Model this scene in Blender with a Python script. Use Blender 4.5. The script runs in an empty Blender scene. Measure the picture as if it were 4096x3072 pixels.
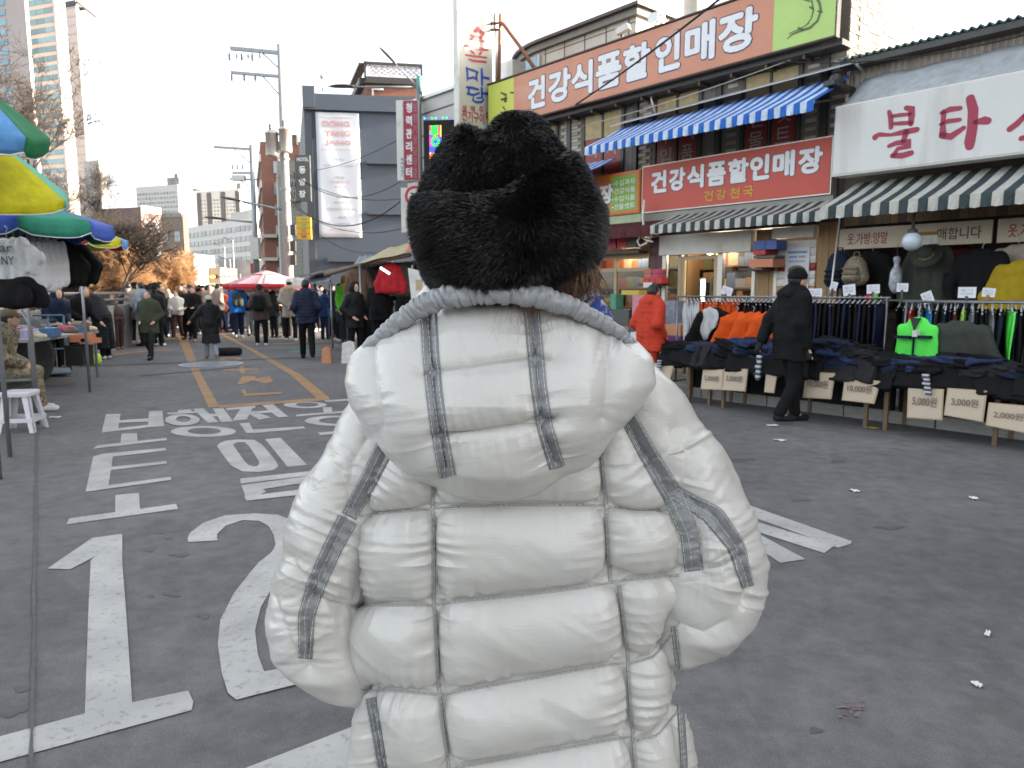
import bpy, bmesh, math, random
import numpy as np
from mathutils import Vector, Matrix
from mathutils.bvhtree import BVHTree
random.seed(7); rng = np.random.default_rng(7)
scene = bpy.context.scene
COL = scene.collection
R = math.radians
PI = math.pi
# ------------------------------------------------------------------ camera, sky, sun, exposure
CAM_H = 1.48
PITCH = R(7.3)
FPX = 2900.0                                    # focal length in pixels of the 4096 px wide photograph
cam_data = bpy.data.cameras.new('camera')
cam = bpy.data.objects.new('camera', cam_data); COL.objects.link(cam)
cam.location = (0, 0, CAM_H); cam.rotation_euler = (R(90) - PITCH, 0, 0)
cam_data.sensor_width = 36.0; cam_data.lens = 36.0 * FPX / 4096.0
cam_data.clip_start = 0.05; cam_data.clip_end = 3000
cam_data.dof.use_dof = True; cam_data.dof.focus_distance = 1.1; cam_data.dof.aperture_fstop = 15.0
scene.camera = cam
SUN_AZ, SUN_EL = R(84), R(13)                  # azimuth clockwise from the view direction
world = bpy.data.worlds.new('World'); scene.world = world; world.use_nodes = True
wn = world.node_tree.nodes; wl = world.node_tree.links
bg = wn['Background']; bg.inputs['Strength'].default_value = 0.15
sky = wn.new('ShaderNodeTexSky'); sky.sky_type = 'NISHITA'; sky.sun_disc = False
sky.sun_elevation = SUN_EL; sky.sun_rotation = SUN_AZ
sky.altitude = 50; sky.air_density = 1.0; sky.dust_density = 3.0; sky.ozone_density = 0.6
hs = wn.new('ShaderNodeHueSaturation'); hs.inputs['Saturation'].default_value = 0.36
wl.new(sky.outputs[0], hs.inputs['Color']); wl.new(hs.outputs[0], bg.inputs['Color'])
sun_data = bpy.data.lights.new('sun', 'SUN'); sun = bpy.data.objects.new('sun', sun_data); COL.objects.link(sun)
sun_data.energy = 4.5; sun_data.angle = R(0.5); sun_data.color = (1.0, 0.82, 0.60)
sd = Vector((math.sin(SUN_AZ) * math.cos(SUN_EL), math.cos(SUN_AZ) * math.cos(SUN_EL), math.sin(SUN_EL)))
sun.rotation_euler = sd.to_track_quat('Z', 'Y').to_euler(); sun.location = sd * 60
scene.view_settings.view_transform = 'Standard'; scene.view_settings.look = 'None'
scene.view_settings.exposure = 2.26; scene.view_settings.gamma = 1.0
scene.view_settings.use_curve_mapping = False
scene.cycles.max_bounces = 6; scene.cycles.diffuse_bounces = 3; scene.cycles.glossy_bounces = 2
scene.cycles.transmission_bounces = 4; scene.cycles.transparent_max_bounces = 8
scene.cycles.use_denoising = True
scene.cycles.sample_clamp_indirect = 4.0
# ------------------------------------------------------------------ measuring helpers: photo pixel -> place in the world
_cp, _sp = math.cos(PITCH), math.sin(PITCH)
def ray(u, v):
 a = (u - 2048.0) / FPX; b = (1536.0 - v) / FPX
 return Vector((a, _cp + b * _sp, -_sp + b * _cp))
def at(u, v, Y):                                # point at distance Y in front of the camera
 d = ray(u, v); return Vector((0, 0, CAM_H)) + d * (Y / d.y)
def gr(u, v, z=0.0):                            # point on the ground
 d = ray(u, v); return Vector((0, 0, CAM_H)) + d * ((z - CAM_H) / d.z)
def proj(P):                                    # (N,3) -> photo pixels
 P = np.asarray(P, float); q = P - np.array([0, 0, CAM_H])
 f = q[..., 1] * _cp - q[..., 2] * _sp; up = q[..., 1] * _sp + q[..., 2] * _cp
 return np.stack([2048 + FPX * q[..., 0] / f, 1536 - FPX * up / f], -1)
class Frame:                                    # a vertical working plane: x along, y into, z up
 def __init__(s, origin, az):                # az: compass direction (from +Y towards +X) of the local x axis
  s.o = Vector(origin); s.x = Vector((math.sin(az), math.cos(az), 0)); s.y = Vector((-s.x.y, s.x.x, 0))
  s.M = Matrix(((s.x.x, s.y.x, 0, s.o.x), (s.x.y, s.y.y, 0, s.o.y), (0, 0, 1, s.o.z), (0, 0, 0, 1)))
 def hit(s, u, v, n=0.0):                    # photo pixel -> (x, z) on the plane at depth n
  d = ray(u, v); c = Vector((0, 0, CAM_H)) - s.o
  t = (n - c.dot(s.y)) / d.dot(s.y); p = c + d * t
  return (p.dot(s.x), p.z + s.o.z)
 def w(s, x, n, z): return s.M @ Vector((x, n, z))
FAC = Frame((3.37, 13.0, 0), R(139.6))          # the shop row on the right
I4 = Matrix.Identity(4)
# ------------------------------------------------------------------ materials
_mats = {}
def mat(name, col, rough=0.6, metal=0.0, noise=None, bump=None, emit=None, spec=0.5, trans=0.0, alpha=1.0, sheen=0.0, coords='Object', stain=None):
 """noise=(scale, amount[, detail]) varies the base colour, bump=(scale, strength), stain=(scale, colour, amount) adds blotches"""
 if name in _mats: return _mats[name]
 m = bpy.data.materials.new(name); m.use_nodes = True; _mats[name] = m
 nt = m.node_tree; b = nt.nodes['Principled BSDF']
 if not isinstance(col[0], (int, float)): col = col[0]
 c4 = (*col, 1.0)
 b.inputs['Base Color'].default_value = c4
 b.inputs['Roughness'].default_value = rough; b.inputs['Metallic'].default_value = metal
 b.inputs['Specular IOR Level'].default_value = spec
 if sheen: b.inputs['Sheen Weight'].default_value = sheen
 if trans: b.inputs['Transmission Weight'].default_value = trans
 if alpha < 1: b.inputs['Alpha'].default_value = alpha
 tc = None
 if noise or bump or stain:
  tc = nt.nodes.new('ShaderNodeTexCoord')
 last = None
 if noise:
  n = nt.nodes.new('ShaderNodeTexNoise'); n.inputs['Scale'].default_value = noise[0]
  n.inputs['Detail'].default_value = noise[2] if len(noise) > 2 else 5.0
  n.inputs['Roughness'].default_value = 0.65
  nt.links.new(tc.outputs[coords], n.inputs['Vector'])
  r = nt.nodes.new('ShaderNodeValToRGB'); a = noise[1]
  r.color_ramp.elements[0].position = 0.25; r.color_ramp.elements[1].position = 0.75
  r.color_ramp.elements[0].color = (*[max(0, c * (1 - a)) for c in col], 1)
  r.color_ramp.elements[1].color = (*[min(1, c * (1 + a)) for c in col], 1)
  nt.links.new(n.outputs[0], r.inputs[0]); last = r.outputs[0]
 if stain:
  n = nt.nodes.new('ShaderNodeTexNoise'); n.inputs['Scale'].default_value = stain[0]; n.inputs['Detail'].default_value = 6
  mp = nt.nodes.new('ShaderNodeMapping'); mp.inputs['Location'].default_value = (3.1, 7.7, 1.3)
  if len(stain) > 3: mp.inputs['Scale'].default_value = stain[3]
  nt.links.new(tc.outputs[coords], mp.inputs[0]); nt.links.new(mp.outputs[0], n.inputs['Vector'])
  r = nt.nodes.new('ShaderNodeValToRGB'); r.color_ramp.elements[0].position = 0.52; r.color_ramp.elements[1].position = 0.72
  r.color_ramp.elements[0].color = (0, 0, 0, 1); r.color_ramp.elements[1].color = (stain[2],) * 3 + (1,)
  nt.links.new(n.outputs[0], r.inputs[0])
  mx = nt.nodes.new('ShaderNodeMix'); mx.data_type = 'RGBA'
  nt.links.new(r.outputs[0], mx.inputs[0])
  if last: nt.links.new(last, mx.inputs[6])
  else: mx.inputs[6].default_value = c4
  mx.inputs[7].default_value = (*stain[1], 1); last = mx.outputs[2]
 if last: nt.links.new(last, b.inputs['Base Color'])
 if bump:
  n = nt.nodes.new('ShaderNodeTexNoise'); n.inputs['Scale'].default_value = bump[0]; n.inputs['Detail'].default_value = 4
  nt.links.new(tc.outputs[coords], n.inputs['Vector'])
  bp = nt.nodes.new('ShaderNodeBump'); bp.inputs['Strength'].default_value = bump[1]; bp.inputs['Distance'].default_value = 0.01
  nt.links.new(n.outputs[0], bp.inputs['Height']); nt.links.new(bp.outputs[0], b.inputs['Normal'])
 if emit:
  b.inputs['Emission Color'].default_value = (*emit[0], 1); b.inputs['Emission Strength'].default_value = emit[1]
 return m
def cloth(name, col, rough=0.75, **k):
 return mat(name, col, rough, noise=k.pop('noise', (9, 0.22)), bump=k.pop('bump', (30, 0.35)), spec=k.pop('spec', 0.15), **k)
def paint(name, col, rough=0.5, **k):
 return mat(name, col, rough, noise=k.pop('noise', (4, 0.08)), **k)
# ------------------------------------------------------------------ mesh builder
class MB:
 def __init__(s, M=None):
  s.v = []; s.f = []; s.mi = []; s.M = M; s.cur = 0; s.n = 0; s.sm = []
  s.smooth = False
 def add(s, verts, faces, mi=None, smooth=None):
  V = np.asarray(verts, float).reshape(-1, 3)
  if s.M is not None:
   A = np.array(s.M); V = V @ A[:3, :3].T + A[:3, 3]
  s.v.append(V); n = s.n; s.n += len(V)
  m = s.cur if mi is None else mi; sm = s.smooth if smooth is None else smooth
  for f in faces:
   s.f.append([i + n for i in f]); s.mi.append(m); s.sm.append(sm)
  return s
 def box(s, x0, x1, y0, y1, z0, z1, mi=None):
  V = [(x, y, z) for x in (x0, x1) for y in (y0, y1) for z in (z0, z1)]
  return s.add(V, [(0, 1, 3, 2), (4, 6, 7, 5), (0, 4, 5, 1), (2, 3, 7, 6), (0, 2, 6, 4), (1, 5, 7, 3)], mi, False)
 def obox(s, c, ax, ay, az, mi=None):        # centre and three half-axes
  c, ax, ay, az = map(Vector, (c, ax, ay, az))
  V = [c + ax * i + ay * j + az * k for i in (-1, 1) for j in (-1, 1) for k in (-1, 1)]
  return s.add(V, [(0, 1, 3, 2), (4, 6, 7, 5), (0, 4, 5, 1), (2, 3, 7, 6), (0, 2, 6, 4), (1, 5, 7, 3)], mi, False)
 def quad(s, a, b, c, d, mi=None): return s.add([a, b, c, d], [(0, 1, 2, 3)], mi)
 def prism(s, pts, e, mi=None):              # planar polygon (3D points) thickened by vector e
  n = len(pts); e = Vector(e); P = [Vector(p) for p in pts]
  V = P + [p + e for p in P]
  F = [tuple(range(n - 1, -1, -1)), tuple(range(n, 2 * n))] + [(i, (i + 1) % n, (i + 1) % n + n, i + n) for i in range(n)]
  return s.add(V, F, mi, False)
 def tube(s, pts, r, n=8, mi=None, cap=True, smooth=True):
  P = [Vector(p) for p in pts]; k = len(P)
  rr = [r] * k if isinstance(r, (int, float)) else list(r)
  t0 = (P[1] - P[0]).normalized(); a = t0.orthogonal().normalized()
  V = []
  for i in range(k):
   t = (P[min(i + 1, k - 1)] - P[max(i - 1, 0)])
   t = t.normalized() if t.length > 1e-9 else t0
   a = (a - t * a.dot(t)); a = a.normalized() if a.length > 1e-6 else t.orthogonal().normalized()
   b = t.cross(a)
   for j in range(n):
    q = 2 * PI * j / n; V.append(P[i] + (a * math.cos(q) + b * math.sin(q)) * rr[i])
  F = [(i * n + j, i * n + (j + 1) % n, (i + 1) * n + (j + 1) % n, (i + 1) * n + j) for i in range(k - 1) for j in range(n)]
  s.add(V, F, mi, smooth)
  if cap: 
   m = s.cur if mi is None else mi; b0 = s.n - k * n
   s.f.append([b0 + j for j in range(n - 1, -1, -1)]); s.mi.append(m); s.sm.append(False)
   s.f.append([b0 + (k - 1) * n + j for j in range(n)]); s.mi.append(m); s.sm.append(False)
  return s
 def lathe(s, prof, c=(0, 0, 0), n=16, mi=None, smooth=True):   # prof: [(r, z)]
  k = len(prof); V = [(c[0] + r * math.cos(2 * PI * j / n), c[1] + r * math.sin(2 * PI * j / n), c[2] + z) for r, z in prof for j in range(n)]
  F = [(i * n + j, i * n + (j + 1) % n, (i + 1) * n + (j + 1) % n, (i + 1) * n + j) for i in range(k - 1) for j in range(n)]
  return s.add(V, F, mi, smooth)
 def ball(s, c, r, n=12, mi=None):
  rx, ry, rz = (r, r, r) if isinstance(r, (int, float)) else r
  V = []; m = n // 2
  for i in range(m + 1):
   p = PI * i / m
   for j in range(n):
    q = 2 * PI * j / n; V.append((c[0] + rx * math.sin(p) * math.cos(q), c[1] + ry * math.sin(p) * math.sin(q), c[2] - rz * math.cos(p)))
  F = [(i * n + j, i * n + (j + 1) % n, (i + 1) * n + (j + 1) % n, (i + 1) * n + j) for i in range(m) for j in range(n)]
  return s.add(V, F, mi, True)
 def grid(s, G, mi=None, smooth=True, flip=False):   # G: (a, b, 3) array of points
  G = np.asarray(G); a, b = G.shape[:2]
  F = [(i * b + j, (i + 1) * b + j, (i + 1) * b + j + 1, i * b + j + 1) for i in range(a - 1) for j in range(b - 1)]
  if flip: F = [f[::-1] for f in F]
  return s.add(G.reshape(-1, 3), F, mi, smooth)
 def obj(s, name, mats, parent=None):
  V = np.concatenate(s.v) if s.v else np.zeros((0, 3))
  return mk(name, V, s.f, mats, parent, s.mi, s.sm)
def mk(name, V, F, mats, parent=None, mi=None, sm=None):
 V = np.asarray(V, float)
 o_loc = np.zeros(3)
 if parent is not None: o_loc = np.array(world_loc(parent))
 me = bpy.data.meshes.new(name)
 if isinstance(F, np.ndarray):
  nf, k = F.shape; me.vertices.add(len(V)); me.vertices.foreach_set('co', (V - o_loc).astype(np.float32).ravel())
  me.loops.add(nf * k); me.loops.foreach_set('vertex_index', F.astype(np.int32).ravel())
  me.polygons.add(nf); me.polygons.foreach_set('loop_start', np.arange(0, nf * k, k, dtype=np.int32))
  me.update(calc_edges=True); me.validate()
 else:
  me.from_pydata((V - o_loc).tolist(), [], F); me.update()
 if not isinstance(mats, (list, tuple)): mats = [mats]
 for m in mats: me.materials.append(m)
 if mi is not None and len(mats) > 1: me.polygons.foreach_set('material_index', np.asarray(mi, np.int32))
 if sm is True: me.polygons.foreach_set('use_smooth', np.ones(len(me.polygons), bool))
 elif sm is not None and sm is not False: me.polygons.foreach_set('use_smooth', np.asarray(sm, bool))
 o = bpy.data.objects.new(name, me); COL.objects.link(o)
 if parent is not None: o.parent = parent
 return o
def world_loc(o):
 p = Vector(o.location)
 while o.parent is not None: o = o.parent; p = p + Vector(o.location)
 return p
def tag(o, label=None, cat=None, group=None, kind=None):
 if label: o['label'] = label
 if cat: o['category'] = cat
 if group: o['group'] = group
 if kind: o['kind'] = kind
 return o
def thing(name, label, cat, loc=(0, 0, 0), group=None):
 o = bpy.data.objects.new(name, None); COL.objects.link(o); o.location = loc; o.empty_display_size = 0.2
 return tag(o, label, cat, group)
def copy_thing(o, loc, rotz=None, label=None, group=None, scale=None):
 def cp(src, par):
  c = src.copy(); COL.objects.link(c)
  if par is not None: c.parent = par
  for ch in list(src.children): cp(ch, c)
  return c
 c = cp(o, None); c.location = loc
 if rotz is not None: c.rotation_euler = (0, 0, rotz)
 if scale is not None: c.scale = (scale,) * 3
 if label: c['label'] = label
 if group: c['group'] = group
 return c
def share(name, me, M, parent):                 # a part that shares its mesh with alike pieces
 o = bpy.data.objects.new(name, me); COL.objects.link(o); o.parent = parent
 L = Matrix.Translation(-world_loc(parent)) @ M
 o.matrix_local = L; return o
def unit_box(name, m, bevel=0.06):
 b = MB(); b.box(-.5, .5, -.5, .5, -.5, .5); me = bpy.data.meshes.new(name)
 me.from_pydata(np.concatenate(b.v).tolist(), [], b.f)
 for x in (m if isinstance(m, (list, tuple)) else [m]): me.materials.append(x)
 return me
def pieces(name, boxes, m, parent, M=I4, limit=300, key=None):
 """boxes: (x0,x1,y0,y1,z0,z1) in frame M; the first `limit` become parts, the rest one 'stuff' part.  m: one or several materials picked at random"""
 ms = m if isinstance(m, (list, tuple)) else [m]
 mes = [unit_box(name, q) for q in ms]
 if key: boxes = sorted(boxes, key=key)
 for i, b in enumerate(boxes[:limit]):
  T = M @ Matrix.Translation(((b[0] + b[1]) / 2, (b[2] + b[3]) / 2, (b[4] + b[5]) / 2)) @ Matrix.Diagonal((b[1] - b[0], b[3] - b[2], b[5] - b[4], 1))
  share(name, mes[random.randrange(len(mes))], T, parent)
 if len(boxes) > limit:
  q = MB(M)
  for b in boxes[limit:]: q.box(*b, mi=random.randrange(len(ms)))
  tag(q.obj(name, ms, parent), kind='stuff')
# text as mesh, fitted into a rectangle of a frame (x0..x1, z0..z1) at depth n (negative = towards the street)
_tcache = {}
def text_mesh(s):
 if s in _tcache: return _tcache[s]
 cu = bpy.data.curves.new('t', 'FONT'); cu.body = s; cu.resolution_u = 3
 o = bpy.data.objects.new('t', cu); COL.objects.link(o)
 dg = bpy.context.evaluated_depsgraph_get(); me = bpy.data.meshes.new_from_object(o.evaluated_get(dg))
 V = np.array([v.co[:] for v in me.vertices]) if len(me.vertices) else np.zeros((0, 3))
 F = [tuple(p.vertices) for p in me.polygons]
 bpy.data.objects.remove(o); bpy.data.curves.remove(cu); bpy.data.meshes.remove(me)
 _tcache[s] = (V, F); return V, F
def text(mb, s, x0, x1, z0, z1, n, bold=0.0, mi=None, ref=None, shear=0.0):
 """bold letters are stamped a few times with small shifts, each a hair in front of the last"""
 V, F = text_mesh(s)
 if not len(V): return
 lo, hi = V.min(0), V.max(0); sz = np.maximum(hi - lo, 1e-6); h = z1 - z0; bw = bold * h
 S = [(0, 0)] if bold < .008 else [(bw * math.cos(q), bw * math.sin(q)) for q in np.arange(8) * PI / 4] + [(0, 0)]
 bx = bw if bold >= .008 else 0
 X = x0 + bx + (V[:, 0] - lo[0]) / sz[0] * (x1 - x0 - 2 * bx); Z = z0 + bx + (V[:, 1] - lo[1]) / sz[1] * (h - 2 * bx)
 for i, (dx, dz) in enumerate(S): mb.add(np.stack([X + dx, np.full(len(X), n - .00012 * i), Z + dz], 1), F, mi, False)
def brush(mb, strokes, n, mi=None):             # strokes of [(x, z, width)] painted flat at depth n in the frame
 for st in strokes:
  P = [Vector((a[0], a[1])) for a in st]; W = [a[2] / 2 for a in st]
  L = []; Rr = []
  for i in range(len(P)):
   t = (P[min(i + 1, len(P) - 1)] - P[max(0, i - 1)]).normalized(); q = Vector((-t.y, t.x))
   L.append(P[i] + q * W[i]); Rr.append(P[i] - q * W[i])
  t0 = (P[1] - P[0]).normalized(); t1 = (P[-1] - P[-2]).normalized()
  V = [(p.x, n, p.y) for p in L] + [(p.x, n, p.y) for p in Rr]
  k = len(P); F = [(i, i + 1, k + i + 1, k + i) for i in range(k - 1)]
  for e, tt, a, b in ((P[0], -t0, L[0], Rr[0]), (P[-1], t1, Rr[-1], L[-1])):   # rounded ends
   c = len(V); r = (a - b).length / 2; q = Vector((-tt.y, tt.x))
   arc = [e + (q * math.cos(x) * -1 + tt * math.sin(x)) * r for x in np.linspace(0, PI, 7)]
   V += [(p.x, n, p.y) for p in arc]; F.append(tuple(range(c, c + 7)))
  mb.add(V, F, mi, False)
# ------------------------------------------------------------------ noise and implicit surfaces
def vnoise(p, seed=0):
 """smooth value noise, p (N,k) -> (N,) in -1..1"""
 p = np.asarray(p, float); k = p.shape[1]; i = np.floor(p).astype(np.int64); f = p - i; f = f * f * (3 - 2 * f)
 out = np.zeros(len(p))
 for c in range(2 ** k):
  h = np.full(len(p), seed * 7919 + 13, np.int64); w = np.ones(len(p))
  for d in range(k):
   b = (c >> d) & 1; h = (h * 31 + (i[:, d] + b) * (73856093, 19349663, 83492791)[d]) & 0x7fffffff
   w = w * (f[:, d] if b else 1 - f[:, d])
  h = ((h >> 13) ^ h) * 1274126177 & 0x7fffffff; h = ((h >> 16) ^ h) & 0xffff
  out += w * (h / 32767.5 - 1)
 return out
def fbm(p, seed=0, oct=3):
 a = 1.0; o = 0; q = np.asarray(p, float)
 for i in range(oct): o = o + a * vnoise(q, seed + i); a *= .5; q = q * 2.03
 return o
def cap_sdf(P, a, b, ra, rb):
 a = np.asarray(a, float); b = np.asarray(b, float); ab = b - a
 t = np.clip(((P - a) @ ab) / max(ab @ ab, 1e-12), 0, 1)
 return np.linalg.norm(P - a - t[:, None] * ab, axis=1) - (ra + (rb - ra) * t)
def ell_sdf(P, c, r, Rm=None):
 q = P - np.asarray(c, float)
 if Rm is not None: q = q @ Rm
 r = np.asarray(r, float); k0 = np.linalg.norm(q / r, axis=1); k1 = np.linalg.norm(q / (r * r), axis=1)
 return k0 * (k0 - 1) / np.maximum(k1, 1e-9)
def smin(a, b, k):
 h = np.clip(.5 + .5 * (b - a) / k, 0, 1); return b + (a - b) * h - k * h * (1 - h)
def blend(P, prims, k=0.03):
 d = None
 for p in prims:
  if p[0] == 'c': e = cap_sdf(P, *p[1:5])
  elif p[0] == 'e': e = ell_sdf(P, p[1], p[2], p[3] if len(p) > 3 else None)
  d = e if d is None else smin(d, e, k)
 return d
def surfnet(fn, lo, hi, h):
 lo = np.asarray(lo, float); hi = np.asarray(hi, float); n = np.maximum(np.ceil((hi - lo) / h).astype(int) + 1, 3)
 ax = [lo[i] + h * np.arange(n[i]) for i in range(3)]
 G = np.stack(np.meshgrid(*ax, indexing='ij'), -1).reshape(-1, 3)
 v = fn(G).reshape(n)
 m = n - 1
 cnt = np.zeros(m); acc = np.zeros((*m, 3))
 sl = lambda o: tuple(slice(o[i], o[i] + m[i]) for i in range(3))
 corners = [(i, j, k) for i in (0, 1) for j in (0, 1) for k in (0, 1)]
 for d in range(3):
  for c in corners:
   if c[d]: continue
   e = list(c); e[d] = 1
   a = v[sl(c)]; b = v[sl(e)]; x = (a < 0) != (b < 0)
   t = np.where(x, a / np.where(x, a - b, 1), 0)
   base = np.array(c, float)
   for q in range(3): acc[..., q] += np.where(x, base[q] + (t if q == d else 0), 0)
   cnt += x
 act = cnt > 0; idx = -np.ones(m, int); idx[act] = np.arange(act.sum())
 cell = np.argwhere(act); V = lo + h * (cell + acc[act] / cnt[act][:, None])
 Fs = []
 for d in range(3):
  u, w = (d + 1) % 3, (d + 2) % 3
  s0 = [slice(1, m[i]) for i in range(3)]; s0[d] = slice(0, m[d]); s1 = list(s0); s1[d] = slice(1, m[d] + 1)
  a = v[tuple(s0)]; b = v[tuple(s1)]; x = (a < 0) != (b < 0)
  ii = np.argwhere(x)
  if not len(ii): continue
  off = np.zeros(3, int); off[u] += 1; off[w] += 1; ii = ii + off
  off[:] = [1, 1, 1]; off[d] = 0
  c = ii - 0; c = ii.copy()
  # slices start at 1 in u and w, so undo the double shift
  c = np.argwhere(x); c[:, u] += 1; c[:, w] += 1
  def cid(du, dw):
   q = c.copy(); q[:, u] -= du; q[:, w] -= dw; return idx[q[:, 0], q[:, 1], q[:, 2]]
  quad = np.stack([cid(1, 1), cid(0, 1), cid(0, 0), cid(1, 0)], 1)
  fl = (a < 0)[x]
  quad[~fl] = quad[~fl][:, ::-1]
  Fs.append(quad)
 return V, np.concatenate(Fs) if Fs else np.zeros((0, 4), int)
def blob(name, prims, m, parent, h, k=0.03, warp=None, cut=None, M=None):
 """one smooth continuous surface grown round tapered limbs and ellipsoids"""
 los = []; his = []
 for p in prims:
  if p[0] == 'c':
   r = max(p[3], p[4]); a, b = np.asarray(p[1], float), np.asarray(p[2], float)
   los.append(np.minimum(a, b) - r); his.append(np.maximum(a, b) + r)
  else:
   r = np.asarray(p[2], float); rr = np.full(3, r.max()) if len(p) > 3 else r
   los.append(np.asarray(p[1]) - rr); his.append(np.asarray(p[1]) + rr)
 lo = np.min(los, 0) - 2.5 * h - k; hi = np.max(his, 0) + 2.5 * h + k
 def fn(P):
  d = blend(P, prims, k)
  if warp: d = d + warp(P)
  if cut: d = np.maximum(d, cut(P))
  return d
 V, F = surfnet(fn, lo, hi, h)
 if M is not None: A = np.array(M); V = V @ A[:3, :3].T + A[:3, 3]
 return mk(name, V, F, m, parent, None, True)
# ------------------------------------------------------------------ road
def asphalt_mat():
 m = bpy.data.materials.new('asphalt'); m.use_nodes = True; nt = m.node_tree; b = nt.nodes['Principled BSDF']
 tc = nt.nodes.new('ShaderNodeTexCoord')
 def noise(s, d=5, r=.6):
  n = nt.nodes.new('ShaderNodeTexNoise'); n.inputs['Scale'].default_value = s; n.inputs['Detail'].default_value = d; n.inputs['Roughness'].default_value = r
  nt.links.new(tc.outputs['Object'], n.inputs['Vector']); return n.outputs[0]
 def ramp(src, stops):
  r = nt.nodes.new('ShaderNodeValToRGB'); e = r.color_ramp.elements
  e[0].position, e[0].color = stops[0][0], (*stops[0][1], 1); e[1].position, e[1].color = stops[-1][0], (*stops[-1][1], 1)
  for p, c in stops[1:-1]:
   q = e.new(p); q.color = (*c, 1)
  nt.links.new(src, r.inputs[0]); return r.outputs[0]
 def mix(a, c, f, mode='MIX'):
  x = nt.nodes.new('ShaderNodeMix'); x.data_type = 'RGBA'; x.blend_type = mode
  for s, v in ((0, f), (6, a), (7, c)):
   if isinstance(v, (int, float)): x.inputs[s].default_value = v
   elif isinstance(v, tuple): x.inputs[s].default_value = (*v, 1)
   else: nt.links.new(v, x.inputs[s])
  return x.outputs[2]
 base = ramp(noise(.45, 6), [(.3, (.108, .105, .105)), (.55, (.156, .152, .151)), (.75, (.205, .199, .196))])
 base = mix(base, ramp(noise(7, 6, .7), [(.3, (.60, .60, .61)), (.7, (1.28, 1.26, 1.24))]), .75, 'MULTIPLY')
 grain = ramp(noise(160, 2), [(.35, (.55, .55, .55)), (.62, (1.25, 1.25, 1.25)), (.74, (2.3, 2.25, 2.2))])
 base = mix(base, grain, .42, 'MULTIPLY')
 st = ramp(noise(1.9, 3, .5), [(.62, (0, 0, 0)), (.72, (.55, .55, .55))])
 base = mix(base, (.085, .080, .077), st)
 vo = nt.nodes.new('ShaderNodeTexVoronoi'); vo.feature = 'DISTANCE_TO_EDGE'; vo.inputs['Scale'].default_value = .33
 wv = nt.nodes.new('ShaderNodeMix'); wv.data_type = 'RGBA'; wv.inputs[0].default_value = .35
 n3 = nt.nodes.new('ShaderNodeTexNoise'); n3.inputs['Scale'].default_value = 1.3; n3.inputs['Detail'].default_value = 6
 nt.links.new(tc.outputs['Object'], n3.inputs['Vector']); nt.links.new(tc.outputs['Object'], wv.inputs[6]); nt.links.new(n3.outputs[1], wv.inputs[7])
 nt.links.new(wv.outputs[2], vo.inputs['Vector'])
 cr = ramp(vo.outputs['Distance'], [(0.0, (.18, .18, .18)), (.004, (0, 0, 0))])
 base = mix(base, (.06, .058, .056), cr)
 nt.links.new(base, b.inputs['Base Color']); b.inputs['Roughness'].default_value = .82; b.inputs['Specular IOR Level'].default_value = .35
 bp = nt.nodes.new('ShaderNodeBump'); bp.inputs['Strength'].default_value = .55; bp.inputs['Distance'].default_value = .006
 nt.links.new(noise(120, 4, .7), bp.inputs['Height']); nt.links.new(bp.outputs[0], b.inputs['Normal'])
 return m
M_ASPH = asphalt_mat()
M_DIRTG = mat('ground_dirt', (.10, .095, .09), .9, noise=(.4, .25))
g = MB(); g.quad((-900, -120, -.03), (900, -120, -.03), (900, 1500, -.03), (-900, 1500, -.03)); tag(g.obj('ground', M_DIRTG), kind='structure')
g = MB(); g.quad((-14, -14, 0), (24, -14, 0), (6, 70, 0), (-44, 70, 0))
road = tag(g.obj('road', M_ASPH), kind='structure')
def worn_paint(name, col, wear=.5):
 m = bpy.data.materials.new(name); m.use_nodes = True; nt = m.node_tree; b = nt.nodes['Principled BSDF']
 tc = nt.nodes.new('ShaderNodeTexCoord'); n = nt.nodes.new('ShaderNodeTexNoise'); n.inputs['Scale'].default_value = 26; n.inputs['Detail'].default_value = 8; n.inputs['Roughness'].default_value = .75
 n2 = nt.nodes.new('ShaderNodeTexNoise'); n2.inputs['Scale'].default_value = 3; n2.inputs['Detail'].default_value = 5
 nt.links.new(tc.outputs['Object'], n.inputs['Vector']); nt.links.new(tc.outputs['Object'], n2.inputs['Vector'])
 r = nt.nodes.new('ShaderNodeValToRGB'); r.color_ramp.elements[0].position = .30; r.color_ramp.elements[1].position = .46
 r.color_ramp.elements[0].color = (.20, .197, .19, 1); r.color_ramp.elements[1].color = (*col, 1)
 nt.links.new(n.outputs[0], r.inputs[0])
 r2 = nt.nodes.new('ShaderNodeValToRGB'); r2.color_ramp.elements[0].position = .3; r2.color_ramp.elements[1].position = .7
 r2.color_ramp.elements[0].color = (.72, .72, .72, 1); r2.color_ramp.elements[1].color = (1.05, 1.05, 1.03, 1)
 nt.links.new(n2.outputs[0], r2.inputs[0])
 x = nt.nodes.new('ShaderNodeMix'); x.data_type = 'RGBA'; x.blend_type = 'MULTIPLY'; x.inputs[0].default_value = 1
 nt.links.new(r.outputs[0], x.inputs[6]); nt.links.new(r2.outputs[0], x.inputs[7]); nt.links.new(x.outputs[2], b.inputs['Base Color'])
 b.inputs['Roughness'].default_value = .75
 bp = nt.nodes.new('ShaderNodeBump'); bp.inputs['Strength'].default_value = .3; bp.inputs['Distance'].default_value = .004
 nt.links.new(n.outputs[0], bp.inputs['Height']); nt.links.new(bp.outputs[0], b.inputs['Normal'])
 return m
M_RWHITE = worn_paint('road_white', (.47, .46, .44)); M_RORANGE = worn_paint('road_orange', (.36, .20, .085)); M_RTEAL = worn_paint('road_teal', (.07, .26, .21))
_lay = [0]
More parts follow.
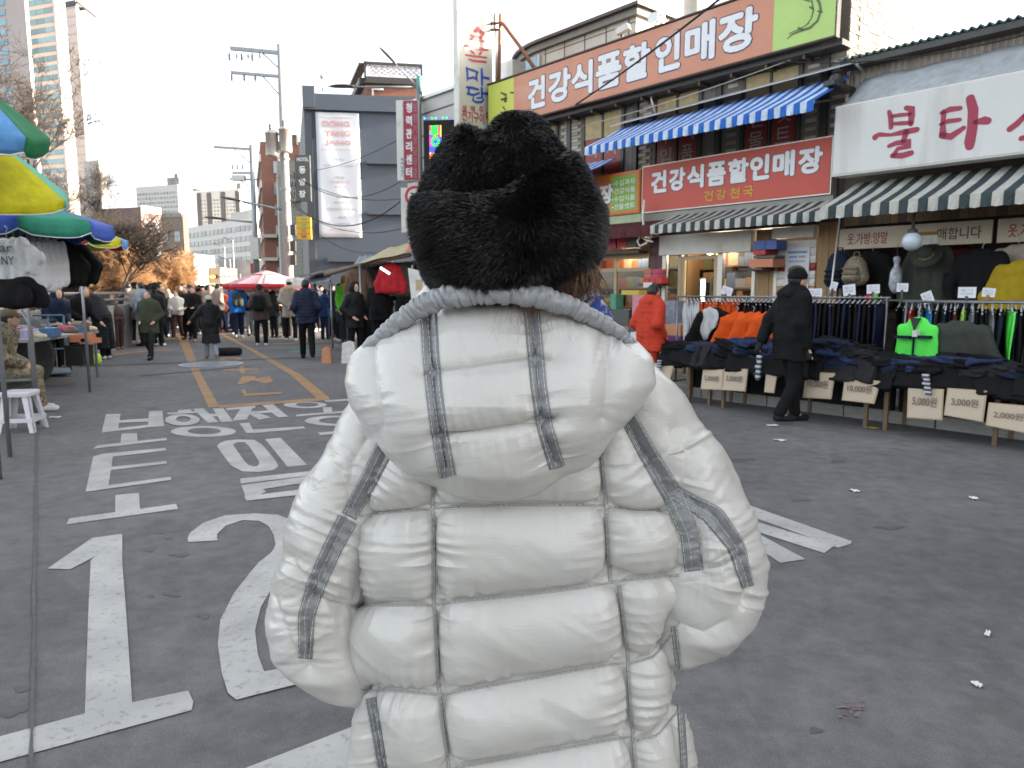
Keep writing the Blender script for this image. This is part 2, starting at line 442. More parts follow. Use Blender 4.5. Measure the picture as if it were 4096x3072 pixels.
def flat(polys, name, m, kx=1.0, ox=0.0, oy=0.0, z=.004):
 """polygons traced in photograph pixels -> paint sheets on the road; each polygon a little above the one before"""
 b = MB()
 for i, p in enumerate(polys):
  zz = z + .0004 * (i % 9)
  P = [gr(ox + x * kx, oy + y * kx, zz) for x, y in p]
  a = sum((P[j].x * P[(j + 1) % len(P)].y - P[(j + 1) % len(P)].x * P[j].y) for j in range(len(P)))
  if a < 0: P = P[::-1]
  b.add([tuple(q) for q in P], [tuple(range(len(P)))])
 return b.obj(name, m, road)
def ring(cx, cy, rx, ry, ix, iy, irx, iry, n=28):
 o = [(cx + rx * math.cos(2 * PI * i / n), cy + ry * math.sin(2 * PI * i / n)) for i in range(n)]
 q = [(ix + irx * math.cos(2 * PI * i / n), iy + iry * math.sin(2 * PI * i / n)) for i in range(n)]
 return [[o[i], o[(i + 1) % n], q[(i + 1) % n], q[i]] for i in range(n)]
def band(o, q):                                  # strip between two outlines of equal length
 return [[o[i], o[i + 1], q[i + 1], q[i]] for i in range(len(o) - 1)]
def rflat(polys, name, m, **k):                  # strips that share one height
 b = MB(); z = k.get('z', .004); kx, ox, oy = k.get('kx', 1.), k.get('ox', 0.), k.get('oy', 0.)
 for p in polys:
  P = [gr(ox + x * kx, oy + y * kx, z) for x, y in p]
  a = sum((P[j].x * P[(j + 1) % len(P)].y - P[(j + 1) % len(P)].x * P[j].y) for j in range(len(P)))
  if a < 0: P = P[::-1]
  b.add([tuple(q) for q in P], [tuple(range(len(P)))])
 return b.obj(name, m, road)
ZA = dict(kx=.678, ox=0, oy=1500)
L = 'painted_letter'
# first line of lettering: bo haeng jeon yong
flat([[(625, 232), (712, 228), (695, 328), (600, 340)], [(880, 213), (957, 210), (968, 302), (872, 308)], [(702, 267), (880, 255), (878, 275), (700, 281)], [(695, 314), (874, 293), (874, 309), (693, 330)]], L, M_RWHITE, **ZA)
flat([[(718, 347), (808, 343), (812, 390), (710, 402)], [(548, 434), (575, 414), (980, 371), (985, 384), (600, 430)]], L, M_RWHITE, **ZA)
flat([[(1048, 208), (1120, 202), (1136, 214), (1052, 219)], [(985, 223), (1205, 210), (1207, 220), (992, 232)], [(1140, 200), (1200, 197), (1290, 278), (1225, 282)], [(1255, 197), (1318, 196), (1375, 274), (1305, 279)], [(1210, 230), (1290, 227), (1300, 242), (1222, 246)]], L, M_RWHITE, **ZA)
rflat(ring(1076, 264, 102, 34, 1082, 260, 44, 17), L, M_RWHITE, z=.008, **ZA)
rflat(ring(1200, 333, 193, 32, 1206, 331, 98, 19), L, M_RWHITE, **ZA)
flat([[(1330, 195), (1505, 181), (1508, 194), (1340, 207)], [(1420, 197), (1490, 193), (1456, 262), (1372, 269)], [(1445, 218), (1500, 213), (1600, 251), (1530, 263)], [(1545, 178), (1612, 173), (1702, 246), (1640, 250)], [(1500, 215), (1590, 207), (1600, 221), (1512, 229)]], L, M_RWHITE, **ZA)
flat([[(1412, 285), (1470, 281), (1492, 322), (1522, 341), (1455, 342)], [(1490, 322), (1790, 303), (1803, 315), (1520, 341)]], L, M_RWHITE, **ZA)
rflat(ring(1800, 176, 127, 19, 1812, 175, 68, 12), L, M_RWHITE, **ZA)
flat([[(1745, 234), (2055, 210), (2058, 219), (1750, 244)], [(1905, 190), (1957, 190), (1962, 217), (1910, 223)], [(1912, 150), (2085, 139), (2095, 147), (1925, 160)], [(2085, 139), (2150, 190), (2090, 192), (2048, 150)]], L, M_RWHITE, **ZA)
rflat(ring(1985, 270, 187, 30, 1992, 269, 112, 19), L, M_RWHITE, **ZA)
flat([[(1875, 340), (2085, 322), (2090, 338), (1890, 354)]], L, M_RWHITE, **ZA)
# second line: to il
flat([[(550, 480), (668, 470), (640, 655), (505, 688)], [(552, 480), (610, 464), (975, 430), (982, 445), (664, 482)], [(640, 543), (980, 507), (986, 522), (642, 562)], [(600, 655), (1005, 600), (1012, 618), (515, 688)]], L, M_RWHITE, **ZA)
flat([[(680, 708), (820, 695), (826, 800), (680, 815)], [(410, 845), (1040, 760), (1050, 790), (392, 881)]], L, M_RWHITE, **ZA)
o = [(1280, 420), (1295, 403), (1330, 388), (1400, 380), (1500, 382), (1545, 410), (1585, 455), (1630, 510), (1641, 540), (1615, 560), (1530, 572), (1430, 568), (1365, 535), (1320, 480), (1280, 420)]
q = [(1375, 412), (1382, 404), (1392, 399), (1410, 396), (1440, 396), (1470, 420), (1490, 450), (1522, 500), (1530, 520), (1522, 536), (1495, 540), (1465, 530), (1440, 505), (1405, 455), (1375, 412)]
rflat(band(o, q), L, M_RWHITE, **ZA)
flat([[(1563, 378), (1655, 370), (1812, 530), (1697, 542)]], L, M_RWHITE, **ZA)
flat([[(1418, 611), (1960, 553), (1975, 575), (1420, 641)], [(1422, 650), (1970, 575), (1985, 606), (1440, 690)], [(1440, 690), (1535, 655), (1570, 690), (1452, 740)], [(1440, 716), (1990, 648), (2010, 680), (1455, 741)], [(1890, 560), (1975, 553), (1985, 600), (1890, 600)]], L, M_RWHITE, **ZA)
# third line: 1 2
flat([[(353, 2453), (363, 2240), (489, 2135), (489, 2250), (505, 2453), (529, 2815), (339, 2860)], [(190, 2274), (224, 2250), (370, 2151), (489, 2135), (380, 2225), (281, 2277)], [(-120, 2975), (0, 2945), (339, 2853), (529, 2809), (753, 2762), (773, 2806), (766, 2840), (0, 3047), (-120, 3082)]], L, M_RWHITE)
o = [(753, 2168), (751, 2150), (760, 2131), (814, 2090), (902, 2061), (1017, 2053), (1112, 2059), (1180, 2086), (1222, 2130), (1222, 2180), (1190, 2220), (1146, 2260), (1112, 2311), (1044, 2426), (1020, 2521), (1031, 2616), (1058, 2690)]
q = [(871, 2161), (868, 2148), (868, 2137), (902, 2103), (970, 2080), (1037, 2083), (1075, 2105), (1095, 2140), (1102, 2178), (1095, 2195), (1085, 2210), (1034, 2250), (1000, 2290), (936, 2372), (881, 2480), (871, 2575), (888, 2700)]
rflat(band(o, q), L, M_RWHITE)
flat([[(888, 2695), (1058, 2685), (1254, 2650), (1600, 2575), (1650, 2630), (1308, 2708), (1112, 2755), (946, 2798), (912, 2772)]], L, M_RWHITE, z=.007)
flat([[(860, 3125), (930, 3092), (1430, 2898), (1900, 2725), (2200, 2850), (1500, 3160)]], 'painted_bar', M_RWHITE)
# striped wedge on the right
flat([[(2700, 1920), (2962, 2009), (3408, 2165), (3402, 2176), (3352, 2190), (2979, 2056), (2700, 1952)], [(2700, 1978), (2992, 2077), (3340, 2180), (3297, 2212), (3012, 2121), (2700, 2010)], [(2700, 1995), (3019, 2127), (3222, 2236), (3121, 2251), (3026, 2188), (2700, 2030)]], 'painted_bar', M_RWHITE)
# orange bay
O = 'road_line'
flat([[(700, 1335), (724, 1335), (755, 1365), (807, 1500), (877, 1625), (834, 1629), (773, 1500), (720, 1370)]], O, M_RORANGE)
rflat(band([(880, 1337), (1001, 1402), (1163, 1500), (1268, 1595)], [(899, 1337), (1024, 1402), (1207, 1500), (1319, 1592)]), O, M_RORANGE)
flat([[(870, 1633), (877, 1622), (1268, 1592), (1319, 1592), (1316, 1600)]], O, M_RORANGE, z=.007)
flat([[(969, 1505), (1024, 1505), (1017, 1520), (976, 1535), (948, 1537)], [(1003, 1519), (1078, 1503), (1093, 1526), (1058, 1534)], [(963, 1558), (980, 1556), (988, 1573), (976, 1585)], [(986, 1573), (1126, 1568), (1129, 1574), (976, 1585)]], L, M_RORANGE)
rflat(ring(922, 1437, 44, 9, 922, 1437, 24, 5), L, M_RORANGE)
flat([[(893, 1476), (1037, 1474), (1037, 1480), (893, 1483)], [(957, 1462), (973, 1462), (982, 1494), (962, 1496)]], L, M_RORANGE)
rflat(band([(455, 1415), (580, 1402), (690, 1395)], [(455, 1421), (580, 1407), (690, 1399)]), O, M_RORANGE)  # orange streak farther up the road, laid as a flat strip
rflat(band([(1090, 1374), (1250, 1369), (1400, 1363)], [(1090, 1377), (1250, 1372), (1400, 1366)]), O, M_RORANGE)
rflat(band([(1158, 1404), (1240, 1398), (1310, 1393)], [(1158, 1410), (1240, 1404), (1310, 1398)]), O, M_RTEAL)
# seam in the asphalt on the left, expansion joints across the far road
M_TAR = mat('tar', (.088, .086, .084), .7, noise=(14, .3))
P = [(150, 1600), (146, 1750), (143, 2000), (138, 2300), (133, 2600), (128, 2900), (120, 3200)]
rng2 = np.random.default_rng(3); a = []; c = []
for i in range(60):
 t = i / 59 * (len(P) - 1); k = min(int(t), len(P) - 2); f = t - k
 u = P[k][0] * (1 - f) + P[k + 1][0] * f + rng2.normal(0, 1.6); v = P[k][1] * (1 - f) + P[k + 1][1] * f
 w = (3 + 4 * rng2.random()) * (v - 1165) / 1100; a.append((u - w, v)); c.append((u + w, v))
rflat(band(a, c), 'tar_seam', M_TAR, z=.0092)
rflat(band([(330, 1463), (600, 1452), (900, 1440), (1300, 1424)], [(330, 1466), (600, 1455), (900, 1443), (1300, 1427)]), 'tar_seam', M_TAR, z=.0085)
rflat(band([(560, 1500), (800, 1480), (1000, 1462)], [(560, 1503), (800, 1483), (1000, 1464)]), 'tar_seam', M_TAR, z=.0085)
def blotch(u, v, ru, rv, m, z, name='oil_stain'):
 n = 18; pts = []
 for i in range(n):
  r_ = 1 + .28 * math.sin(3 * 2 * PI * i / n + u) + .2 * (rng2.random() - .5)
  pts.append((u + ru * r_ * math.cos(2 * PI * i / n), v + rv * r_ * math.sin(2 * PI * i / n)))
 rflat([pts], name, m, z=z)
for u, v, ru, rv in ((690, 2372, 34, 14), (600, 2385, 14, 7), (815, 2465, 26, 10), (640, 2128, 20, 5), (678, 2154, 16, 4), (595, 2200, 24, 7), (720, 2220, 40, 6), (3262, 2920, 26, 13), (40, 2840, 60, 24), (90, 2755, 40, 12), (2950, 1840, 70, 9), (3350, 1845, 28, 8), (3200, 2000, 40, 6), (3560, 2110, 60, 7), (215, 1735, 26, 5), (230, 1642, 60, 10), (640, 1510, 70, 5)):
 blotch(u, v, ru, rv, M_TAR, .0022)
M_LITTER = paint('litter_white', (.75, .76, .78), .6)
M_REDST = mat('red_stain', (.19, .135, .125), .8, noise=(30, .4))
for k_ in range(14): blotch(3410 + rng2.normal(0, 38), 2830 + rng2.normal(0, 20), 16 * rng2.random() + 5, 8 * rng2.random() + 3, M_REDST, .0015 + .0003 * k_)
lit = ((3908, 2744, 22, 9, 'crumpled white receipt lying on bare asphalt at right'), (3418, 1966, 14, 5, 'small white paper scrap on asphalt above the striped wedge'), (3120, 1763, 16, 5, 'white paper flake on asphalt in front of walking man in black'), (3090, 1704, 18, 4, 'white scrap of paper beside the black shoes'), (3950, 2540, 12, 10, 'round white speck of litter on asphalt at right edge'), (3895, 1996, 18, 4, 'thin white litter sliver on dark asphalt far right'), (3490, 1714, 26, 6, 'flattened yellow wrapper under the dark clothing table'), (1096, 2381, 7, 7, 'tiny white scrap beside the sleeve of the white jacket'), (220, 1671, 13, 3, 'white scrap on road by the white plastic stool'))
M_YEL = paint('litter_yellow', (.5, .32, .05))
for i, (u, v, ru, rv, lab) in enumerate(lit):
 c = gr(u, v); wx = (gr(u + ru, v) - c).length * .7; wy = min((gr(u, v + rv) - c).length, .06)
 b = MB(Matrix.Translation((c.x, c.y, .004)) @ Matrix.Rotation(.6 * i, 4, 'Z'))
 n = 7; G = [[(wx * (x / (n - 1) * 2 - 1), wy * (y / (n - 1) * 2 - 1), .006 + .005 * math.sin(x * 1.7 + i) * math.cos(y * 1.3)) for y in range(n)] for x in range(n)]
 b.grid(G, flip=True); b.grid(np.array(G) - [0, 0, .003])
 tag(b.obj('paper_scrap', M_YEL if 'yellow' in lab else M_LITTER), lab, 'litter')
# manhole cover on the road
c = gr(845, 1458); t = thing('manhole_cover', 'round grey manhole cover set in the road behind the woman in knit hat', 'manhole cover', (c.x, c.y, 0))
M_IRON = mat('worn_iron', (.30, .32, .34), .5, .6, noise=(20, .3))
b = MB(); r0 = .62
b.lathe([(.0, .008), (r0 * .9, .008), (r0 * .9, .012), (r0, .012), (r0, 0)], c, 40, smooth=False); b.obj('frame', M_IRON, t)
for i in range(-3, 4):
 q = MB(); w = math.sqrt(max(.01, .5 ** 2 - (i * .15) ** 2)); q.box(c.x - w, c.x + w, c.y + i * .15 - .03, c.y + i * .15 + .03, .006, .013); q.obj('rib', M_IRON, t)
# black roll on the road
a = gr(872, 1425, .0); e = gr(962, 1423, .0)
b = MB(); b.tube([a + Vector((0, 0, .10)), (a + e) / 2 + Vector((0, 0, .105)), e + Vector((0, 0, .10))], [.095, .10, .092], 14)
for q in (a, e): b.tube([q + Vector((-.02, 0, .10)), q + Vector((.02, 0, .10))], .075, 12)
tag(b.obj('fabric_roll', cloth('roll_black', (.02, .02, .02))), 'black rolled bundle lying on the road beside the manhole cover', 'bundle')
# pavement strip under the shop row
b = MB(FAC.M); b.box(-6.2, 14, -2.3, 8, -.02, .12); pav = tag(b.obj('pavement', mat('paving', (.20, .19, .18), .85, noise=(3, .25), bump=(40, .4))), kind='structure')
pieces('kerb_stone', [(x, x + .985, -2.48, -2.302, -.02, .135) for x in np.arange(-6.2, 13, 1.0)], mat('kerb', (.27, .265, .26), .8, noise=(9, .25), bump=(60, .4)), pav, FAC.M)
# ------------------------------------------------------------------ the woman in the white quilted jacket (traced in 2212 px wide display pixels)
D = 4096 / 2212
WY = 1.25
def rows_at(rows, vs):
 r = np.array(rows, float); return np.interp(vs, r[:, 0], r[:, 1]), np.interp(vs, r[:, 0], r[:, 2])
def smooth1(a, k):
 if k < 2: return a
 w = np.hanning(k + 2)[1:-1]; w /= w.sum(); return np.convolve(np.pad(a, k // 2, mode='edge'), w, 'valid')[:len(a)]
class Seams:
 def __init__(s, lines, wts={}):              # lines in display pixels; wts: how deep a seam bites
  s.w = wts
  A = []; B = []; S = []; I = []
  for i, l in enumerate(lines):
   P = np.array(l, float) * D
   acc = 0.0
   for j in range(len(P) - 1):
    A.append(P[j]); B.append(P[j + 1]); S.append(acc); I.append(i); acc += np.linalg.norm(P[j + 1] - P[j])
  s.A = np.array(A); s.B = np.array(B); s.S = np.array(S); s.I = np.array(I)
 def dist(s, uv):
  for k in range(s.I.max() + 1):           # one polyline after the other: distance to it and place along it
   best = np.full(len(uv), 1e9); par = np.zeros(len(uv))
   for a, b, s0, i in zip(s.A, s.B, s.S, s.I):
    if i != k: continue
    ab = b - a; l = np.linalg.norm(ab); t = np.clip(((uv - a) @ ab) / (l * l), 0, 1)
    d = np.linalg.norm(uv - a - t[:, None] * ab, axis=1); m = d < best
    best[m] = d[m]; par[m] = (s0 + t * l)[m]
   yield k, best, par
def loft(name, rows, Y, T, mats, parent, seams=None, nth=520, step=1.3, H=.02, Lp=.055, e=2.3, wr=.0045, flen=.030, freq=70., Tfront=None, seed=1, closed_top=True, ysh=None, broad=.004, sm=9, inset=.5):
 """tall closed shell: outline rows (v, left, right) at distance Y, depth T(v) towards and away from the viewer, quilted along the seams"""
 v0, v1 = rows[0][0], rows[-1][0]; n = int((v1 - v0) / step) + 1; vs = np.linspace(v0, v1, n)
 ul, ur = rows_at(rows, vs); ul = smooth1(ul, sm); ur = smooth1(ur, sm)
 Tv = np.interp(vs, [t[0] for t in T], [t[1] for t in T]); Tv = smooth1(Tv, 15)
 Tf = Tv if Tfront is None else np.interp(vs, [t[0] for t in Tfront], [t[1] for t in Tfront])
 Yo = np.full(n, Y) if ysh is None else Y + np.interp(vs, [t[0] for t in ysh], [t[1] for t in ysh])
 # points at the outline
 d = np.array([ray(0, v * D) for v in vs]); t = Yo / d[:, 1]; z = CAM_H + d[:, 2] * t
 xl = (ul * D - 2048) / FPX * t; xr = (ur * D - 2048) / FPX * t
 xc, w = (xl + xr) / 2, (xr - xl) / 2
 nb = int(nth * .62); th = np.concatenate([np.linspace(0, PI, nb, endpoint=False), np.linspace(PI, 2 * PI, nth - nb, endpoint=False)])
 cs, sn = np.cos(th), np.sin(th); pe = 2 / e
 X = xc[:, None] + w[:, None] * np.sign(cs) * np.abs(cs) ** pe
 S = np.sign(sn) * np.abs(sn) ** pe
 Yg = Yo[:, None] - np.where(S > 0, Tv[:, None], Tf[:, None]) * S      # th in 0..pi is the side towards the camera
 Z = np.repeat(z[:, None], nth, 1)
 G = np.stack([X, Yg, Z], -1)
 du = np.roll(G, -1, 1) - np.roll(G, 1, 1); dv = np.gradient(G, axis=0)
 N = np.cross(du, dv); N /= np.maximum(np.linalg.norm(N, axis=-1, keepdims=True), 1e-9)
 cen = np.stack([np.repeat(xc[:, None], nth, 1), np.repeat(Yo[:, None], nth, 1), Z], -1)
 if ((G - cen) * N).sum() < 0: N = -N
 P = G.reshape(-1, 3); uv = proj(P)
 if seams is not None:
  sc = 1.0 / FPX * P[:, 1]; acc = np.zeros(len(P)); gat = np.zeros(len(P)); ks = .010
  for idx, dist, par in seams.dist(uv):
   dm = dist * sc; sm_ = par * sc; wt = seams.w.get(idx, 1.0); acc += wt * np.exp(-dm / ks)
   # gathers run square to the seam and fade out from it, uneven along its length
   k1 = vnoise(np.stack([sm_ * freq, idx * 7.3 + dm * 7], 1), seed); k2 = vnoise(np.stack([sm_ * freq * 2.1, idx * 3.1 + dm * 20], 1), seed + 5); am = .35 + .65 * np.clip(.5 + vnoise(np.stack([sm_ * 11, idx * 5.7 + 0 * dm], 1), seed + 9), 0, 1)
   gat += (.4 + .6 * wt) * np.exp(-dm / flen) * np.clip(dm / .008, 0, 1) * am * (.7 - 1.5 * np.abs(k1) + .45 * k2)
  dm = np.clip(-ks * np.log(np.maximum(acc, 1e-30)), 0, None)
  x = np.clip(dm / Lp, 0, 1); puff = H * (np.sqrt(np.clip(1 - (1 - x) ** 2.2, 0, 1)) - inset) + wr * gat
  # long soft creases inside the panels
  q = P * [9, 9, 16] + np.stack([P[:, 2] * 6, 0 * P[:, 0], P[:, 0] * 9], 1)
  puff = puff + broad * x * fbm(q, seed + 11, 3) + broad * .55 * x * (1 - 2 * np.abs(vnoise(np.stack([P[:, 0] * 14 + P[:, 2] * 22, P[:, 2] * 9 - P[:, 0] * 4, P[:, 1] * 8], 1), seed + 17)))
  G2 = P + N.reshape(-1, 3) * puff[:, None]
 else: G2 = P
 G2 = G2.reshape(n, nth, 3)
 i = np.arange(n - 1)[:, None] * nth; j = np.arange(nth)[None]; j2 = (np.arange(nth) + 1) % nth
 F = np.stack([i + j, i + j2[None], i + nth + j2[None], i + nth + j], -1).reshape(-1, 4)
 # close the ends with collapsed rings
 V = G2.reshape(-1, 3); ends = []
 base = len(V)
 for r_, off in ((0, 0), (n - 1, (n - 1) * nth)):
  c = G2[r_].mean(0); V = np.vstack([V, c[None]]); ci = len(V) - 1
  a = off + np.arange(nth); bb = off + (np.arange(nth) + 1) % nth
  tri = np.stack([a, bb, np.full(nth, ci), np.full(nth, ci)], 1)
  ends.append((tri, r_))
 faces = F.tolist() if False else F
 o = mk_mixed(name, V, F, [t_[:, :3] for t_, _ in ends], mats, parent)
 return o, V, F
def mk_mixed(name, V, F, tris, mats, parent):
 off = np.array(world_loc(parent)) if parent is not None else 0
 me = bpy.data.meshes.new(name); T = np.concatenate(tris); me.vertices.add(len(V)); me.vertices.foreach_set('co', (V - off).astype(np.float32).ravel())
 nl = F.size + T.size; me.loops.add(nl); me.loops.foreach_set('vertex_index', np.concatenate([F.ravel(), T.ravel()]).astype(np.int32))
 me.polygons.add(len(F) + len(T)); st = np.concatenate([np.arange(0, F.size, 4), F.size + np.arange(0, T.size, 3)]).astype(np.int32)
 me.polygons.foreach_set('loop_start', st); me.update(calc_edges=True); me.validate()
 bm = bmesh.new(); bm.from_mesh(me); bmesh.ops.recalc_face_normals(bm, faces=bm.faces); bm.to_mesh(me); bm.free()
 me.polygons.foreach_set('use_smooth', np.ones(len(me.polygons), bool))
 for m in (mats if isinstance(mats, (list, tuple)) else [mats]): me.materials.append(m)
 o = bpy.data.objects.new(name, me); COL.objects.link(o); o.parent = parent
 return o
def nylon(name, col, rough, grid=.18):
 m = bpy.data.materials.new(name); m.use_nodes = True; nt = m.node_tree; b = nt.nodes['Principled BSDF']
 tc = nt.nodes.new('ShaderNodeTexCoord')
 n = nt.nodes.new('ShaderNodeTexNoise'); n.inputs['Scale'].default_value = 7; n.inputs['Detail'].default_value = 5
 nt.links.new(tc.outputs['Object'], n.inputs['Vector'])
 r = nt.nodes.new('ShaderNodeValToRGB'); r.color_ramp.elements[0].position = .25; r.color_ramp.elements[1].position = .75
 r.color_ramp.elements[0].color = (*[c * k for c, k in zip(col, (.90, .885, .85))], 1); r.color_ramp.elements[1].color = (*[min(1, c * 1.05) for c in col], 1)
 nt.links.new(n.outputs[0], r.inputs[0]); nt.links.new(r.outputs[0], b.inputs['Base Color'])
 b.inputs['Roughness'].default_value = rough; b.inputs['Specular IOR Level'].default_value = .55
 b.inputs['Sheen Weight'].default_value = .12; b.inputs['Sheen Roughness'].default_value = .4
 # ripstop weave and fine crumple as relief
 n2 = nt.nodes.new('ShaderNodeTexNoise'); n2.inputs['Scale'].default_value = 45; n2.inputs['Detail'].default_value = 5; n2.inputs['Roughness'].default_value = .6
 n2.inputs['Distortion'].default_value = .8
 nt.links.new(tc.outputs['Object'], n2.inputs['Vector'])
 w1 = nt.nodes.new('ShaderNodeTexWave'); w1.bands_direction = 'Z'; w1.inputs['Scale'].default_value = 60; w1.inputs['Distortion'].default_value = 1.2
 nt.links.new(tc.outputs['Object'], w1.inputs['Vector'])
 ad = nt.nodes.new('ShaderNodeMath'); ad.operation = 'MULTIPLY_ADD'; ad.inputs[1].default_value = grid * .25
 nt.links.new(w1.outputs['Fac'], ad.inputs[0]); nt.links.new(n2.outputs[0], ad.inputs[2])
 bp = nt.nodes.new('ShaderNodeBump'); bp.inputs['Strength'].default_value = .2; bp.inputs['Distance'].default_value = .006
 nt.links.new(ad.outputs[0], bp.inputs['Height']); nt.links.new(bp.outputs[0], b.inputs['Normal'])
 return m
M_JKT = nylon('white_nylon', (.535, .524, .50), .25)
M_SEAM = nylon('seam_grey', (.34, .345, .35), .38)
M_GREY = nylon('grey_nylon', (.20, .207, .218), .33)
M_RIM = nylon('hood_lining', (.27, .28, .295), .34)
M_THREAD = mat('thread', (.62, .61, .55), .7)
M_FURB = mat('black_fur_skin', (.006, .006, .006), .9)
def fur_mat():
 m = bpy.data.materials.new('black_fur'); m.use_nodes = True; nt = m.node_tree; b = nt.nodes['Principled BSDF']
 b.inputs['Base Color'].default_value = (.009, .0078, .0068, 1); b.inputs['Roughness'].default_value = .34; b.inputs['Specular IOR Level'].default_value = .6
 return m
M_FUR = fur_mat(); M_GLINT = mat('glint_hair', (.075, .068, .062), .3, spec=.8)  # fur sparkle put into the colour of scattered lighter strands
M_SKIN = mat('skin', (.52, .31, .22), .55, noise=(30, .12)); M_HAIRB = mat('brown_hair', (.15, .082, .05), .45, noise=(60, .4))
woman = thing('person', 'person seen from behind in white quilted down jacket and black fur hat, nearest figure', 'person', (0, WY, 0))
JK = [  # torso outline
 (600, 960, 1180), (650, 930, 1220), (720, 890, 1280), (800, 870, 1335), (860, 845, 1365), (930, 795, 1415), (1000, 765, 1460), (1060, 748, 1500), (1150, 756, 1500), (1230, 763, 1480), (1300, 768, 1462), (1380, 772, 1452), (1440, 778, 1460), (1500, 784, 1472), (1560, 782, 1482), (1659, 772, 1492), (1760, 764, 1502), (1850, 762, 1506), (1870, 775, 1490)]
JT = [(600, .06), (680, .10), (800, .145), (950, .175), (1150, .18), (1400, .17), (1660, .175), (1850, .17), (1870, .14)]
SE = [
 [(935, 900), (935, 1100), (937, 1300), (945, 1450), (955, 1560), (970, 1659), (985, 1860)],
 [(1296, 900), (1300, 965), (1310, 1100), (1318, 1258)], [(1338, 1262), (1355, 1400), (1365, 1560), (1374, 1659), (1385, 1860)],
 [(760, 1115), (800, 1112), (935, 1100)], [(935, 1098), (1120, 1092), (1308, 1092)], [(1308, 1094), (1380, 1104), (1460, 1100)],
 [(755, 1308), (940, 1308)], [(940, 1306), (1100, 1290), (1260, 1270), (1340, 1254)], [(1320, 1256), (1400, 1250), (1470, 1242)],
 [(775, 1490), (860, 1494), (950, 1502)], [(950, 1502), (1100, 1475), (1250, 1448), (1360, 1430)], [(1356, 1436), (1412, 1420), (1450, 1372), (1470, 1340)],
 [(960, 1664), (1100, 1640), (1250, 1612), (1370, 1590)], [(1372, 1602), (1420, 1590), (1462, 1540), (1480, 1500)],
 [(820, 1680), (968, 1690)], [(985, 1820), (1380, 1770)], [(1385, 1760), (1480, 1700)],
 [(795, 1500), (806, 1560), (818, 1640), (826, 1760), (830, 1860)], [(1452, 1345), (1462, 1430), (1468, 1540), (1476, 1659), (1484, 1860)],
 [(845, 940), (790, 1050), (755, 1112)], [(1340, 880), (1400, 980), (1450, 1065), (1485, 1150), (1490, 1235)],
 [(800, 900), (845, 940)], [(760, 1100), (768, 1300)],
]
torso, TV, TF = loft('jacket', JK, WY, JT, M_JKT, woman, Seams(SE), nth=560, step=1.25, H=.046, Lp=.074, e=2.7, wr=.0105, flen=.022, freq=62, seed=3, broad=.0042)
# sleeves
LS = [(850, 800, 900), (868, 778, 910), (890, 758, 915), (930, 736, 910), (990, 700, 880), (1060, 660, 860), (1140, 634, 830), (1200, 624, 815), (1250, 602, 805), (1300, 596, 800), (1340, 600, 800), (1380, 612, 805), (1420, 648, 812), (1455, 690, 815), (1472, 735, 812), (1482, 770, 800)]
LSE = [[(716, 998), (732, 1012), (748, 1040), (752, 1100)], [(632, 1205), (650, 1240), (676, 1290)], [(672, 1288), (720, 1308), (790, 1312)], [(755, 1105), (715, 1190), (672, 1288), (664, 1360), (668, 1440)], [(790, 950), (760, 1000), (755, 1050), (772, 1120)], [(596, 1290), (612, 1340), (640, 1400), (668, 1440)]]
sl1, S1V, S1F = loft('sleeve', LS, WY - .02, [(850, .05), (890, .09), (1000, .115), (1200, .13), (1400, .12), (1460, .08), (1482, .05)], M_JKT, woman, Seams(LSE, {0: .25, 1: .3, 2: .6, 3: .5, 4: .3, 5: .12}), nth=380, step=1.25, H=.026, Lp=.075, e=2.15, wr=.0095, flen=.045, freq=60, seed=13, broad=.0045, inset=.7)
RS = [(775, 1270, 1385), (800, 1270, 1415), (825, 1275, 1440), (850, 1280, 1462), (900, 1300, 1494), (960, 1340, 1540), (1030, 1360, 1582), (1100, 1370, 1608), (1160, 1370, 1630), (1200, 1370, 1639), (1260, 1372, 1636), (1310, 1375, 1615), (1345, 1380, 1586), (1375, 1388, 1548), (1390, 1398, 1515), (1398, 1415, 1490)]
RSE = [[(1462, 935), (1484, 975), (1478, 1010), (1468, 1055)], [(1462, 1058), (1540, 1110), (1595, 1185), (1618, 1260), (1600, 1310)], [(1470, 1225), (1530, 1232), (1570, 1222), (1600, 1200)], [(1500, 1090), (1515, 1160), (1512, 1230)], [(1455, 1340), (1520, 1365), (1570, 1340)]]
sl2, S2V, S2F = loft('sleeve', RS, WY - .02, [(775, .05), (830, .095), (950, .115), (1150, .135), (1320, .125), (1380, .085), (1398, .05)], M_JKT, woman, Seams(RSE, {0: .25, 1: .5, 2: .5, 3: .25, 4: .2}), nth=380, step=1.25, H=.026, Lp=.075, e=2.15, wr=.0105, flen=.055, freq=56, seed=23, broad=.0045, inset=.7)
# hood
HD = [(640, 1000, 1130), (650, 945, 1190), (668, 895, 1240), (695, 848, 1302), (745, 798, 1368), (780, 775, 1388), (820, 766, 1392), (860, 776, 1366), (900, 799, 1336), (940, 830, 1300), (975, 866, 1270), (1005, 906, 1228), (1026, 945, 1180), (1036, 980, 1120), (1041, 1010, 1080)]
HSE = [[(810, 745), (815, 830), (824, 880), (832, 920)], [(1304, 735), (1311, 800), (1307, 860), (1298, 900)],
       [(925, 640), (930, 760), (938, 850), (950, 940), (964, 1010)], [(1147, 640), (1155, 740), (1163, 830), (1172, 920), (1196, 995)],
       [(915, 798), (945, 793), (1040, 782), (1155, 766), (1190, 768)], [(940, 946), (955, 943), (1050, 928), (1172, 908), (1200, 905)],
       [(842, 722), (905, 680), (960, 660), (1050, 650), (1150, 650), (1230, 668), (1300, 702), (1350, 738)]]
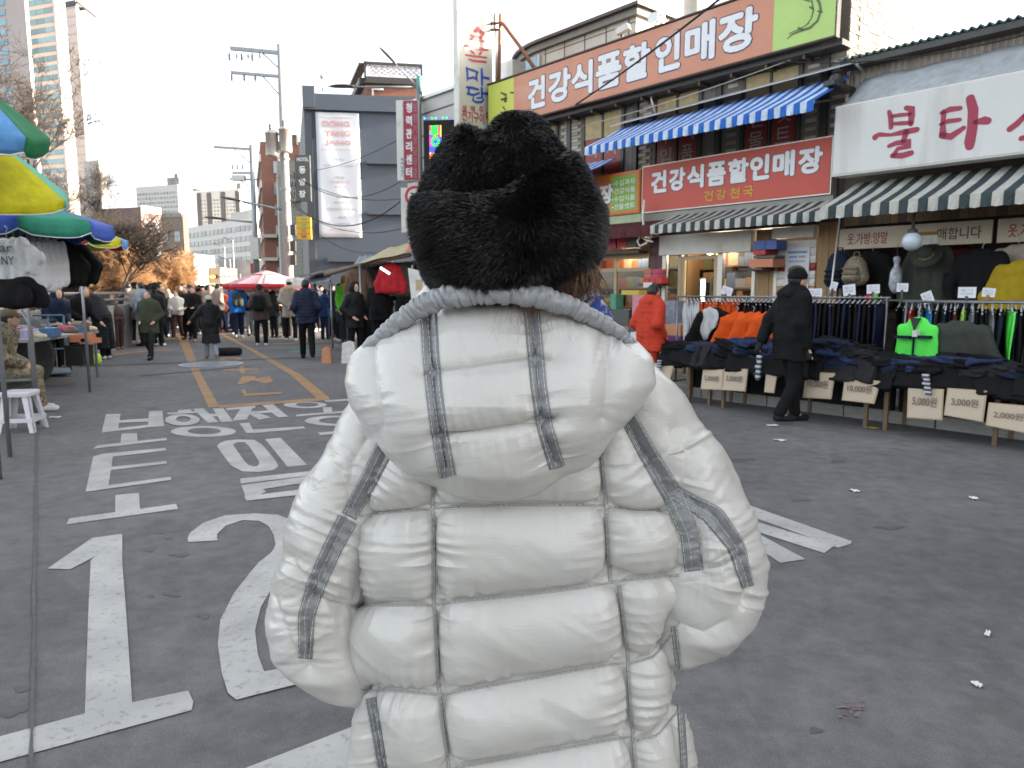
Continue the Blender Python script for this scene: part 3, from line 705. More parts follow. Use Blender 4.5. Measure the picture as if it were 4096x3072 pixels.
hood, HV, HF = loft('hood', HD, 1.135, [(640, .03), (670, .065), (720, .10), (800, .13), (900, .14), (980, .125), (1025, .09), (1041, .06)], M_JKT, woman, Seams(HSE, {0: .38, 1: .38, 2: .7, 3: .7, 6: .5}), nth=520, step=1.1, H=.031, Lp=.075, e=2.25, wr=.008, flen=.026, freq=75, Tfront=[(640, .03), (800, .06), (1041, .03)], seed=31, broad=.0032, ysh=[(640, .05), (720, .03), (850, 0), (1041, .0)])
# rolled grey rim of the hood
def rim_pts(P, Y):
 return [at(u * D, v * D, y) for (u, v), y in zip(P, Y)]
RP = [(778, 775), (796, 748), (846, 706), (902, 666), (955, 642), (1010, 631), (1080, 628), (1150, 637), (1226, 659), (1296, 692), (1348, 724), (1376, 756)]
RYs = [1.13, 1.12, 1.105, 1.095, 1.085, 1.075, 1.072, 1.076, 1.086, 1.10, 1.115, 1.13]
pp = np.array([p[:] for p in rim_pts(RP, RYs)]); tt = np.linspace(0, 1, len(pp)); T2 = np.linspace(0, 1, 420)
pp = np.stack([smooth1(np.interp(T2, tt, pp[:, k]), 41) for k in range(3)], 1)
rad = np.interp(T2, [0, .08, .3, .5, .7, .92, 1], [.005, .0085, .0155, .0190, .0150, .0085, .005])
b = MB(); nn = 28; V = []
for i in range(len(pp)):
 t = pp[min(i + 1, len(pp) - 1)] - pp[max(i - 1, 0)]; t /= np.linalg.norm(t); a = np.cross(t, [0, 1, 0]); a /= np.linalg.norm(a); c = np.cross(t, a)
 for j in range(nn):
  q = 2 * PI * j / nn; w_ = 1 - .22 * max(0, 1 - 2.2 * abs(vnoise(np.array([[T2[i] * 55, math.cos(q) * .8 + 5 + T2[i] * 6]]), 4)[0])) * (1 if math.sin(q) > -.3 else .3) + .06 * vnoise(np.array([[T2[i] * 130, math.cos(q) * 1.5]]), 6)[0]
  V.append(pp[i] + (a * math.cos(q) * 1.15 + c * math.sin(q)) * rad[i] * w_)
b.add(V, [(i * nn + j, i * nn + (j + 1) % nn, (i + 1) * nn + (j + 1) % nn, (i + 1) * nn + j) for i in range(len(pp) - 1) for j in range(nn)], smooth=True)
b.obj('hood_rim', M_RIM, woman)
# grey tapes and stitching laid on the finished surfaces
def bvh_of(*VFs):
 vs = []; fs = []; n = 0
 for V, F in VFs: vs.append(V); fs.append(F + n); n += len(V)
 return BVHTree.FromPolygons(np.concatenate(vs).tolist(), np.concatenate(fs).tolist())
BT = bvh_of((TV, TF), (S1V, S1F), (S2V, S2F)); BH = bvh_of((HV, HF))
def land(bvh, u, v, off):
 o = Vector((0, 0, CAM_H)); d = ray(u * D, v * D).normalized(); h = bvh.ray_cast(o, d)
 return None if h[0] is None else h[0] + (h[1] if h[1].dot(d) < 0 else -h[1]) * off
def tape(bvh, line, width, name='tape', m=None, off=.0022, nw=8, step=4, pucker=.0016, seed=0, thread=True):
 P = np.array(line, float); s = np.concatenate([[0], np.cumsum(np.linalg.norm(np.diff(P, axis=0), axis=1))]); n = max(int(s[-1] / step), 3)
 q = np.linspace(0, s[-1], n); C = np.stack([smooth1(np.interp(q, s, P[:, k]), 9) for k in (0, 1)], 1)
 Tn = np.gradient(C, axis=0); Tn /= np.linalg.norm(Tn, axis=1, keepdims=True); Nn = np.stack([-Tn[:, 1], Tn[:, 0]], 1)
 wv = np.full(n, width) if isinstance(width, (int, float)) else np.interp(q / s[-1], [w[0] for w in width], [w[1] for w in width])
 V = []; ok = []
 for i in range(n):
  for j in range(nw + 1):
   uv = C[i] + Nn[i] * wv[i] * (j / nw - .5)
   pk = pucker * (1 - 2 * abs(vnoise(np.array([[q[i] * .16, j * .25 + seed * 9]]), seed)[0])) * math.sin(PI * j / nw)
   p = land(bvh, uv[0], uv[1], off + max(pk, -.001)); ok.append(p is not None); V.append(p if p is not None else Vector((0, WY, .9)))
 F = []
 for i in range(n - 1):
  for j in range(nw):
   f = (i * (nw + 1) + j, i * (nw + 1) + j + 1, (i + 1) * (nw + 1) + j + 1, (i + 1) * (nw + 1) + j)
   if all(ok[x] for x in f): F.append(f)
 o = mk(name, [tuple(x) for x in V], F, m or M_GREY, woman, None, True)
 sol = o.modifiers.new('thick', 'SOLIDIFY'); sol.thickness = .0016; sol.offset = -1
 # two rows of thread
 for e in (-.42, .12, .42) if thread else ():
  stitch(bvh, [tuple(C[i] + Nn[i] * wv[i] * e) for i in range(n)], off + .0016)
 return o
STI = []
def stitch(bvh, line, off=.0006, r=.00042, dash=True):
 P = np.array(line, float); s = np.concatenate([[0], np.cumsum(np.linalg.norm(np.diff(P, axis=0), axis=1))]); n = max(int(s[-1] / 3), 2)
 q = np.linspace(0, s[-1], n); C = np.stack([np.interp(q, s, P[:, k]) for k in (0, 1)], 1)
 pts = [land(bvh, c[0], c[1], off) for c in C]; b = MB(); run = []
 for i, p in enumerate(pts + [None]):
  if p is None or (run and (p - run[-1]).length > .02) or (dash and i % 4 == 3):
   if len(run) > 1: b.tube(run, r, 4, cap=False)
   run = []
  if p is not None: run.append(p)
 if b.n: STI.append((np.concatenate(b.v), b.f))
tape(BH, [(925, 668), (930, 760), (938, 850), (950, 940), (968, 1030)], 36, seed=1)
tape(BH, [(1146, 652), (1155, 740), (1163, 830), (1176, 920), (1204, 1012)], 35, seed=2)
tape(BT, [(842, 945), (790, 1050), (752, 1118)], [(0, 42), (1, 34)], seed=3)
tape(BT, [(752, 1118), (715, 1190), (680, 1270), (662, 1330), (660, 1425)], [(0, 44), (.5, 40), (1, 30)], seed=4)
tape(BT, [(1345, 880), (1400, 980), (1452, 1068), (1490, 1150), (1500, 1236)], [(0, 36), (.5, 44), (1, 40)], seed=5)
tape(BT, [(1456, 1062), (1540, 1112), (1590, 1180), (1616, 1270)], [(0, 30), (.4, 46), (1, 26)], seed=6)
tape(BT, [(800, 1505), (812, 1570), (826, 1659), (832, 1760)], 22, seed=7)
tape(BT, [(1456, 1350), (1464, 1430), (1470, 1540), (1478, 1659), (1484, 1760)], 14, seed=8)
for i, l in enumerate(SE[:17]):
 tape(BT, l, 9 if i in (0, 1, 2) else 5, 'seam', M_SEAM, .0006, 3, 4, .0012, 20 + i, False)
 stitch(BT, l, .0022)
for l in HSE[4:6]: stitch(BH, [(x, y) for x, y in l if 938 < x < 1165] or l)
b = MB()
for V_, F_ in STI: b.add(V_, F_)
tag(b.obj('stitching', M_THREAD, woman), kind='stuff')
# legs, trousers, shoes below the frame; head, neck, hands of the one continuous body
def body_prims():
 hz = 1.56; x0 = .04
 P = [('e', (x0, WY + .01, hz), (.078, .098, .118)), ('c', (x0, WY + .03, 1.46), (x0, WY + .05, 1.36), .056, .06), ('e', (x0, WY + .105, hz - .035), (.012, .022, .02)),
         ('e', (x0 - .08, WY, hz - .01), (.014, .02, .032)), ('e', (x0 + .08, WY, hz - .01), (.014, .02, .032)),
         ('c', (x0, WY + .05, 1.32), (x0, WY + .06, .95), .13, .14), ('c', (-.14, WY + .06, 1.3), (.2, WY + .06, 1.3), .055, .055)]
 for s in (-1, 1):
  sx = .03 + s * .17; hx = .03 + s * .09
  P += [('c', (sx, WY + .05, 1.3), (.03 + s * .25, WY + .03, 1.04), .045, .04), ('c', (.03 + s * .25, WY + .03, 1.04), (.03 + s * .15, WY + .24, .98), .038, .028),
              ('c', (.03 + s * .15, WY + .25, .98), (.03 + s * .11, WY + .32, .96), .032, .026)]
  for i in range(4):
   y = WY + .30; x = .03 + s * (.115 - .0) ; P += [('c', (x, WY + .31, .985 - i * .017), (x - s * .045, WY + .355, .98 - i * .017), .0085, .008), ('c', (x - s * .045, WY + .355, .98 - i * .017), (x - s * .075, WY + .335, .975 - i * .017), .008, .007)]
  P += [('c', (.03 + s * .14, WY + .27, .995), (.03 + s * .085, WY + .31, 1.015), .010, .009)]
  P += [('c', (hx, WY + .05, .92), (hx, WY + .04, .48), .085, .055), ('c', (hx, WY + .04, .48), (hx, WY + .06, .08), .052, .038), ('c', (hx, WY + .04, .05), (hx + s * .01, WY + .18, .035), .034, .028)]
 return P
blob('body', body_prims(), M_SKIN, woman, .012, .02)
blob('trousers', [('c', (.03 + s * .09, WY + .05, .93), (.03 + s * .09, WY + .04, .5), .125, .095) for s in (-1, 1)] + [('c', (.03 + s * .09, WY + .04, .5), (.03 + s * .09, WY + .06, .10), .092, .075) for s in (-1, 1)], cloth('trousers_black', (.018, .018, .02)), woman, .016, .03, warp=lambda P: .006 * vnoise(P * 18, 3))
for s in (-1, 1): blob('shoe', [('c', (.03 + s * .09, WY + .02, .055), (.03 + s * .10, WY + .2, .04), .052, .042)], cloth('shoe_black', (.02, .02, .02)), woman, .012, .02, cut=lambda P: -P[:, 2] + .002)
# fur hat: crown with a dent, turned-up band, and the pile itself
CR = [(254, 1075, 1140), (266, 1030, 1165), (292, 984, 1186), (330, 955, 1216), (370, 933, 1246), (410, 920, 1266), (450, 912, 1272), (500, 910, 1275), (560, 915, 1270), (600, 945, 1220), (640, 985, 1190)]
HY = 1.20
def hat_loft(rows, Y, T, seed, amp, name, e=2.2):
 o, V, F = loft(name, rows, Y, T, M_FURB, woman, None, nth=150, step=4, e=e, sm=5)
 return o, V, F
crown, CV, CF = hat_loft(CR, HY, [(250, .05), (290, .10), (370, .13), (500, .14), (640, .12)], 1, .004, 'hat')
def dent(o, V):
 uv = proj(V) / D; d = np.hypot((uv[:, 0] - 1052) / 34, (uv[:, 1] - 262) / 34); a = .030 * np.exp(-d * d)
 l = np.exp(-(((uv[:, 0] - 1052 + (uv[:, 1] - 262) * .15) / 16) ** 2)) * np.clip(1 - (uv[:, 1] - 250) / 130, 0, 1) * .012
 W = V.copy(); W[:, 2] -= a; W[:, 1] += np.where(V[:, 1] < HY, l, 0); W += (.004 * vnoise(V * 22, 9))[:, None] * [1, 1, 1]
 n = len(o.data.vertices); o.data.vertices.foreach_set('co', (W[:n] - np.array(world_loc(woman))).astype(np.float32).ravel()); o.data.update(); return W
CV = dent(crown, CV)
BD = [(425, 910, 1276), (436, 904, 1282), (460, 900, 1287), (490, 900, 1292), (515, 903, 1295), (540, 911, 1291), (565, 920, 1274), (590, 929, 1238), (612, 945, 1198), (632, 975, 1155)]
bandO, BV, BF = loft('hat_band', BD, HY - .005, [(425, .150), (440, .172), (500, .176), (580, .162), (632, .13)], M_FURB, woman, None, nth=170, step=4, e=2.3, sm=3)
def lift(o, V):                                  # upper edge of the band: dips at the back, climbs to the right
 uv = proj(V) / D; W = V.copy()
 tgt = np.interp(uv[:, 0], [888, 960, 1010, 1080, 1140, 1200, 1250, 1306], [438, 448, 458, 458, 424, 385, 365, 380])
 k = np.clip((560 - uv[:, 1]) / (560 - 425), 0, 1); back = np.where(V[:, 1] < HY + .05, 1, .3)
 W[:, 2] += (438 - tgt) * k * back * D * V[:, 1] / FPX * 1.0
 uv2 = proj(W) / D; lim = np.interp(uv2[:, 1], [330, 350, 370, 410, 440], [1222, 1238, 1252, 1272, 1284]); cx = at(1052 * D, 400 * D, HY).x; f = np.where((uv2[:, 0] > 1150) & (uv2[:, 1] < 445), np.minimum(1, (lim - 1052) / np.maximum(uv2[:, 0] - 1052, 1)), 1); W[:, 0] = cx + (W[:, 0] - cx) * f
 W += (.005 * vnoise(V * 17, 19))[:, None] * (V - [0.03, HY, 1.55]) / .15
 n = len(o.data.vertices); o.data.vertices.foreach_set('co', (W[:n] - np.array(world_loc(woman))).astype(np.float32).ravel()); o.data.update(); return W
BV = lift(bandO, BV)
def fur(V, F, n, length, width, parent, comb, seed, keep=None):
 r = np.random.default_rng(seed); A, B, C_, D_ = (V[F[:, k]] for k in range(4))
 N = np.cross(C_ - A, D_ - B); ar = np.linalg.norm(N, axis=1) / 2; cen = (A + B + C_ + D_) / 4
 N /= np.maximum(np.linalg.norm(N, axis=1, keepdims=True), 1e-9); mid = V.mean(0)
 s = np.sign(((cen - mid) * N).sum(1)); N *= s[:, None]
 w = ar * (1.6 * (cen[:, 1] < HY + .03) + .5)
 if keep is not None: w = w * keep(cen)
 f = r.choice(len(F), n, p=w / w.sum()); a = r.random((n, 1)); b = r.random((n, 1))
 P = (A[f] * (1 - a) + B[f] * a) * (1 - b) + (D_[f] * (1 - a) + C_[f] * a) * b
 clump = np.stack([vnoise(P * 30, k + seed) for k in range(3)], 1)
 d = N[f] * .62 + comb(P) * 1.5 + clump * .16 + r.normal(0, .13, (n, 3)); d /= np.linalg.norm(d, axis=1, keepdims=True)
 L = length * (.55 + .7 * r.random((n, 1))); droop = (comb(P) + clump * .3) * L * .35
 side = np.cross(d, r.normal(0, 1, (n, 3))); side /= np.maximum(np.linalg.norm(side, axis=1, keepdims=True), 1e-9); side *= width
 p0 = P - N[f] * .001; p1 = P + d * L * .55; p2 = P + d * L + droop
 V5 = np.stack([p0 - side, p0 + side, p1 + side * .7, p1 - side * .7, p2], 1).reshape(-1, 3)
 k = np.arange(n) * 5; Q = np.stack([k, k + 1, k + 2, k + 3], 1); T = np.stack([k + 3, k + 2, k + 4], 1)
 me = bpy.data.meshes.new('fur'); off = np.array(world_loc(parent)); me.vertices.add(len(V5)); me.vertices.foreach_set('co', (V5 - off).astype(np.float32).ravel())
 me.loops.add(Q.size + T.size); me.loops.foreach_set('vertex_index', np.concatenate([Q.ravel(), T.ravel()]).astype(np.int32))
 me.polygons.add(2 * n); me.polygons.foreach_set('loop_start', np.concatenate([np.arange(0, Q.size, 4), Q.size + np.arange(0, T.size, 3)]).astype(np.int32)); me.update(calc_edges=True)
 me.polygons.foreach_set('use_smooth', np.ones(len(me.polygons), bool)); me.materials.append(M_FUR); me.materials.append(M_GLINT); gi = (r.random(n) < .045).astype(np.int32); me.polygons.foreach_set('material_index', np.concatenate([gi, gi]))
 o = bpy.data.objects.new('fur', me); COL.objects.link(o); o.parent = parent; return tag(o, kind='stuff')
fur(CV, CF, 130000, .0110, .00048, woman, lambda P: np.stack([0 * P[:, 0], 0 * P[:, 0], -.35 + 0 * P[:, 0]], 1), 5)
fur(BV, BF, 140000, .0115, .00048, woman, lambda P: np.stack([.45 * np.sign(P[:, 0] - .03) * np.clip(np.abs(P[:, 0] - .03) / .06, 0, 1), 0 * P[:, 0], -.25 + .1 * vnoise(P * 9, 3)], 1), 6)
# hair strands under the hat on the right, and the knitted blue scarf end
def strands(n, seed, m, starts, ends, rr, name):
 r = np.random.default_rng(seed); b = MB()
 for i in range(n):
  a = starts(r); e = ends(r, a); mid = (a + e) / 2 + Vector(r.normal(0, .008, 3)); b.tube([a, (a + mid) / 2 + Vector(r.normal(0, .002, 3)), mid, e], [rr, rr, rr * .8, rr * .4], 3, cap=False)
 return tag(b.obj(name, m, woman), kind='stuff')
strands(1500, 3, M_HAIRB, lambda r: at((1130 + 150 * r.random()) * D, (555 + 35 * r.random()) * D, 1.11 + .06 * r.random()), lambda r, a: a + Vector((-.005 + .03 * r.normal() * .6, .03 * r.random(), -.045 - .03 * r.random())), .0007, 'hair')
strands(60, 4, M_HAIRB, lambda r: at((1245 + 25 * r.random()) * D, (550 + 20 * r.random()) * D, 1.17), lambda r, a: a + Vector((.01 + .03 * r.random(), .01, -.03 - .035 * r.random())), .00028, 'loose_hair')
strands(46, 5, M_HAIRB, lambda r: at((1080 + 140 * r.random()) * D, (655 + 10 * r.random()) * D, 1.045), lambda r, a: a + Vector((.02 * r.normal(), -.02 - .01 * r.random(), -.03 - .03 * r.random())), .00018, 'loose_hair')
def knit():
 m = bpy.data.materials.new('blue_knit'); m.use_nodes = True; nt = m.node_tree; b = nt.nodes['Principled BSDF']
 tc = nt.nodes.new('ShaderNodeTexCoord'); n = nt.nodes.new('ShaderNodeTexNoise'); n.inputs['Scale'].default_value = 38; n.inputs['Detail'].default_value = 2; n.inputs['Distortion'].default_value = 1.5
 nt.links.new(tc.outputs['Object'], n.inputs[0]); r = nt.nodes.new('ShaderNodeValToRGB'); r.color_ramp.interpolation = 'LINEAR'
 r.color_ramp.elements[0].position = .47; r.color_ramp.elements[1].position = .53; r.color_ramp.elements[0].color = (.035, .06, .28, 1); r.color_ramp.elements[1].color = (.45, .47, .52, 1)
 nt.links.new(n.outputs[0], r.inputs[0]); nt.links.new(r.outputs[0], b.inputs['Base Color']); b.inputs['Roughness'].default_value = .95
 w = nt.nodes.new('ShaderNodeTexVoronoi'); w.inputs['Scale'].default_value = 260; nt.links.new(tc.outputs['Object'], w.inputs[0])
 bp = nt.nodes.new('ShaderNodeBump'); bp.inputs['Strength'].default_value = .9; bp.inputs['Distance'].default_value = .004; nt.links.new(w.outputs[0], bp.inputs['Height']); nt.links.new(bp.outputs[0], b.inputs['Normal'])
 return m
q = [at(1257 * D, 618 * D, 1.16), at(1266 * D, 640 * D, 1.155), at(1276 * D, 690 * D, 1.15), at(1290 * D, 760 * D, 1.15)]
blob('scarf', [('c', q[0], q[1], .011, .019), ('c', q[1], q[2], .019, .03), ('c', q[2], q[3], .03, .035), ('c', at(1230 * D, 690 * D, 1.17), q[3], .03, .03)], knit(), woman, .004, .015, warp=lambda P: .002 * vnoise(P * 60, 3))
# ------------------------------------------------------------------ shop row on the right
FM = FAC.M
def glass_mat(name, tint=(1, 1, 1), refl=.12, rough=.02):
 m = bpy.data.materials.new(name); m.use_nodes = True; nt = m.node_tree; nt.nodes.remove(nt.nodes['Principled BSDF']); out = nt.nodes['Material Output']
 t = nt.nodes.new('ShaderNodeBsdfTransparent'); t.inputs[0].default_value = (*tint, 1)
 g_ = nt.nodes.new('ShaderNodeBsdfGlossy'); g_.inputs['Roughness'].default_value = rough
 fr = nt.nodes.new('ShaderNodeFresnel'); fr.inputs[0].default_value = 1.45
 mx = nt.nodes.new('ShaderNodeMixShader'); nt.links.new(fr.outputs[0], mx.inputs[0]); nt.links.new(t.outputs[0], mx.inputs[1]); nt.links.new(g_.outputs[0], mx.inputs[2]); nt.links.new(mx.outputs[0], out.inputs[0])
 return m
M_GLASS = glass_mat('glass', (.86, .88, .88)); M_PLASTIC = glass_mat('clear_plastic', (.75, .78, .82))
M_MORT = mat('mortar', (.19, .17, .15), .9, noise=(6, .2))
M_BRICK = [mat('brick_pale_%d' % i, c, .8, noise=(5, .16), bump=(40, .3)) for i, c in enumerate([(.42, .375, .32), (.37, .33, .28), (.47, .43, .37), (.32, .28, .235)])]
M_DARKM = paint('dark_metal', (.045, .042, .04), .5, noise=(8, .3)); M_BROWNM = paint('brown_metal', (.075, .045, .035), .5)
M_STEEL = mat('steel', (.42, .42, .42), .35, .8, noise=(5, .12)); M_ALU = mat('aluminium', (.52, .50, .47), .4, .6, noise=(6, .1))
M_WHITE = paint('white_board', (.66, .65, .62), .55, stain=(3, (.4, .37, .32), .5)); M_PANEL = paint('beige_panel', (.52, .48, .43), .5, stain=(1.5, (.36, .32, .27), .5, (1, 1, .2)))
M_BLIND = cloth('tan_blind', (.44, .35, .20), .8); M_BLACK = mat('dark_inside', (.02, .018, .016), .9)
M_WTXT = paint('letter_white', (.74, .75, .78), .5); M_NAVY = paint('letter_navy', (.035, .045, .10), .5)
M_CONC = mat('concrete', (.27, .26, .245), .85, noise=(2.5, .2), bump=(30, .35), stain=(1.2, (.14, .13, .12), .7, (1, 1, .3)))
O_MAIN = FAC.w(-2, 0, 0)
bld = thing('shop_building', 'two storey pale brick shop building under the long orange sign', 'building', O_MAIN)
b = MB(FM); b.box(-6.6, 2.40, .01, 6, 2.78, 5.0); b.box(-6.6, 2.40, .01, .4, 4.95, 6.03); b.box(1.6, 2.40, .4, 2.3, 4.95, 6.7); b.box(-6.6, 1.6, .4, 6, 4.95, 5.6); b.box(-6.6, -3.7, .01, 6, .1, 2.78); b.obj('wall', M_MORT, bld)
WIN = [(-4.75, -3.75), (-2.9, -1.93), (-1.08, -.17), (.74, 1.66)]
def in_win(x0, x1, z0, z1): return any(x1 > a - .09 and x0 < c + .09 and z1 > 3.72 and z0 < 5.0 for a, c in WIN)
bx = []
for r_ in range(21):
 z0 = 3.66 + r_ * .066; off = .1 if r_ % 2 else 0
 for k in range(-34, 13):
  x0 = k * .2 + off
  if x0 < -6.5 or x0 + .188 > 2.40 or in_win(x0, x0 + .188, z0, z0 + .056): continue
  if any(abs(x0 + .094 - c) < .16 for c in (-1.58, .24, 2.1)): continue
  d = random.uniform(.006, .014); bx.append((x0, x0 + .188, -d, .012, z0, z0 + .056))
for r_ in range(28):                              # sunlit end wall above the low roof, and the strip beside the sign
 z0 = 4.86 + r_ * .066; off = .1 if r_ % 2 else 0
 for k in range(12):
  n0 = .02 + k * .2 + off * (k > 0)
  if n0 + .18 < 2.3: bx.append((2.392, 2.40 + random.uniform(.006, .016), n0, n0 + .186, z0, z0 + .056))
 for k in range(2): bx.append((2.03 + k * .19, 2.03 + k * .19 + .178, -random.uniform(.006, .012), .012, z0, z0 + .056)) if z0 < 5.0 or z0 > 6 else None
pieces('brick', bx, M_BRICK, bld, FM, key=lambda q: -(q[0] + (2 if q[1] > 2.4 else 0)))
for c in (-1.58, .24, 2.1, -3.35):                # dark downpipe strips
 q = MB(FM); q.box(c - .055, c + .055, -.05, .01, 3.5, 5.02); q.obj('downpipe', M_DARKM, bld)
for i, (a, c) in enumerate(WIN):
 f = MB(FM)
 for x0, x1, z0, z1 in ((a - .07, c + .07, 4.95, 5.02), (a - .07, a, 3.74, 4.95), (c, c + .07, 3.74, 4.95), (a - .07, c + .07, 3.67, 3.74), ((a + c) / 2 - .02, (a + c) / 2 + .02, 3.74, 4.95)): f.box(x0, x1, -.035, .02, z0, z1)
 w = f.obj('window', M_DARKM, bld)
 q = MB(FM); q.box(a, c, .004, .009, 3.74, 4.95); 
 for h in ((a, (a + c) / 2 - .02), ((a + c) / 2 + .02, c)):
  q = MB(FM); q.box(h[0], h[1], -.012, .009, 4.5, 4.95); q.obj('blind', M_BLIND, w)
 if i >= 1:
  lab = {1: ('과', '자'), 2: ('수입', '식품'), 3: ('선물', '젓트')}[i]
  for h, s_ in zip(((a, (a + c) / 2 - .02), ((a + c) / 2 + .02, c)), lab):
   q = MB(FM); q.box(h[0] + .02, h[1] - .02, -.016, .0, 3.75, 4.49); mi_ = 1
   for j, ch in enumerate(s_):
    zt = 4.40 - j * .34; text(q, ch, h[0] + .09, h[1] - .09, zt - .27, zt, -.019, .012, 1)
   q.obj('window_film', [mat('film_red', (.22, .025, .02), .45), mat('film_letter', (.34, .27, .25), .5)], w)
# soffit, eaves and fascia behind the long sign
b = MB(FM); b.box(-6.6, 2.47, -.32, .0, 4.99, 5.07); b.obj('fascia', M_DARKM, bld)
for x in np.arange(-6.2, 2.4, .62):
 q = MB(FM); q.box(x, x + .04, -.30, -.012, 4.93, 4.988); q.obj('bracket', M_BROWNM, bld)
b = MB(FM); b.box(-6.6, 2.0, -.34, .4, 6.03, 6.09); b.obj('coping', M_BROWNM, bld)
# penthouse with the rounded corner and dark eaves
def fx(u, v, n): return FAC.hit(u, v, n)[0]
pn = .9
xr_ = fx(2545, 100, pn); xl_ = fx(2170, 200, pn); ztop = FAC.hit(2545, 22, pn)[1]; zfb = FAC.hit(2540, 62, pn)[1]
xr2 = 2.0
def plan(off):
 pts = [(xr_ + off, 5.5), (xr_ + off, pn - off)]
 cx, cy, rr = xl_, pn + 2.2, 2.2
 for i in range(0, 13): a = PI / 2 * i / 12; pts.append((cx - (rr + off) * math.sin(a), cy - (rr + off) * math.cos(a)))
 pts.append((xl_ - 2.2 - off, 5.5)); return pts
def ring_wall(mb, pts, z0, z1, mi=None):
 P = [(x, y, z0) for x, y in pts]; k = len(P); V = P + [(x, y, z1) for x, y in pts]
 mb.add(V, [(i, (i + 1) % k, (i + 1) % k + k, i + k) for i in range(k)] + [tuple(range(k))[::-1], tuple(range(k, 2 * k))], mi, False)
pent = thing('penthouse', 'rooftop room with beige panels, blue corner glass and dark rounded eaves', 'penthouse', FAC.w(-2.5, 2, 6.1))
b = MB(FM); ring_wall(b, plan(0), 5.6, zfb + .02); b.obj('wall', M_PANEL, pent)
b = MB(FM); ring_wall(b, plan(.10), zfb - .02, zfb + .12); b.obj('eaves', mat('eaves_grey', (.20, .19, .18), .6, noise=(5, .15)), pent)
b = MB(FM); ring_wall(b, plan(.20), zfb + .12, ztop); b.obj('roof', paint('roof_brown', (.05, .035, .032), .5, noise=(6, .25)), pent)
for x in np.arange(xl_ + .1, xr_, .62):
 q = MB(FM); q.box(x, x + .018, pn - .012, pn, 5.6, zfb - .02); q.obj('panel_joint', M_BROWNM, pent)
for z in np.arange(6.1, zfb, .38):
 q = MB(FM); q.box(xl_ + .05, xr_, pn - .010, pn, z, z + .016); q.obj('panel_joint', M_BROWNM, pent)
b = MB(FM); cx, cy = xl_, pn + 2.2
ang = np.linspace(.05, 1.15, 12); G = [[(cx - 2.23 * math.sin(a), cy - 2.23 * math.cos(a), z) for z in (5.9, zfb - .12)] for a in ang]; b.grid(np.array(G))
M_BLUEGL = mat('blue_glass', (.12, .30, .42), .15, spec=.6, noise=(2, .15))
w = b.obj('window', M_BLUEGL, pent)
for a in (.03, .72, 1.17):
 q = MB(FM); q.tube([(cx - 2.25 * math.sin(a), cy - 2.25 * math.cos(a), 5.9), (cx - 2.25 * math.sin(a), cy - 2.25 * math.cos(a), zfb - .1)], .03, 6); q.obj('mullion', M_WHITE, w)
# rooftop bits: floodlight, camera, cowl
p = FAC.hit(2500, 120, .3); t = thing('security_camera', 'white box security camera above the long orange sign', 'camera', FAC.w(p[0], .3, 6.1))
b = MB(FM); b.obox((p[0], .25, p[1]), (.13, .02, .03), (-.01, .06, 0), (-.02, 0, .055)); b.obj('housing', M_WHITE, t)
b = MB(FM); b.tube([(p[0] - .05, .3, p[1] - .05), (p[0] - .12, .3, p[1] - .16), (p[0] - .05, .3, 6.1)], .018, 6); b.obj('bracket', M_DARKM, t)
p = FAC.hit(2628, 75, .5); t = thing('floodlight', 'grey floodlight fixed at the penthouse corner over the sign', 'floodlight', FAC.w(p[0], .5, 6.1))
b = MB(FM); b.box(p[0] - .14, p[0] + .1, .4, .62, p[1] - .08, p[1] + .09); b.obj('housing', M_STEEL, t)
b = MB(FM); b.tube([(p[0] + .12, .5, p[1] + .04), (p[0], .3, 6.2), (p[0] - .03, .1, 6.1)], .025, 6); b.obj('arm', M_WHITE, t)
p = FAC.hit(2770, 30, 1.2); b = MB(FM); b.lathe([(.17, 6.1), (.17, p[1] + .45), (.22, p[1] + .47), (.22, p[1] + .6), (0, p[1] + .68)], (p[0], 1.2, 0), 14); tag(b.obj('roof_vent', M_WHITE), 'white vent pipe rising behind the top edge of the orange sign', 'vent')
# ---- the long sign
M_OR1 = mat('sign_orange', (.56, .235, .145), .5, noise=(1.4, .10), stain=(1.0, (.60, .36, .28), .55, (.5, 1, 2)))
M_YG = mat('sign_yellowgreen', (.56, .62, .10), .5, noise=(2, .08)); M_LG = mat('sign_green', (.42, .60, .17), .5, noise=(2, .08))
def signboard(name, label, x0, x1, z0, z1, n, panels, depth=.14, frame=None):
 t = thing(name, label, 'sign', FAC.w((x0 + x1) / 2, n, z0))
 b = MB(FM); b.box(x0, x1, n + .012, n + depth, z0, z1); b.obj('cabinet', frame or M_STEEL, t)
 for nm, a, c, m in panels:
  b = MB(FM); b.box(a, c, n, n + .0118, z0 + .02, z1 - .02); b.obj(nm, m, t)
 return t
sg = signboard('shop_sign', 'long orange shop sign with eight big white Korean letters across the upper storey', -5.48, 2.44, 5.07, 6.03, -.47, [('side_panel', -5.46, -4.59, M_YG), ('main_panel', -4.588, 1.458, M_OR1), ('side_panel', 1.46, 2.42, M_LG)], .12, M_BROWNM)
def letters(s, px, zr, n, bold, m, m2=None, ob=.02, parent=None, names='letter', yoff=0):
 """px: (left,right) photo pixels of every letter, all at plane depth n"""
 for ch, (ul, ur, vm) in zip(s, px):
  xa, xb = fx(ul, vm, n), fx(ur, vm, n); zc = FAC.hit((ul + ur) / 2, vm, n)[1] if zr is None else sum(zr) / 2; h = (zr[1] - zr[0]) / 2
  if m2:
   q = MB(FM); g_ = ob; text(q, ch, xa - g_, xb + g_, zc - h - g_, zc + h + g_, n + .002, bold + .02); q.obj('letter_edge', m2, parent)
  q = MB(FM); text(q, ch, xa, xb, zc - h, zc + h, n - .003, bold); q.obj(names, m, parent)
k = .4629
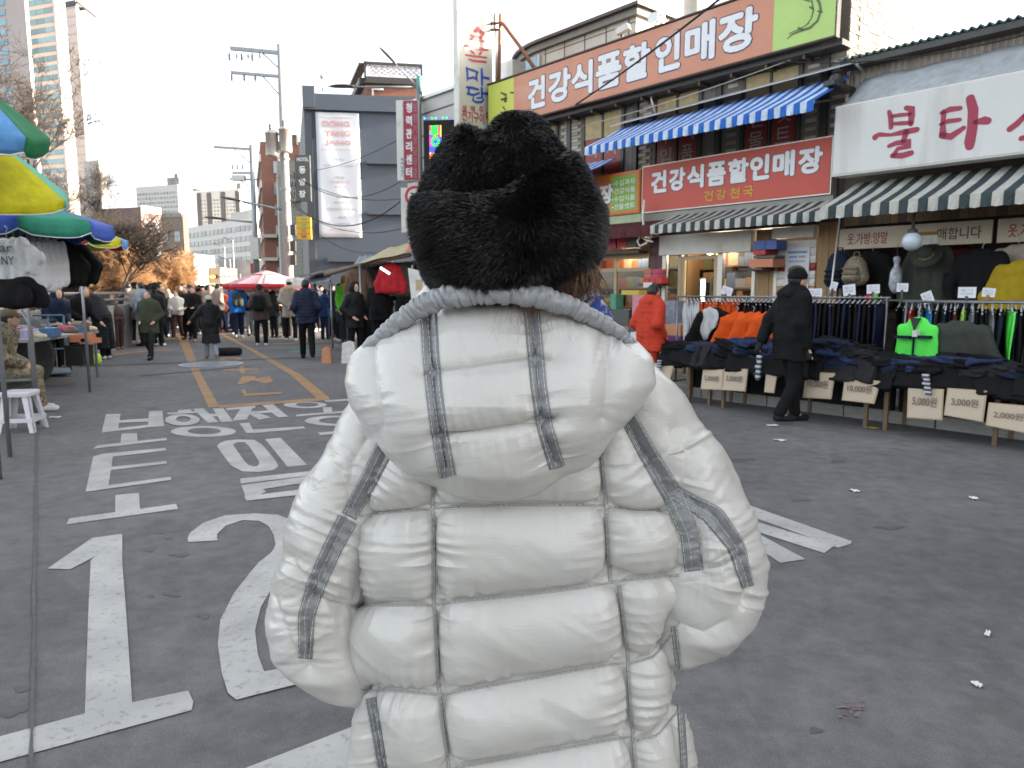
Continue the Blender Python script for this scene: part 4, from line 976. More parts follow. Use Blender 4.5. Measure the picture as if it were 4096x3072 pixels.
bigpx = [(1700 + 890 * k, 1700 + 1040 * k, 385), (1700 + 1065 * k, 1700 + 1260 * k, 360), (1700 + 1265 * k, 1700 + 1450 * k, 315), (1700 + 1475 * k, 1700 + 1700 * k, 300), (2300 + 415 * k, 2300 + 650 * k, 255), (2300 + 690 * k, 2300 + 910 * k, 215), (2300 + 950 * k, 2300 + 1210 * k, 160), (2300 + 1240 * k, 2300 + 1580 * k, 115)]
letters('건강식품할인매장', bigpx, (5.24, 5.86), -.474, .045, M_WTXT, M_NAVY, .02, sg)
b = MB(FM)                                        # ink drawing on the green panel: knobbly ginseng-like root
def drawpx(mb, F, pts, n, ox, oy, kk, mi=None, kw=1.0):
 o = []
 for st in pts:
  q = []
  for x, y, w_ in st:
   a = F.hit(ox + x * kk, oy + y * kk, n); e = F.hit(ox + x * kk, oy + (y + w_) * kk, n); q.append((a[0], a[1], abs(a[1] - e[1]) * kw))
  o.append(q)
 brush(mb, o, n, mi)
drawpx(b, FAC, [[(2060, -60, 20), (2110, 20, 22), (2125, 90, 22), (2095, 180, 24), (2030, 240, 26), (1950, 265, 22), (1870, 300, 14), (1835, 335, 8)], [(2045, 0, 12), (2060, 90, 14), (2040, 160, 12), (2000, 215, 10)], [(2030, 60, 16), (2055, 75, 18)], [(2100, 95, 16), (2140, 105, 8)], [(1930, 240, 16), (1980, 262, 12)], [(1975, -5, 10), (2030, 10, 14)], [(1850, 290, 8), (1960, 240, 10), (2020, 200, 10)]], -.474, 2300, 0, k)
b.obj('drawing', mat('ink_olive', (.10, .14, .05), .6), sg)
b = MB(FM); drawpx(b, FAC, [[(655, 800, 12), (700, 820, 26), (690, 870, 30)], [(660, 860, 20), (710, 850, 18), (700, 880, 14)], [(735, 800, 10), (765, 800, 14)], [(670, 920, 10), (690, 945, 14)]], -.474, 1700, 0, k); b.obj('drawing', mat('ink_dark', (.05, .07, .02), .6), sg)
b = MB(FM); b.box(-5.5, 2.46, -.49, -.35, 6.03, 6.055); b.obj('top_rail', M_BROWNM, sg)
# conduit and cables on the upper wall
b = MB(FM); pts = [FAC.hit(2600, 355, -.2), FAC.hit(2607, 400, -.2), FAC.hit(2622, 455, -.2)]; b.tube([(x, -.2, z) for x, z in pts], .022, 8)
tag(b.obj('conduit', M_ALU), 'grey conduit pipe bent down from the long orange sign to the blue awning', 'pipe')
def cable(label, pts, r=.012, m=None, name='cable'):
 b = MB(); b.tube(pts, r, 5); return tag(b.obj(name, m or M_BLACK), label, 'cable')
def sag(a, c, s_, n=12): return [Vector(a).lerp(Vector(c), i / n) - Vector((0, 0, s_ * 4 * (i / n) * (1 - i / n))) for i in range(n + 1)]
cable('thick black cable slanting across the orange sign letters', sag(at(2900, -20, 9.6), at(2130, 520, 17.6), .10), .016)
cable('thin pale wire running below the long sign to the window', sag(FAC.w(*[FAC.hit(2330, 505, -.3)[0], -.3, FAC.hit(2330, 505, -.3)[1]]), FAC.w(FAC.hit(3160, 240, -.3)[0], -.3, FAC.hit(3160, 240, -.3)[1]), .05), .008, M_ALU)
cable('thin dark wire drooping along the corrugated eaves at right', sag(FAC.w(1.55, -.35, 4.96), FAC.w(5.2, -.8, 4.42), .16), .009)
# ---- awnings
def stripes_mesh(mb, x0, x1, na, za, nb, zb, w_, drop, ia, ib, sagz=0.0, wave=.0, thick=.006):
 """striped slope from (na,za) at the wall to (nb,zb) in front, with a hanging valance; alternating materials ia, ib"""
 n = int(round((x1 - x0) / w_)); xs = np.linspace(x0, x1, n + 1)
 for i in range(n):
  a, c = xs[i], xs[i + 1]; mi = ia if i % 2 else ib
  rows = [(na, za), ((na + nb) / 2, (za + zb) / 2 - sagz), (nb, zb)]
  for (p, q) in zip(rows[:-1], rows[1:]): mb.add([(a, p[0], p[1]), (c, p[0], p[1]), (c, q[0], q[1]), (a, q[0], q[1])], [(3, 2, 1, 0)], mi, False)
  m = (a + c) / 2; y1 = nb - .004 + wave * math.sin(i * 1.7); y2 = nb + .01 + wave * math.sin(i * 1.7 + 1)
  mb.add([(a, nb, zb), (c, nb, zb), (a, y1, zb - drop), (m, y1 - wave, zb - drop - .012), (c, y2, zb - drop)], [(0, 2, 3, 4, 1)], mi, False)
def awning(label, x0, x1, na, za, nb, zb, w_, drop, ma, mb_, hood=None, bar=M_ALU, wave=.01):
 t = thing('awning', label, 'awning', FAC.w((x0 + x1) / 2, na, za))
 b = MB(FM); stripes_mesh(b, x0, x1, na, za, nb, zb, w_, drop, 0, 1, .02, wave); o = b.obj('canopy', [ma, mb_], t)
 s_ = o.modifiers.new('t', 'SOLIDIFY'); s_.thickness = .006
 b = MB(FM); b.tube([(x0, nb + .02, zb - .022), (x1, nb + .02, zb - .022)], .018, 8); b.obj('front_bar', bar, t)
 for x in (x0 + .25, x1 - .25):
  b = MB(FM); b.tube([(x, na + .02, za - .28), ((x + .25 if x < (x0 + x1) / 2 else x - .25), (na + nb) / 2, (za + zb) / 2 - .16), (x, nb + .03, zb - .04)], .016, 6); b.obj('arm', bar, t)
 return t
M_BLUE = cloth('awning_blue', (.025, .13, .47), .6); M_BWHITE = cloth('awning_white', (.52, .60, .74), .6)
M_DGRN = cloth('awning_dark', (.045, .06, .065), .65); M_CREAM = cloth('awning_cream', (.46, .45, .41), .65)
aw = awning('blue and white striped awning with grey metal hood under the upper windows', -1.76, 2.55, -.14, 4.58, -1.2, 4.06, .098, .135, M_BLUE, M_BWHITE)
b = MB(FM); b.prism([(-1.9, -.02, 4.70), (2.66, -.02, 4.80), (2.72, -.46, 4.64), (-1.84, -.44, 4.54)], (0, 0, .012)); b.prism([(2.66, -.02, 4.60), (2.66, -.02, 4.79), (2.72, -.46, 4.63)], (.01, 0, 0)); b.obj('hood', paint('hood_grey', (.50, .52, .55), .45, stain=(2, (.34, .33, .33), .5)), aw)
b = MB(FM); b.box(2.44, 2.60, -.75, -.1, 4.34, 4.40); b.ball((2.5, -.5, 4.45), (.09, .14, .09)); b.obj('motor', M_DARKM, aw)
awning('smaller blue and white striped awning at lower left beside the fur hat', -3.3, -1.92, -.14, 4.02, -1.0, 3.66, .098, .13, M_BLUE, M_BWHITE)
awning('narrow black and cream striped awning over the lit shop door', -.44, 2.60, -.16, 2.86, -.92, 2.60, .092, .135, M_DGRN, M_CREAM)
awning('wide dark green and cream striped awning over the clothing stall at right', 2.78, 7.4, -.28, 3.02, -1.32, 2.60, .112, .15, M_DGRN, M_CREAM)
t = awning('plain maroon awning above the shop window left of the door', -3.6, -.62, -.16, 2.80, -.72, 2.62, .09, .17, cloth('awning_maroon', (.10, .03, .03)), cloth('awning_maroon_2', (.085, .026, .028)))
# ---- lower signs
M_RED1 = mat('sign_red', (.48, .055, .035), .45, noise=(1.2, .10)); M_OR2 = mat('sign_orange_2', (.55, .16, .03), .45, noise=(1.2, .10)); M_GRN2 = mat('sign_green_2', (.20, .38, .04), .45, noise=(2, .1))
M_YLET = paint('letter_yellow', (.55, .34, .03), .5)
s2 = signboard('shop_sign', 'red shop sign with eight white Korean letters and four yellow ones beneath', -1.15, 2.41, 2.90, 3.74, -.32, [('main_panel', -1.13, 2.39, M_RED1)], .2, M_ALU)
rp = [(2300 + 660 * k, 2300 + 795 * k), (2300 + 815 * k, 2300 + 955 * k), (2300 + 970 * k, 2300 + 1115 * k), (2300 + 1140 * k, 2300 + 1305 * k), (2300 + 1320 * k, 2300 + 1500 * k), (2300 + 1510 * k, 2300 + 1680 * k), (2300 + 1705 * k, 2300 + 1895 * k), (2300 + 1925 * k, 2300 + 2135 * k)]
letters('건강식품할인매장', [(a, c, 700) for a, c in rp], (3.23, 3.62), -.324, .05, M_WTXT, M_NAVY, .012, s2)
yp = [(2300 + 1118 * k, 2300 + 1195 * k), (2300 + 1222 * k, 2300 + 1308 * k), (2300 + 1338 * k, 2300 + 1425 * k), (2300 + 1455 * k, 2300 + 1540 * k)]
letters('건강천국', [(a, c, 780) for a, c in yp], (2.99, 3.16), -.324, .02, M_YLET, None, 0, s2)
s3 = signboard('shop_sign', 'orange shop sign with green list panel, half hidden by the fur hat', -3.62, -1.19, 2.92, 3.70, -.32, [('main_panel', -3.60, -1.94, M_OR2), ('main_panel', -1.938, -1.21, M_OR2)], .2, M_OR2)
q = MB(FM); q.box(-1.90, -1.27, -.3225, -.3205, 2.99, 3.63); q.obj('list_panel', M_GRN2, s3)
for i, s_ in enumerate(('•수입과자', '•건강식품', '•수입식품', '•선물셋트')):
 q = MB(FM); z = 3.56 - i * .145; text(q, s_, -1.87, -1.30, z - .105, z, -.326, .012); q.obj('lettering', M_WTXT, s3)
letters('장', [(2398, 2452, 775)], (3.14, 3.52), -.326, .05, M_WTXT, M_NAVY, .01, s3)
letters('매', [(2300, 2380, 790)], (3.14, 3.52), -.326, .05, M_WTXT, M_NAVY, .01, s3)
b = MB(FM); b.box(-1.17, 2.44, -.28, -.02, 2.72, 2.888); tag(b.obj('ledge_board', M_CONC), 'weathered grey board strip under the red sign', 'ledge')
b = MB(FM); b.box(-3.62, -1.18, -.28, -.02, 2.76, 2.908); tag(b.obj('ledge_board', paint('pale_green', (.36, .42, .25), .6, noise=(6, .2))), 'pale green board strip under the orange sign', 'ledge')
b = MB(FM); pts = [FAC.hit(u, v, -.5) for u, v in ((2578, 800), (2572, 870), (2577, 905), (2600, 930), (2612, 945), (2590, 975), (2567, 985), (2560, 965), (2575, 945), (2600, 962), (2625, 968))]
b.tube([(x, -.5 - .01 * i, z) for i, (x, z) in enumerate(pts)], .02, 7); tag(b.obj('drain_hose', M_WHITE), 'looped white hose hanging between the orange and red signs', 'hose')
# ---- ground floor fronts
M_WOOD = [mat('plank_%d' % i, c, .6, noise=(7, .22), bump=(25, .25)) for i, c in enumerate([(.27, .165, .075), (.23, .135, .06), (.31, .195, .09)])]
M_MAROON = paint('maroon', (.075, .022, .02), .45); M_TANF = paint('tan_frame', (.42, .32, .20), .45)
gf = thing('health_food_shop', 'lit glazed health food shop front with sliding door and white shutter box', 'shop', FAC.w(0, 0, 0))
b = MB(FM); b.box(-3.7, 2.40, 3.2, 3.3, 0, 2.78); b.box(-3.7, 2.40, .3, 3.2, 2.70, 2.78); b.box(-3.7, -3.6, .02, 3.2, 0, 2.7); b.box(2.36, 2.42, .02, 3.2, 0, 2.7); b.obj('wall', mat('shop_inner', (.14, .10, .07), .8, noise=(3, .2)), gf)
b = MB(FM); b.box(-3.6, 2.36, .0, 3.2, .10, .13); b.obj('floor', mat('shop_floor', (.22, .2, .17), .5), gf)
b = MB(FM); b.box(-3.7, 2.42, .0, .28, 2.50, 2.78); b.obj('lintel', M_BROWNM, gf)
for nm, x0, x1, m in (('post', -.86, -.78, M_ALU), ('post', -.50, -.43, M_TANF), ('post', .33, .43, M_ALU), ('post', 1.00, 1.06, M_ALU), ('post', 1.395, 1.455, M_ALU), ('post', -2.04, -1.98, M_TANF)):
 b = MB(FM); b.box(x0, x1, -.03, .05, .12, 2.16); b.obj(nm, m, gf)
b = MB(FM); b.box(-.43, .33, -.025, .04, 2.04, 2.10); b.box(-.43, -.36, -.02, .03, .13, 2.04); b.box(.26, .33, -.02, .03, .13, 2.04); b.obj('door_frame', M_TANF, gf)
b = MB(FM); b.box(-3.6, -1.18, -.02, .05, 2.10, 2.2); b.box(-3.6, -1.18, -.02, .05, 1.86, 1.93); b.obj('transom', M_TANF, gf)
b = MB(FM); b.box(-.78, -.50, .0, .008, .13, 2.16); b.obj('pane', M_GLASS, gf)
b = MB(FM); b.box(.43, 1.0, .0, .008, .13, 2.16); b.obj('pane', M_GLASS, gf)
b = MB(FM); b.box(-1.98, -1.18, .0, .008, .13, 1.86); b.obj('pane', M_GLASS, gf)
b = MB(FM); b.box(-3.6, -2.04, .0, .008, .13, 1.86); b.obj('pane', M_GLASS, gf)
b = MB(FM); b.box(-.84, 1.04, -.16, .0, 2.13, 2.48); o = b.obj('shutter_box', M_WHITE, gf)
b = MB(FM); b.box(1.41, 2.10, -.16, .0, 2.31, 2.48); b.obj('shutter_box', M_WHITE, gf)
for i in range(18):                               # slatted shutter with coloured slats
 z = .12 + i * .12; m = {16: M_WHITE, 15: M_WHITE, 14: mat('slat_red', (.25, .03, .03), .5), 11: mat('slat_ochre', (.42, .20, .05), .5), 7: mat('slat_teal', (.06, .20, .24), .5)}.get(i, M_WHITE)
 b = MB(FM); b.prism([(1.46, -.02, z), (1.46, -.035, z + .05), (1.46, -.02, z + .112), (1.46, .02, z + .112), (1.46, .02, z)], (.63, 0, 0)); b.obj('slat', m, gf)
pieces('plank', [(1.06 + i * .085, 1.06 + i * .085 + .081, -.02 - .004 * (i % 3), .03, .12, 2.48) for i in range(4)] + [(2.12 + i * .083, 2.12 + i * .083 + .079, -.02 - .004 * (i % 2), .03, .12, 2.52) for i in range(4)], M_WOOD, gf, FM)
pieces('plank', [(-1.16 + i * .075, -1.16 + i * .075 + .071, -.02 - .004 * (i % 2), .03, .12, 2.48) for i in range(4)], M_MAROON, gf, FM)
p0 = FAC.hit(3160, 995, -.06); p1 = FAC.hit(3255, 1110, -.06)
t = thing('poster', 'white poster with green oval picture taped to the slatted shutter', 'poster', FAC.w(1.78, -.05, 1.3))
b = MB(FM); b.box(1.60, 2.0, -.047, -.040, 1.10, 2.16); b.obj('sheet', paint('poster_white', (.62, .64, .70), .4), t)
b = MB(FM); b.add([(1.80 + .15 * math.cos(a), -.049, 1.80 + .085 * math.sin(a)) for a in np.linspace(0, 2 * PI, 24, endpoint=False)], [tuple(range(24))]); b.obj('picture', mat('olive_pic', (.12, .15, .09), .5, noise=(30, .5)), t)
for z, x0, x1, c in ((2.09, 1.64, 1.96, (.15, .25, .5)), (2.02, 1.66, 1.80, (.2, .3, .55)), (2.02, 1.82, 1.94, (.3, .35, .3)), (1.95, 1.66, 1.93, (.35, .4, .6)), (1.60, 1.66, 1.94, (.5, .2, .2)), (1.52, 1.66, 1.90, (.4, .4, .45))):
 b = MB(FM); b.box(x0, x1, -.0492, -.0475, z - .02, z + .015); b.obj('print', mat('print_%.2f_%.2f' % (z, x0), c, .5), t)
# goods inside: shelves carrying rows of boxes
M_SHELF = paint('shelf_wood', (.20, .13, .07), .6)
CART = [mat('carton_%d' % i, c, .6, noise=(8, .18)) for i, c in enumerate([(.36, .20, .09), (.45, .27, .10), (.30, .05, .04), (.24, .14, .06), (.42, .34, .22), (.16, .18, .07), (.40, .12, .05), (.28, .26, .28), (.47, .36, .08), (.10, .14, .25)])]
proto = {}
def carton(x, n, z, w_, d, h, mi, label, group, name='carton', F=FAC):
 key = mi
 if key not in proto: proto[key] = unit_box('carton', CART[mi] if isinstance(mi, int) else mi)
 o = bpy.data.objects.new(name, proto[key]); COL.objects.link(o)
 o.matrix_world = F.M @ Matrix.Translation((x, n, z + h / 2)) @ Matrix.Diagonal((w_, d, h, 1))
 return tag(o, label, 'box', group)
for si, (x0, x1, n) in enumerate(((-3.55, -1.75, 1.1), (-1.3, -.85, .9), (-2.5, -.95, 2.3), (-.25, .75, .95))):
 t = thing('shelf', ('shelf of packaged goods behind the left shop window', 'narrow shelf just inside the shop door at left', 'deep shelf at the back of the lit shop doorway', 'shelf of boxes behind the right shop pane')[si], 'shelf', FAC.w((x0 + x1) / 2, n, .13))
 for z in (.35, .75, 1.15, 1.55, 1.95):
  b = MB(FM); b.box(x0, x1, n - .2, n + .2, z - .025, z); b.obj('board', M_SHELF, t)
 for x in (x0, x1):
  b = MB(FM); b.box(x - .02, x + .02, n - .2, n + .2, .13, 2.3); b.obj('upright', M_SHELF, t)
 for z in (.75, 1.15, 1.55, 1.95):
  x = x0 + .04
  while x < x1 - .14:
   w_ = random.uniform(.10, .24); h = random.uniform(.14, .34)
   if x + w_ < x1 - .02 and random.random() < .93: carton(x + w_ / 2, n - .05, z, w_ * .96, .28, h, random.randrange(10), ('small packaged goods box on the shelf behind the left window', 'box of goods on the narrow shelf left of the door', 'carton stacked on shelf seen through the open doorway', 'carton on shelf behind the right glass pane')[si], ('goods in the left window', 'goods by the door', 'goods at the back of the shop', 'goods behind the right pane')[si])
   x += w_
t = thing('display_fridge', 'glass fronted fridge with lit tube inside the shop doorway', 'fridge', FAC.w(-1.0, 1.5, .13))
b = MB(FM); b.box(-1.28, -.82, 1.5, 1.9, .13, 1.75); b.obj('body', M_ALU, t); b = MB(FM); b.box(-1.24, -.86, 1.488, 1.498, .3, 1.65); b.obj('pane', mat('fridge_dark', (.05, .06, .07), .2), t)
b = MB(FM); b.box(-1.2, -.92, 1.48, 1.487, 1.48, 1.62); b.obj('print', mat('fridge_blue', (.08, .25, .35), .4), t)
M_LED = mat('led_white', (1, 1, 1), .5, emit=((.85, 1.0, .85), 1.6)); M_BULB = mat('bulb_warm', (1, 1, 1), .5, emit=((1.0, .82, .5), 3.0))
t = thing('led_strip', 'bright vertical strip of white lights in the shop doorway', 'light', FAC.w(-.1, .25, 1.2))
for i in range(16): b = MB(FM); z = 1.26 + i * .027; b.box(-.16, -.09, .2, .22, z, z + .019); b.obj('lamp', M_LED, t)
b = MB(FM); b.box(-.17, -.08, .222, .24, .13, 1.71); b.obj('backing', M_ALU, t)
t = thing('ceiling_lamp', 'glowing warm lamp above the shop door', 'lamp', FAC.w(-.02, .5, 2.3))
b = MB(FM); b.ball((-.02, .25, 2.17), (.075, .075, .045), 14); b.obj('bulb', M_BULB, t); b = MB(FM); b.tube([(-.02, .25, 2.2), (-.02, .25, 2.5)], .012, 6); b.obj('stem', M_ALU, t)
def lamp(name, loc, e, col, r=.25):
 l = bpy.data.lights.new(name, 'POINT'); l.energy = e; l.color = col; l.shadow_soft_size = r
 o = bpy.data.objects.new(name, l); COL.objects.link(o); o.location = loc; return o
lamp('shop_lamp', FAC.w(0, .75, 2.35), 22, (1, .78, .5)); lamp('shop_lamp', FAC.w(-2.2, .7, 2.35), 13, (1, .78, .5)); lamp('shop_lamp', FAC.w(1.0, .6, 2.3), 8, (1, .8, .55))
# boxes on the plank column and stacked goods outside
BOXM = dict(blue=mat('crate_blue', (.05, .10, .34), .5, noise=(9, .2)), red=mat('crate_red', (.45, .03, .03), .5), orange=mat('crate_orange', (.55, .20, .10), .55, noise=(9, .12)), pink=mat('box_pink', (.42, .04, .12), .5), white=mat('box_white', (.62, .62, .62), .5), purple=mat('box_purple', (.12, .035, .16), .5), grey=mat('box_grey', (.09, .09, .09), .5), ltblue=mat('box_ltblue', (.20, .26, .38), .5, noise=(14, .4)), redrow=mat('box_redrow', (.45, .12, .09), .5))
def boxat(u0, v0, u1, v1, n, d, m, label, grp=None, name='carton'):
 a = FAC.hit(u0, v1, n); c = FAC.hit(u1, v0, n)
 return carton((a[0] + c[0]) / 2, n + d / 2, a[1], c[0] - a[0], d, c[1] - a[1], m, label, grp, name)
b = MB(FM); z = FAC.hit(3060, 1072, -.4)[1]; b.box(1.0, 1.42, -.42, -.02, z - .03, z); tag(b.obj('wall_shelf', M_DARKM), 'dark bracket shelf on the plank column carrying cartons', 'shelf')
boxat(3014, 962, 3060, 1000, -.40, .3, BOXM['blue'], 'blue carton at top left of the stack on the plank column'); boxat(3061, 960, 3107, 998, -.40, .3, BOXM['blue'], 'blue carton at top right of the stack on the plank column')
boxat(3012, 1000, 3062, 1020, -.40, .3, BOXM['red'], 'red carton under the blue ones on the plank column'); boxat(3012, 1020, 3100, 1034, -.36, .28, BOXM['grey'], 'dark flat box between red carton and orange carton')
boxat(2996, 1034, 3092, 1070, -.42, .36, BOXM['orange'], 'orange carton at the bottom of the stack on the plank column')
for i, (u, mm, lab) in enumerate(((2386, 'white', 'white gift box with red dot on the ledge beside the fur hat'), (2425, 'pink', 'pink gift box on the ledge above the left window'), (2468, 'red', 'red gift box on the ledge above the left window'), (2508, 'grey', 'dark grey gift box on the ledge above the left window'))):
 boxat(u, 952 - i * 2, u + 38, 998 - i * 2, -.28, .2, BOXM[mm], lab)
b = MB(FM); b.box(-2.8, -1.2, -.3, -.02, 2.19, 2.23); tag(b.obj('wall_shelf', M_DARKM), 'dark ledge carrying gift boxes over the left shop window', 'shelf')
for r_ in range(3):
 for cI in range(2): boxat(2577 + cI * 30, 1076 + r_ * 18, 2605 + cI * 30, 1093 + r_ * 18, -.3, .2, BOXM['redrow'] if cI == 0 else BOXM['pink'], 'flat red and pink boxes stacked against the maroon post', 'flat boxes by the maroon post')
for i in range(3): boxat(2575 + i * 24, 1110, 2598 + i * 24, 1134, -.32, .22, BOXM['red'], 'square red tins in a row under the flat boxes', 'red tins by the maroon post')
b = MB(FM); a = FAC.hit(2560, 1150, -.3); b.box(a[0], a[0] + .45, -.36, -.02, a[1] + .03, a[1] + .075); tag(b.obj('wall_shelf', M_BROWNM), 'brown shelf on the maroon post carrying red boxes', 'shelf')
a = FAC.hit(2573, 1130, -.4); b = MB(FM); b.box(a[0], a[0] + .2, -.40, -.385, a[1] - .09, a[1]); tag(b.obj('price_card', M_WHITE), 'blank white card under the red tins on the maroon post', 'card')
# ---- low building on the right with the white sign
low = thing('market_building', 'low market building with corrugated eaves behind the white sign', 'building', FAC.w(5, 0, 0))
b = MB(FM); b.box(2.46, 9.5, .0, .1, 2.5, 4.7); b.box(2.46, 9.5, 3.0, 3.1, 0, 4.5); b.box(2.46, 2.52, .0, 3.0, 0, 2.5); b.box(9.4, 9.5, 0, 3, 0, 2.5); b.box(2.46, 9.5, .1, 3.0, 2.62, 2.7); b.obj('wall', mat('stall_wall', (.13, .11, .09), .85, noise=(3, .3)), low)
def corr(x0, x1, n0, n1, zf, pitch, amp, horiz=True):
 xs = np.linspace(x0, x1, int((x1 - x0) / pitch * 6) + 1); G = []
 for i, x in enumerate(xs): G.append([(x, n0 - (0 if horiz else amp * math.sin(2 * PI * x / pitch)), zf(0) + (amp * math.sin(2 * PI * x / pitch) if horiz else 0)), (x, n1 - (0 if horiz else amp * math.sin(2 * PI * x / pitch)), zf(1) + (amp * math.sin(2 * PI * x / pitch) if horiz else 0))])
 return np.array(G)
b = MB(FM); b.grid(corr(2.5, 9.5, -.05, -.05, lambda t: 4.30 if t == 0 else 4.74, .085, .02, False)); b.obj('siding', mat('siding', (.36, .32, .29), .6, noise=(2, .15), stain=(3, (.20, .15, .12), .7, (3, 1, .3))), low)
b = MB(FM); b.grid(corr(2.42, 9.5, -.32, 3.2, lambda t: 4.78 if t == 0 else 5.1, .1, .022)); o = b.obj('roof', paint('roof_teal', (.035, .09, .085), .5, noise=(4, .3)), low); o.modifiers.new('t', 'SOLIDIFY').thickness = .02
b = MB(FM); b.box(2.44, 9.5, -.30, -.06, 4.66, 4.745); b.obj('gutter', M_DARKM, low)
G = []
for x in np.linspace(2.62, 9.2, 50): G.append([(x + .10 * (1 - t), -.12 - .58 * t, 4.50 - .50 * t - .03 * math.sin(PI * t) * (1 + math.sin(x * 3.1)) + .01 * math.sin(x * 9 + t * 5)) for t in np.linspace(0, 1, 8)])
b = MB(FM); b.grid(np.array(G), flip=True); o = b.obj('tarp', cloth('tarp_grey', (.36, .38, .40), .6, stain=(2, (.26, .25, .25), .5)), low); o.modifiers.new('t', 'SOLIDIFY').thickness = .01
M_WSIGN = mat('sign_white', (.60, .60, .59), .5, noise=(1, .05), stain=(2.2, (.43, .41, .38), .75, (2.2, 1, .18)))
ws = signboard('shop_sign', 'weathered white shop sign with big brushed crimson Korean letters', 2.63, 8.6, 3.08, 4.03, -.75, [('main_panel', 2.65, 8.58, M_WSIGN)], .3, M_WHITE)
M_CRIM = paint('letter_crimson', (.30, .018, .055), .5)
for st in ([[(1045, 965, 34), (1060, 1010, 46), (1062, 1100, 40)], [(1195, 932, 44), (1240, 940, 62), (1240, 1000, 56), (1235, 1070, 44)], [(1070, 1005, 30), (1130, 995, 34), (1230, 985, 30)], [(1075, 1070, 30), (1150, 1065, 36), (1235, 1060, 36)], [(925, 1185, 52), (960, 1162, 40), (1060, 1165, 26), (1180, 1140, 52), (1285, 1120, 48)], [(1195, 1140, 50), (1170, 1215, 44)], [(1045, 1262, 34), (1110, 1235, 44), (1225, 1225, 54), (1228, 1262, 40), (1120, 1285, 36), (1090, 1335, 44)], [(1075, 1345, 44), (1160, 1345, 52), (1235, 1322, 50)]],
           [[(1500, 975, 34), (1570, 945, 50), (1660, 935, 40)], [(1520, 965, 44), (1510, 1070, 40), (1510, 1165, 62)], [(1490, 1075, 26), (1550, 1048, 42), (1655, 1035, 36)], [(1505, 1170, 56), (1580, 1180, 62), (1690, 1105, 40)], [(1748, 852, 72), (1772, 950, 84), (1765, 1100, 84), (1742, 1230, 88), (1742, 1262, 72)], [(1790, 1055, 40), (1870, 1040, 72), (1898, 1045, 62)]],
           [[(2090, 1115, 52), (2150, 1070, 52), (2235, 985, 46)], [(2220, 1000, 44), (2330, 1080, 56)], [(2190, 1195, 46), (2300, 1170, 48), (2440, 1150, 44)], [(2310, 1170, 44), (2300, 1300, 48)]]):
 b = MB(FM); drawpx(b, FAC, st, -.754, 3072, 0, .4629); b.obj('letter', M_CRIM, ws)
# stall interior
for i, (x0, x1, s_, parts) in enumerate(((2.46, 4.46, '옷.가방.양말', True), (4.52, 6.5, '옷.가방.양말', False))):
 t = thing('shop_sign', ('cream strip sign with red and black Korean letters under the wide awning', 'second cream strip sign with a red letter at the right edge')[i], 'sign', FAC.w((x0 + x1) / 2, .1, 2.1))
 b = MB(FM); b.box(x0, x1, -.05, -.02, 2.10, 2.40); b.obj('board', mat('cream_board', (.55, .48, .38), .6, noise=(4, .1)), t)
 q = MB(FM); text(q, s_, x0 + .12, x0 + .70, 2.16, 2.33, -.053, .012); q.obj('lettering', M_CRIM, t)
 q = MB(FM); text(q, '매합니다', x0 + 1.35, x0 + 1.88, 2.17, 2.33, -.053, .012); q.obj('lettering', M_DARKM, t)
 if i == 0:
  q = MB(FM); q.box(x0 + 1.06, x0 + 1.36, -.058, -.054, 2.10, 2.24); q.obj('paper', M_WHITE, t); q = MB(FM); q.box(x0 + 1.05, x0 + 1.36, -.064, -.059, 2.245, 2.29); q.obj('paper', mat('tape_ochre', (.30, .16, .03), .5), t)
b = MB(FM); b.box(2.52, 4.6, -.04, .0, 2.46, 2.60); 
pieces('plank', [(2.52 + i * .11, 2.52 + i * .11 + .105, -.05, -.01 - .004 * (i % 3), 2.44, 2.62) for i in range(40)], [mat('old_plank_%d' % i, c, .7, noise=(8, .3)) for i, c in enumerate([(.16, .10, .055), (.10, .065, .04), (.21, .13, .07)])], low, FM)
c = at(3648, 966, 9.3); t = thing('globe_lamp', 'unlit white globe lamp hanging in front of the cream strip sign', 'lamp', c)
b = MB(); b.ball(c, .118, 24); b.obj('globe', mat('globe_white', (.50, .56, .64), .25, spec=.6), t); b = MB(); b.lathe([(.05, .10), (.06, .115), (.05, .15), (.02, .16), (.012, .6)], c, 12); b.obj('cap', M_DARKM, t)
b = MB(FM); b.tube([(2.55, -.6, .12), (2.72, -.6, 2.62)], .015, 8); tag(b.obj('tent_pole', M_ALU), 'thin grey awning pole in front of the blue backpack', 'pole')
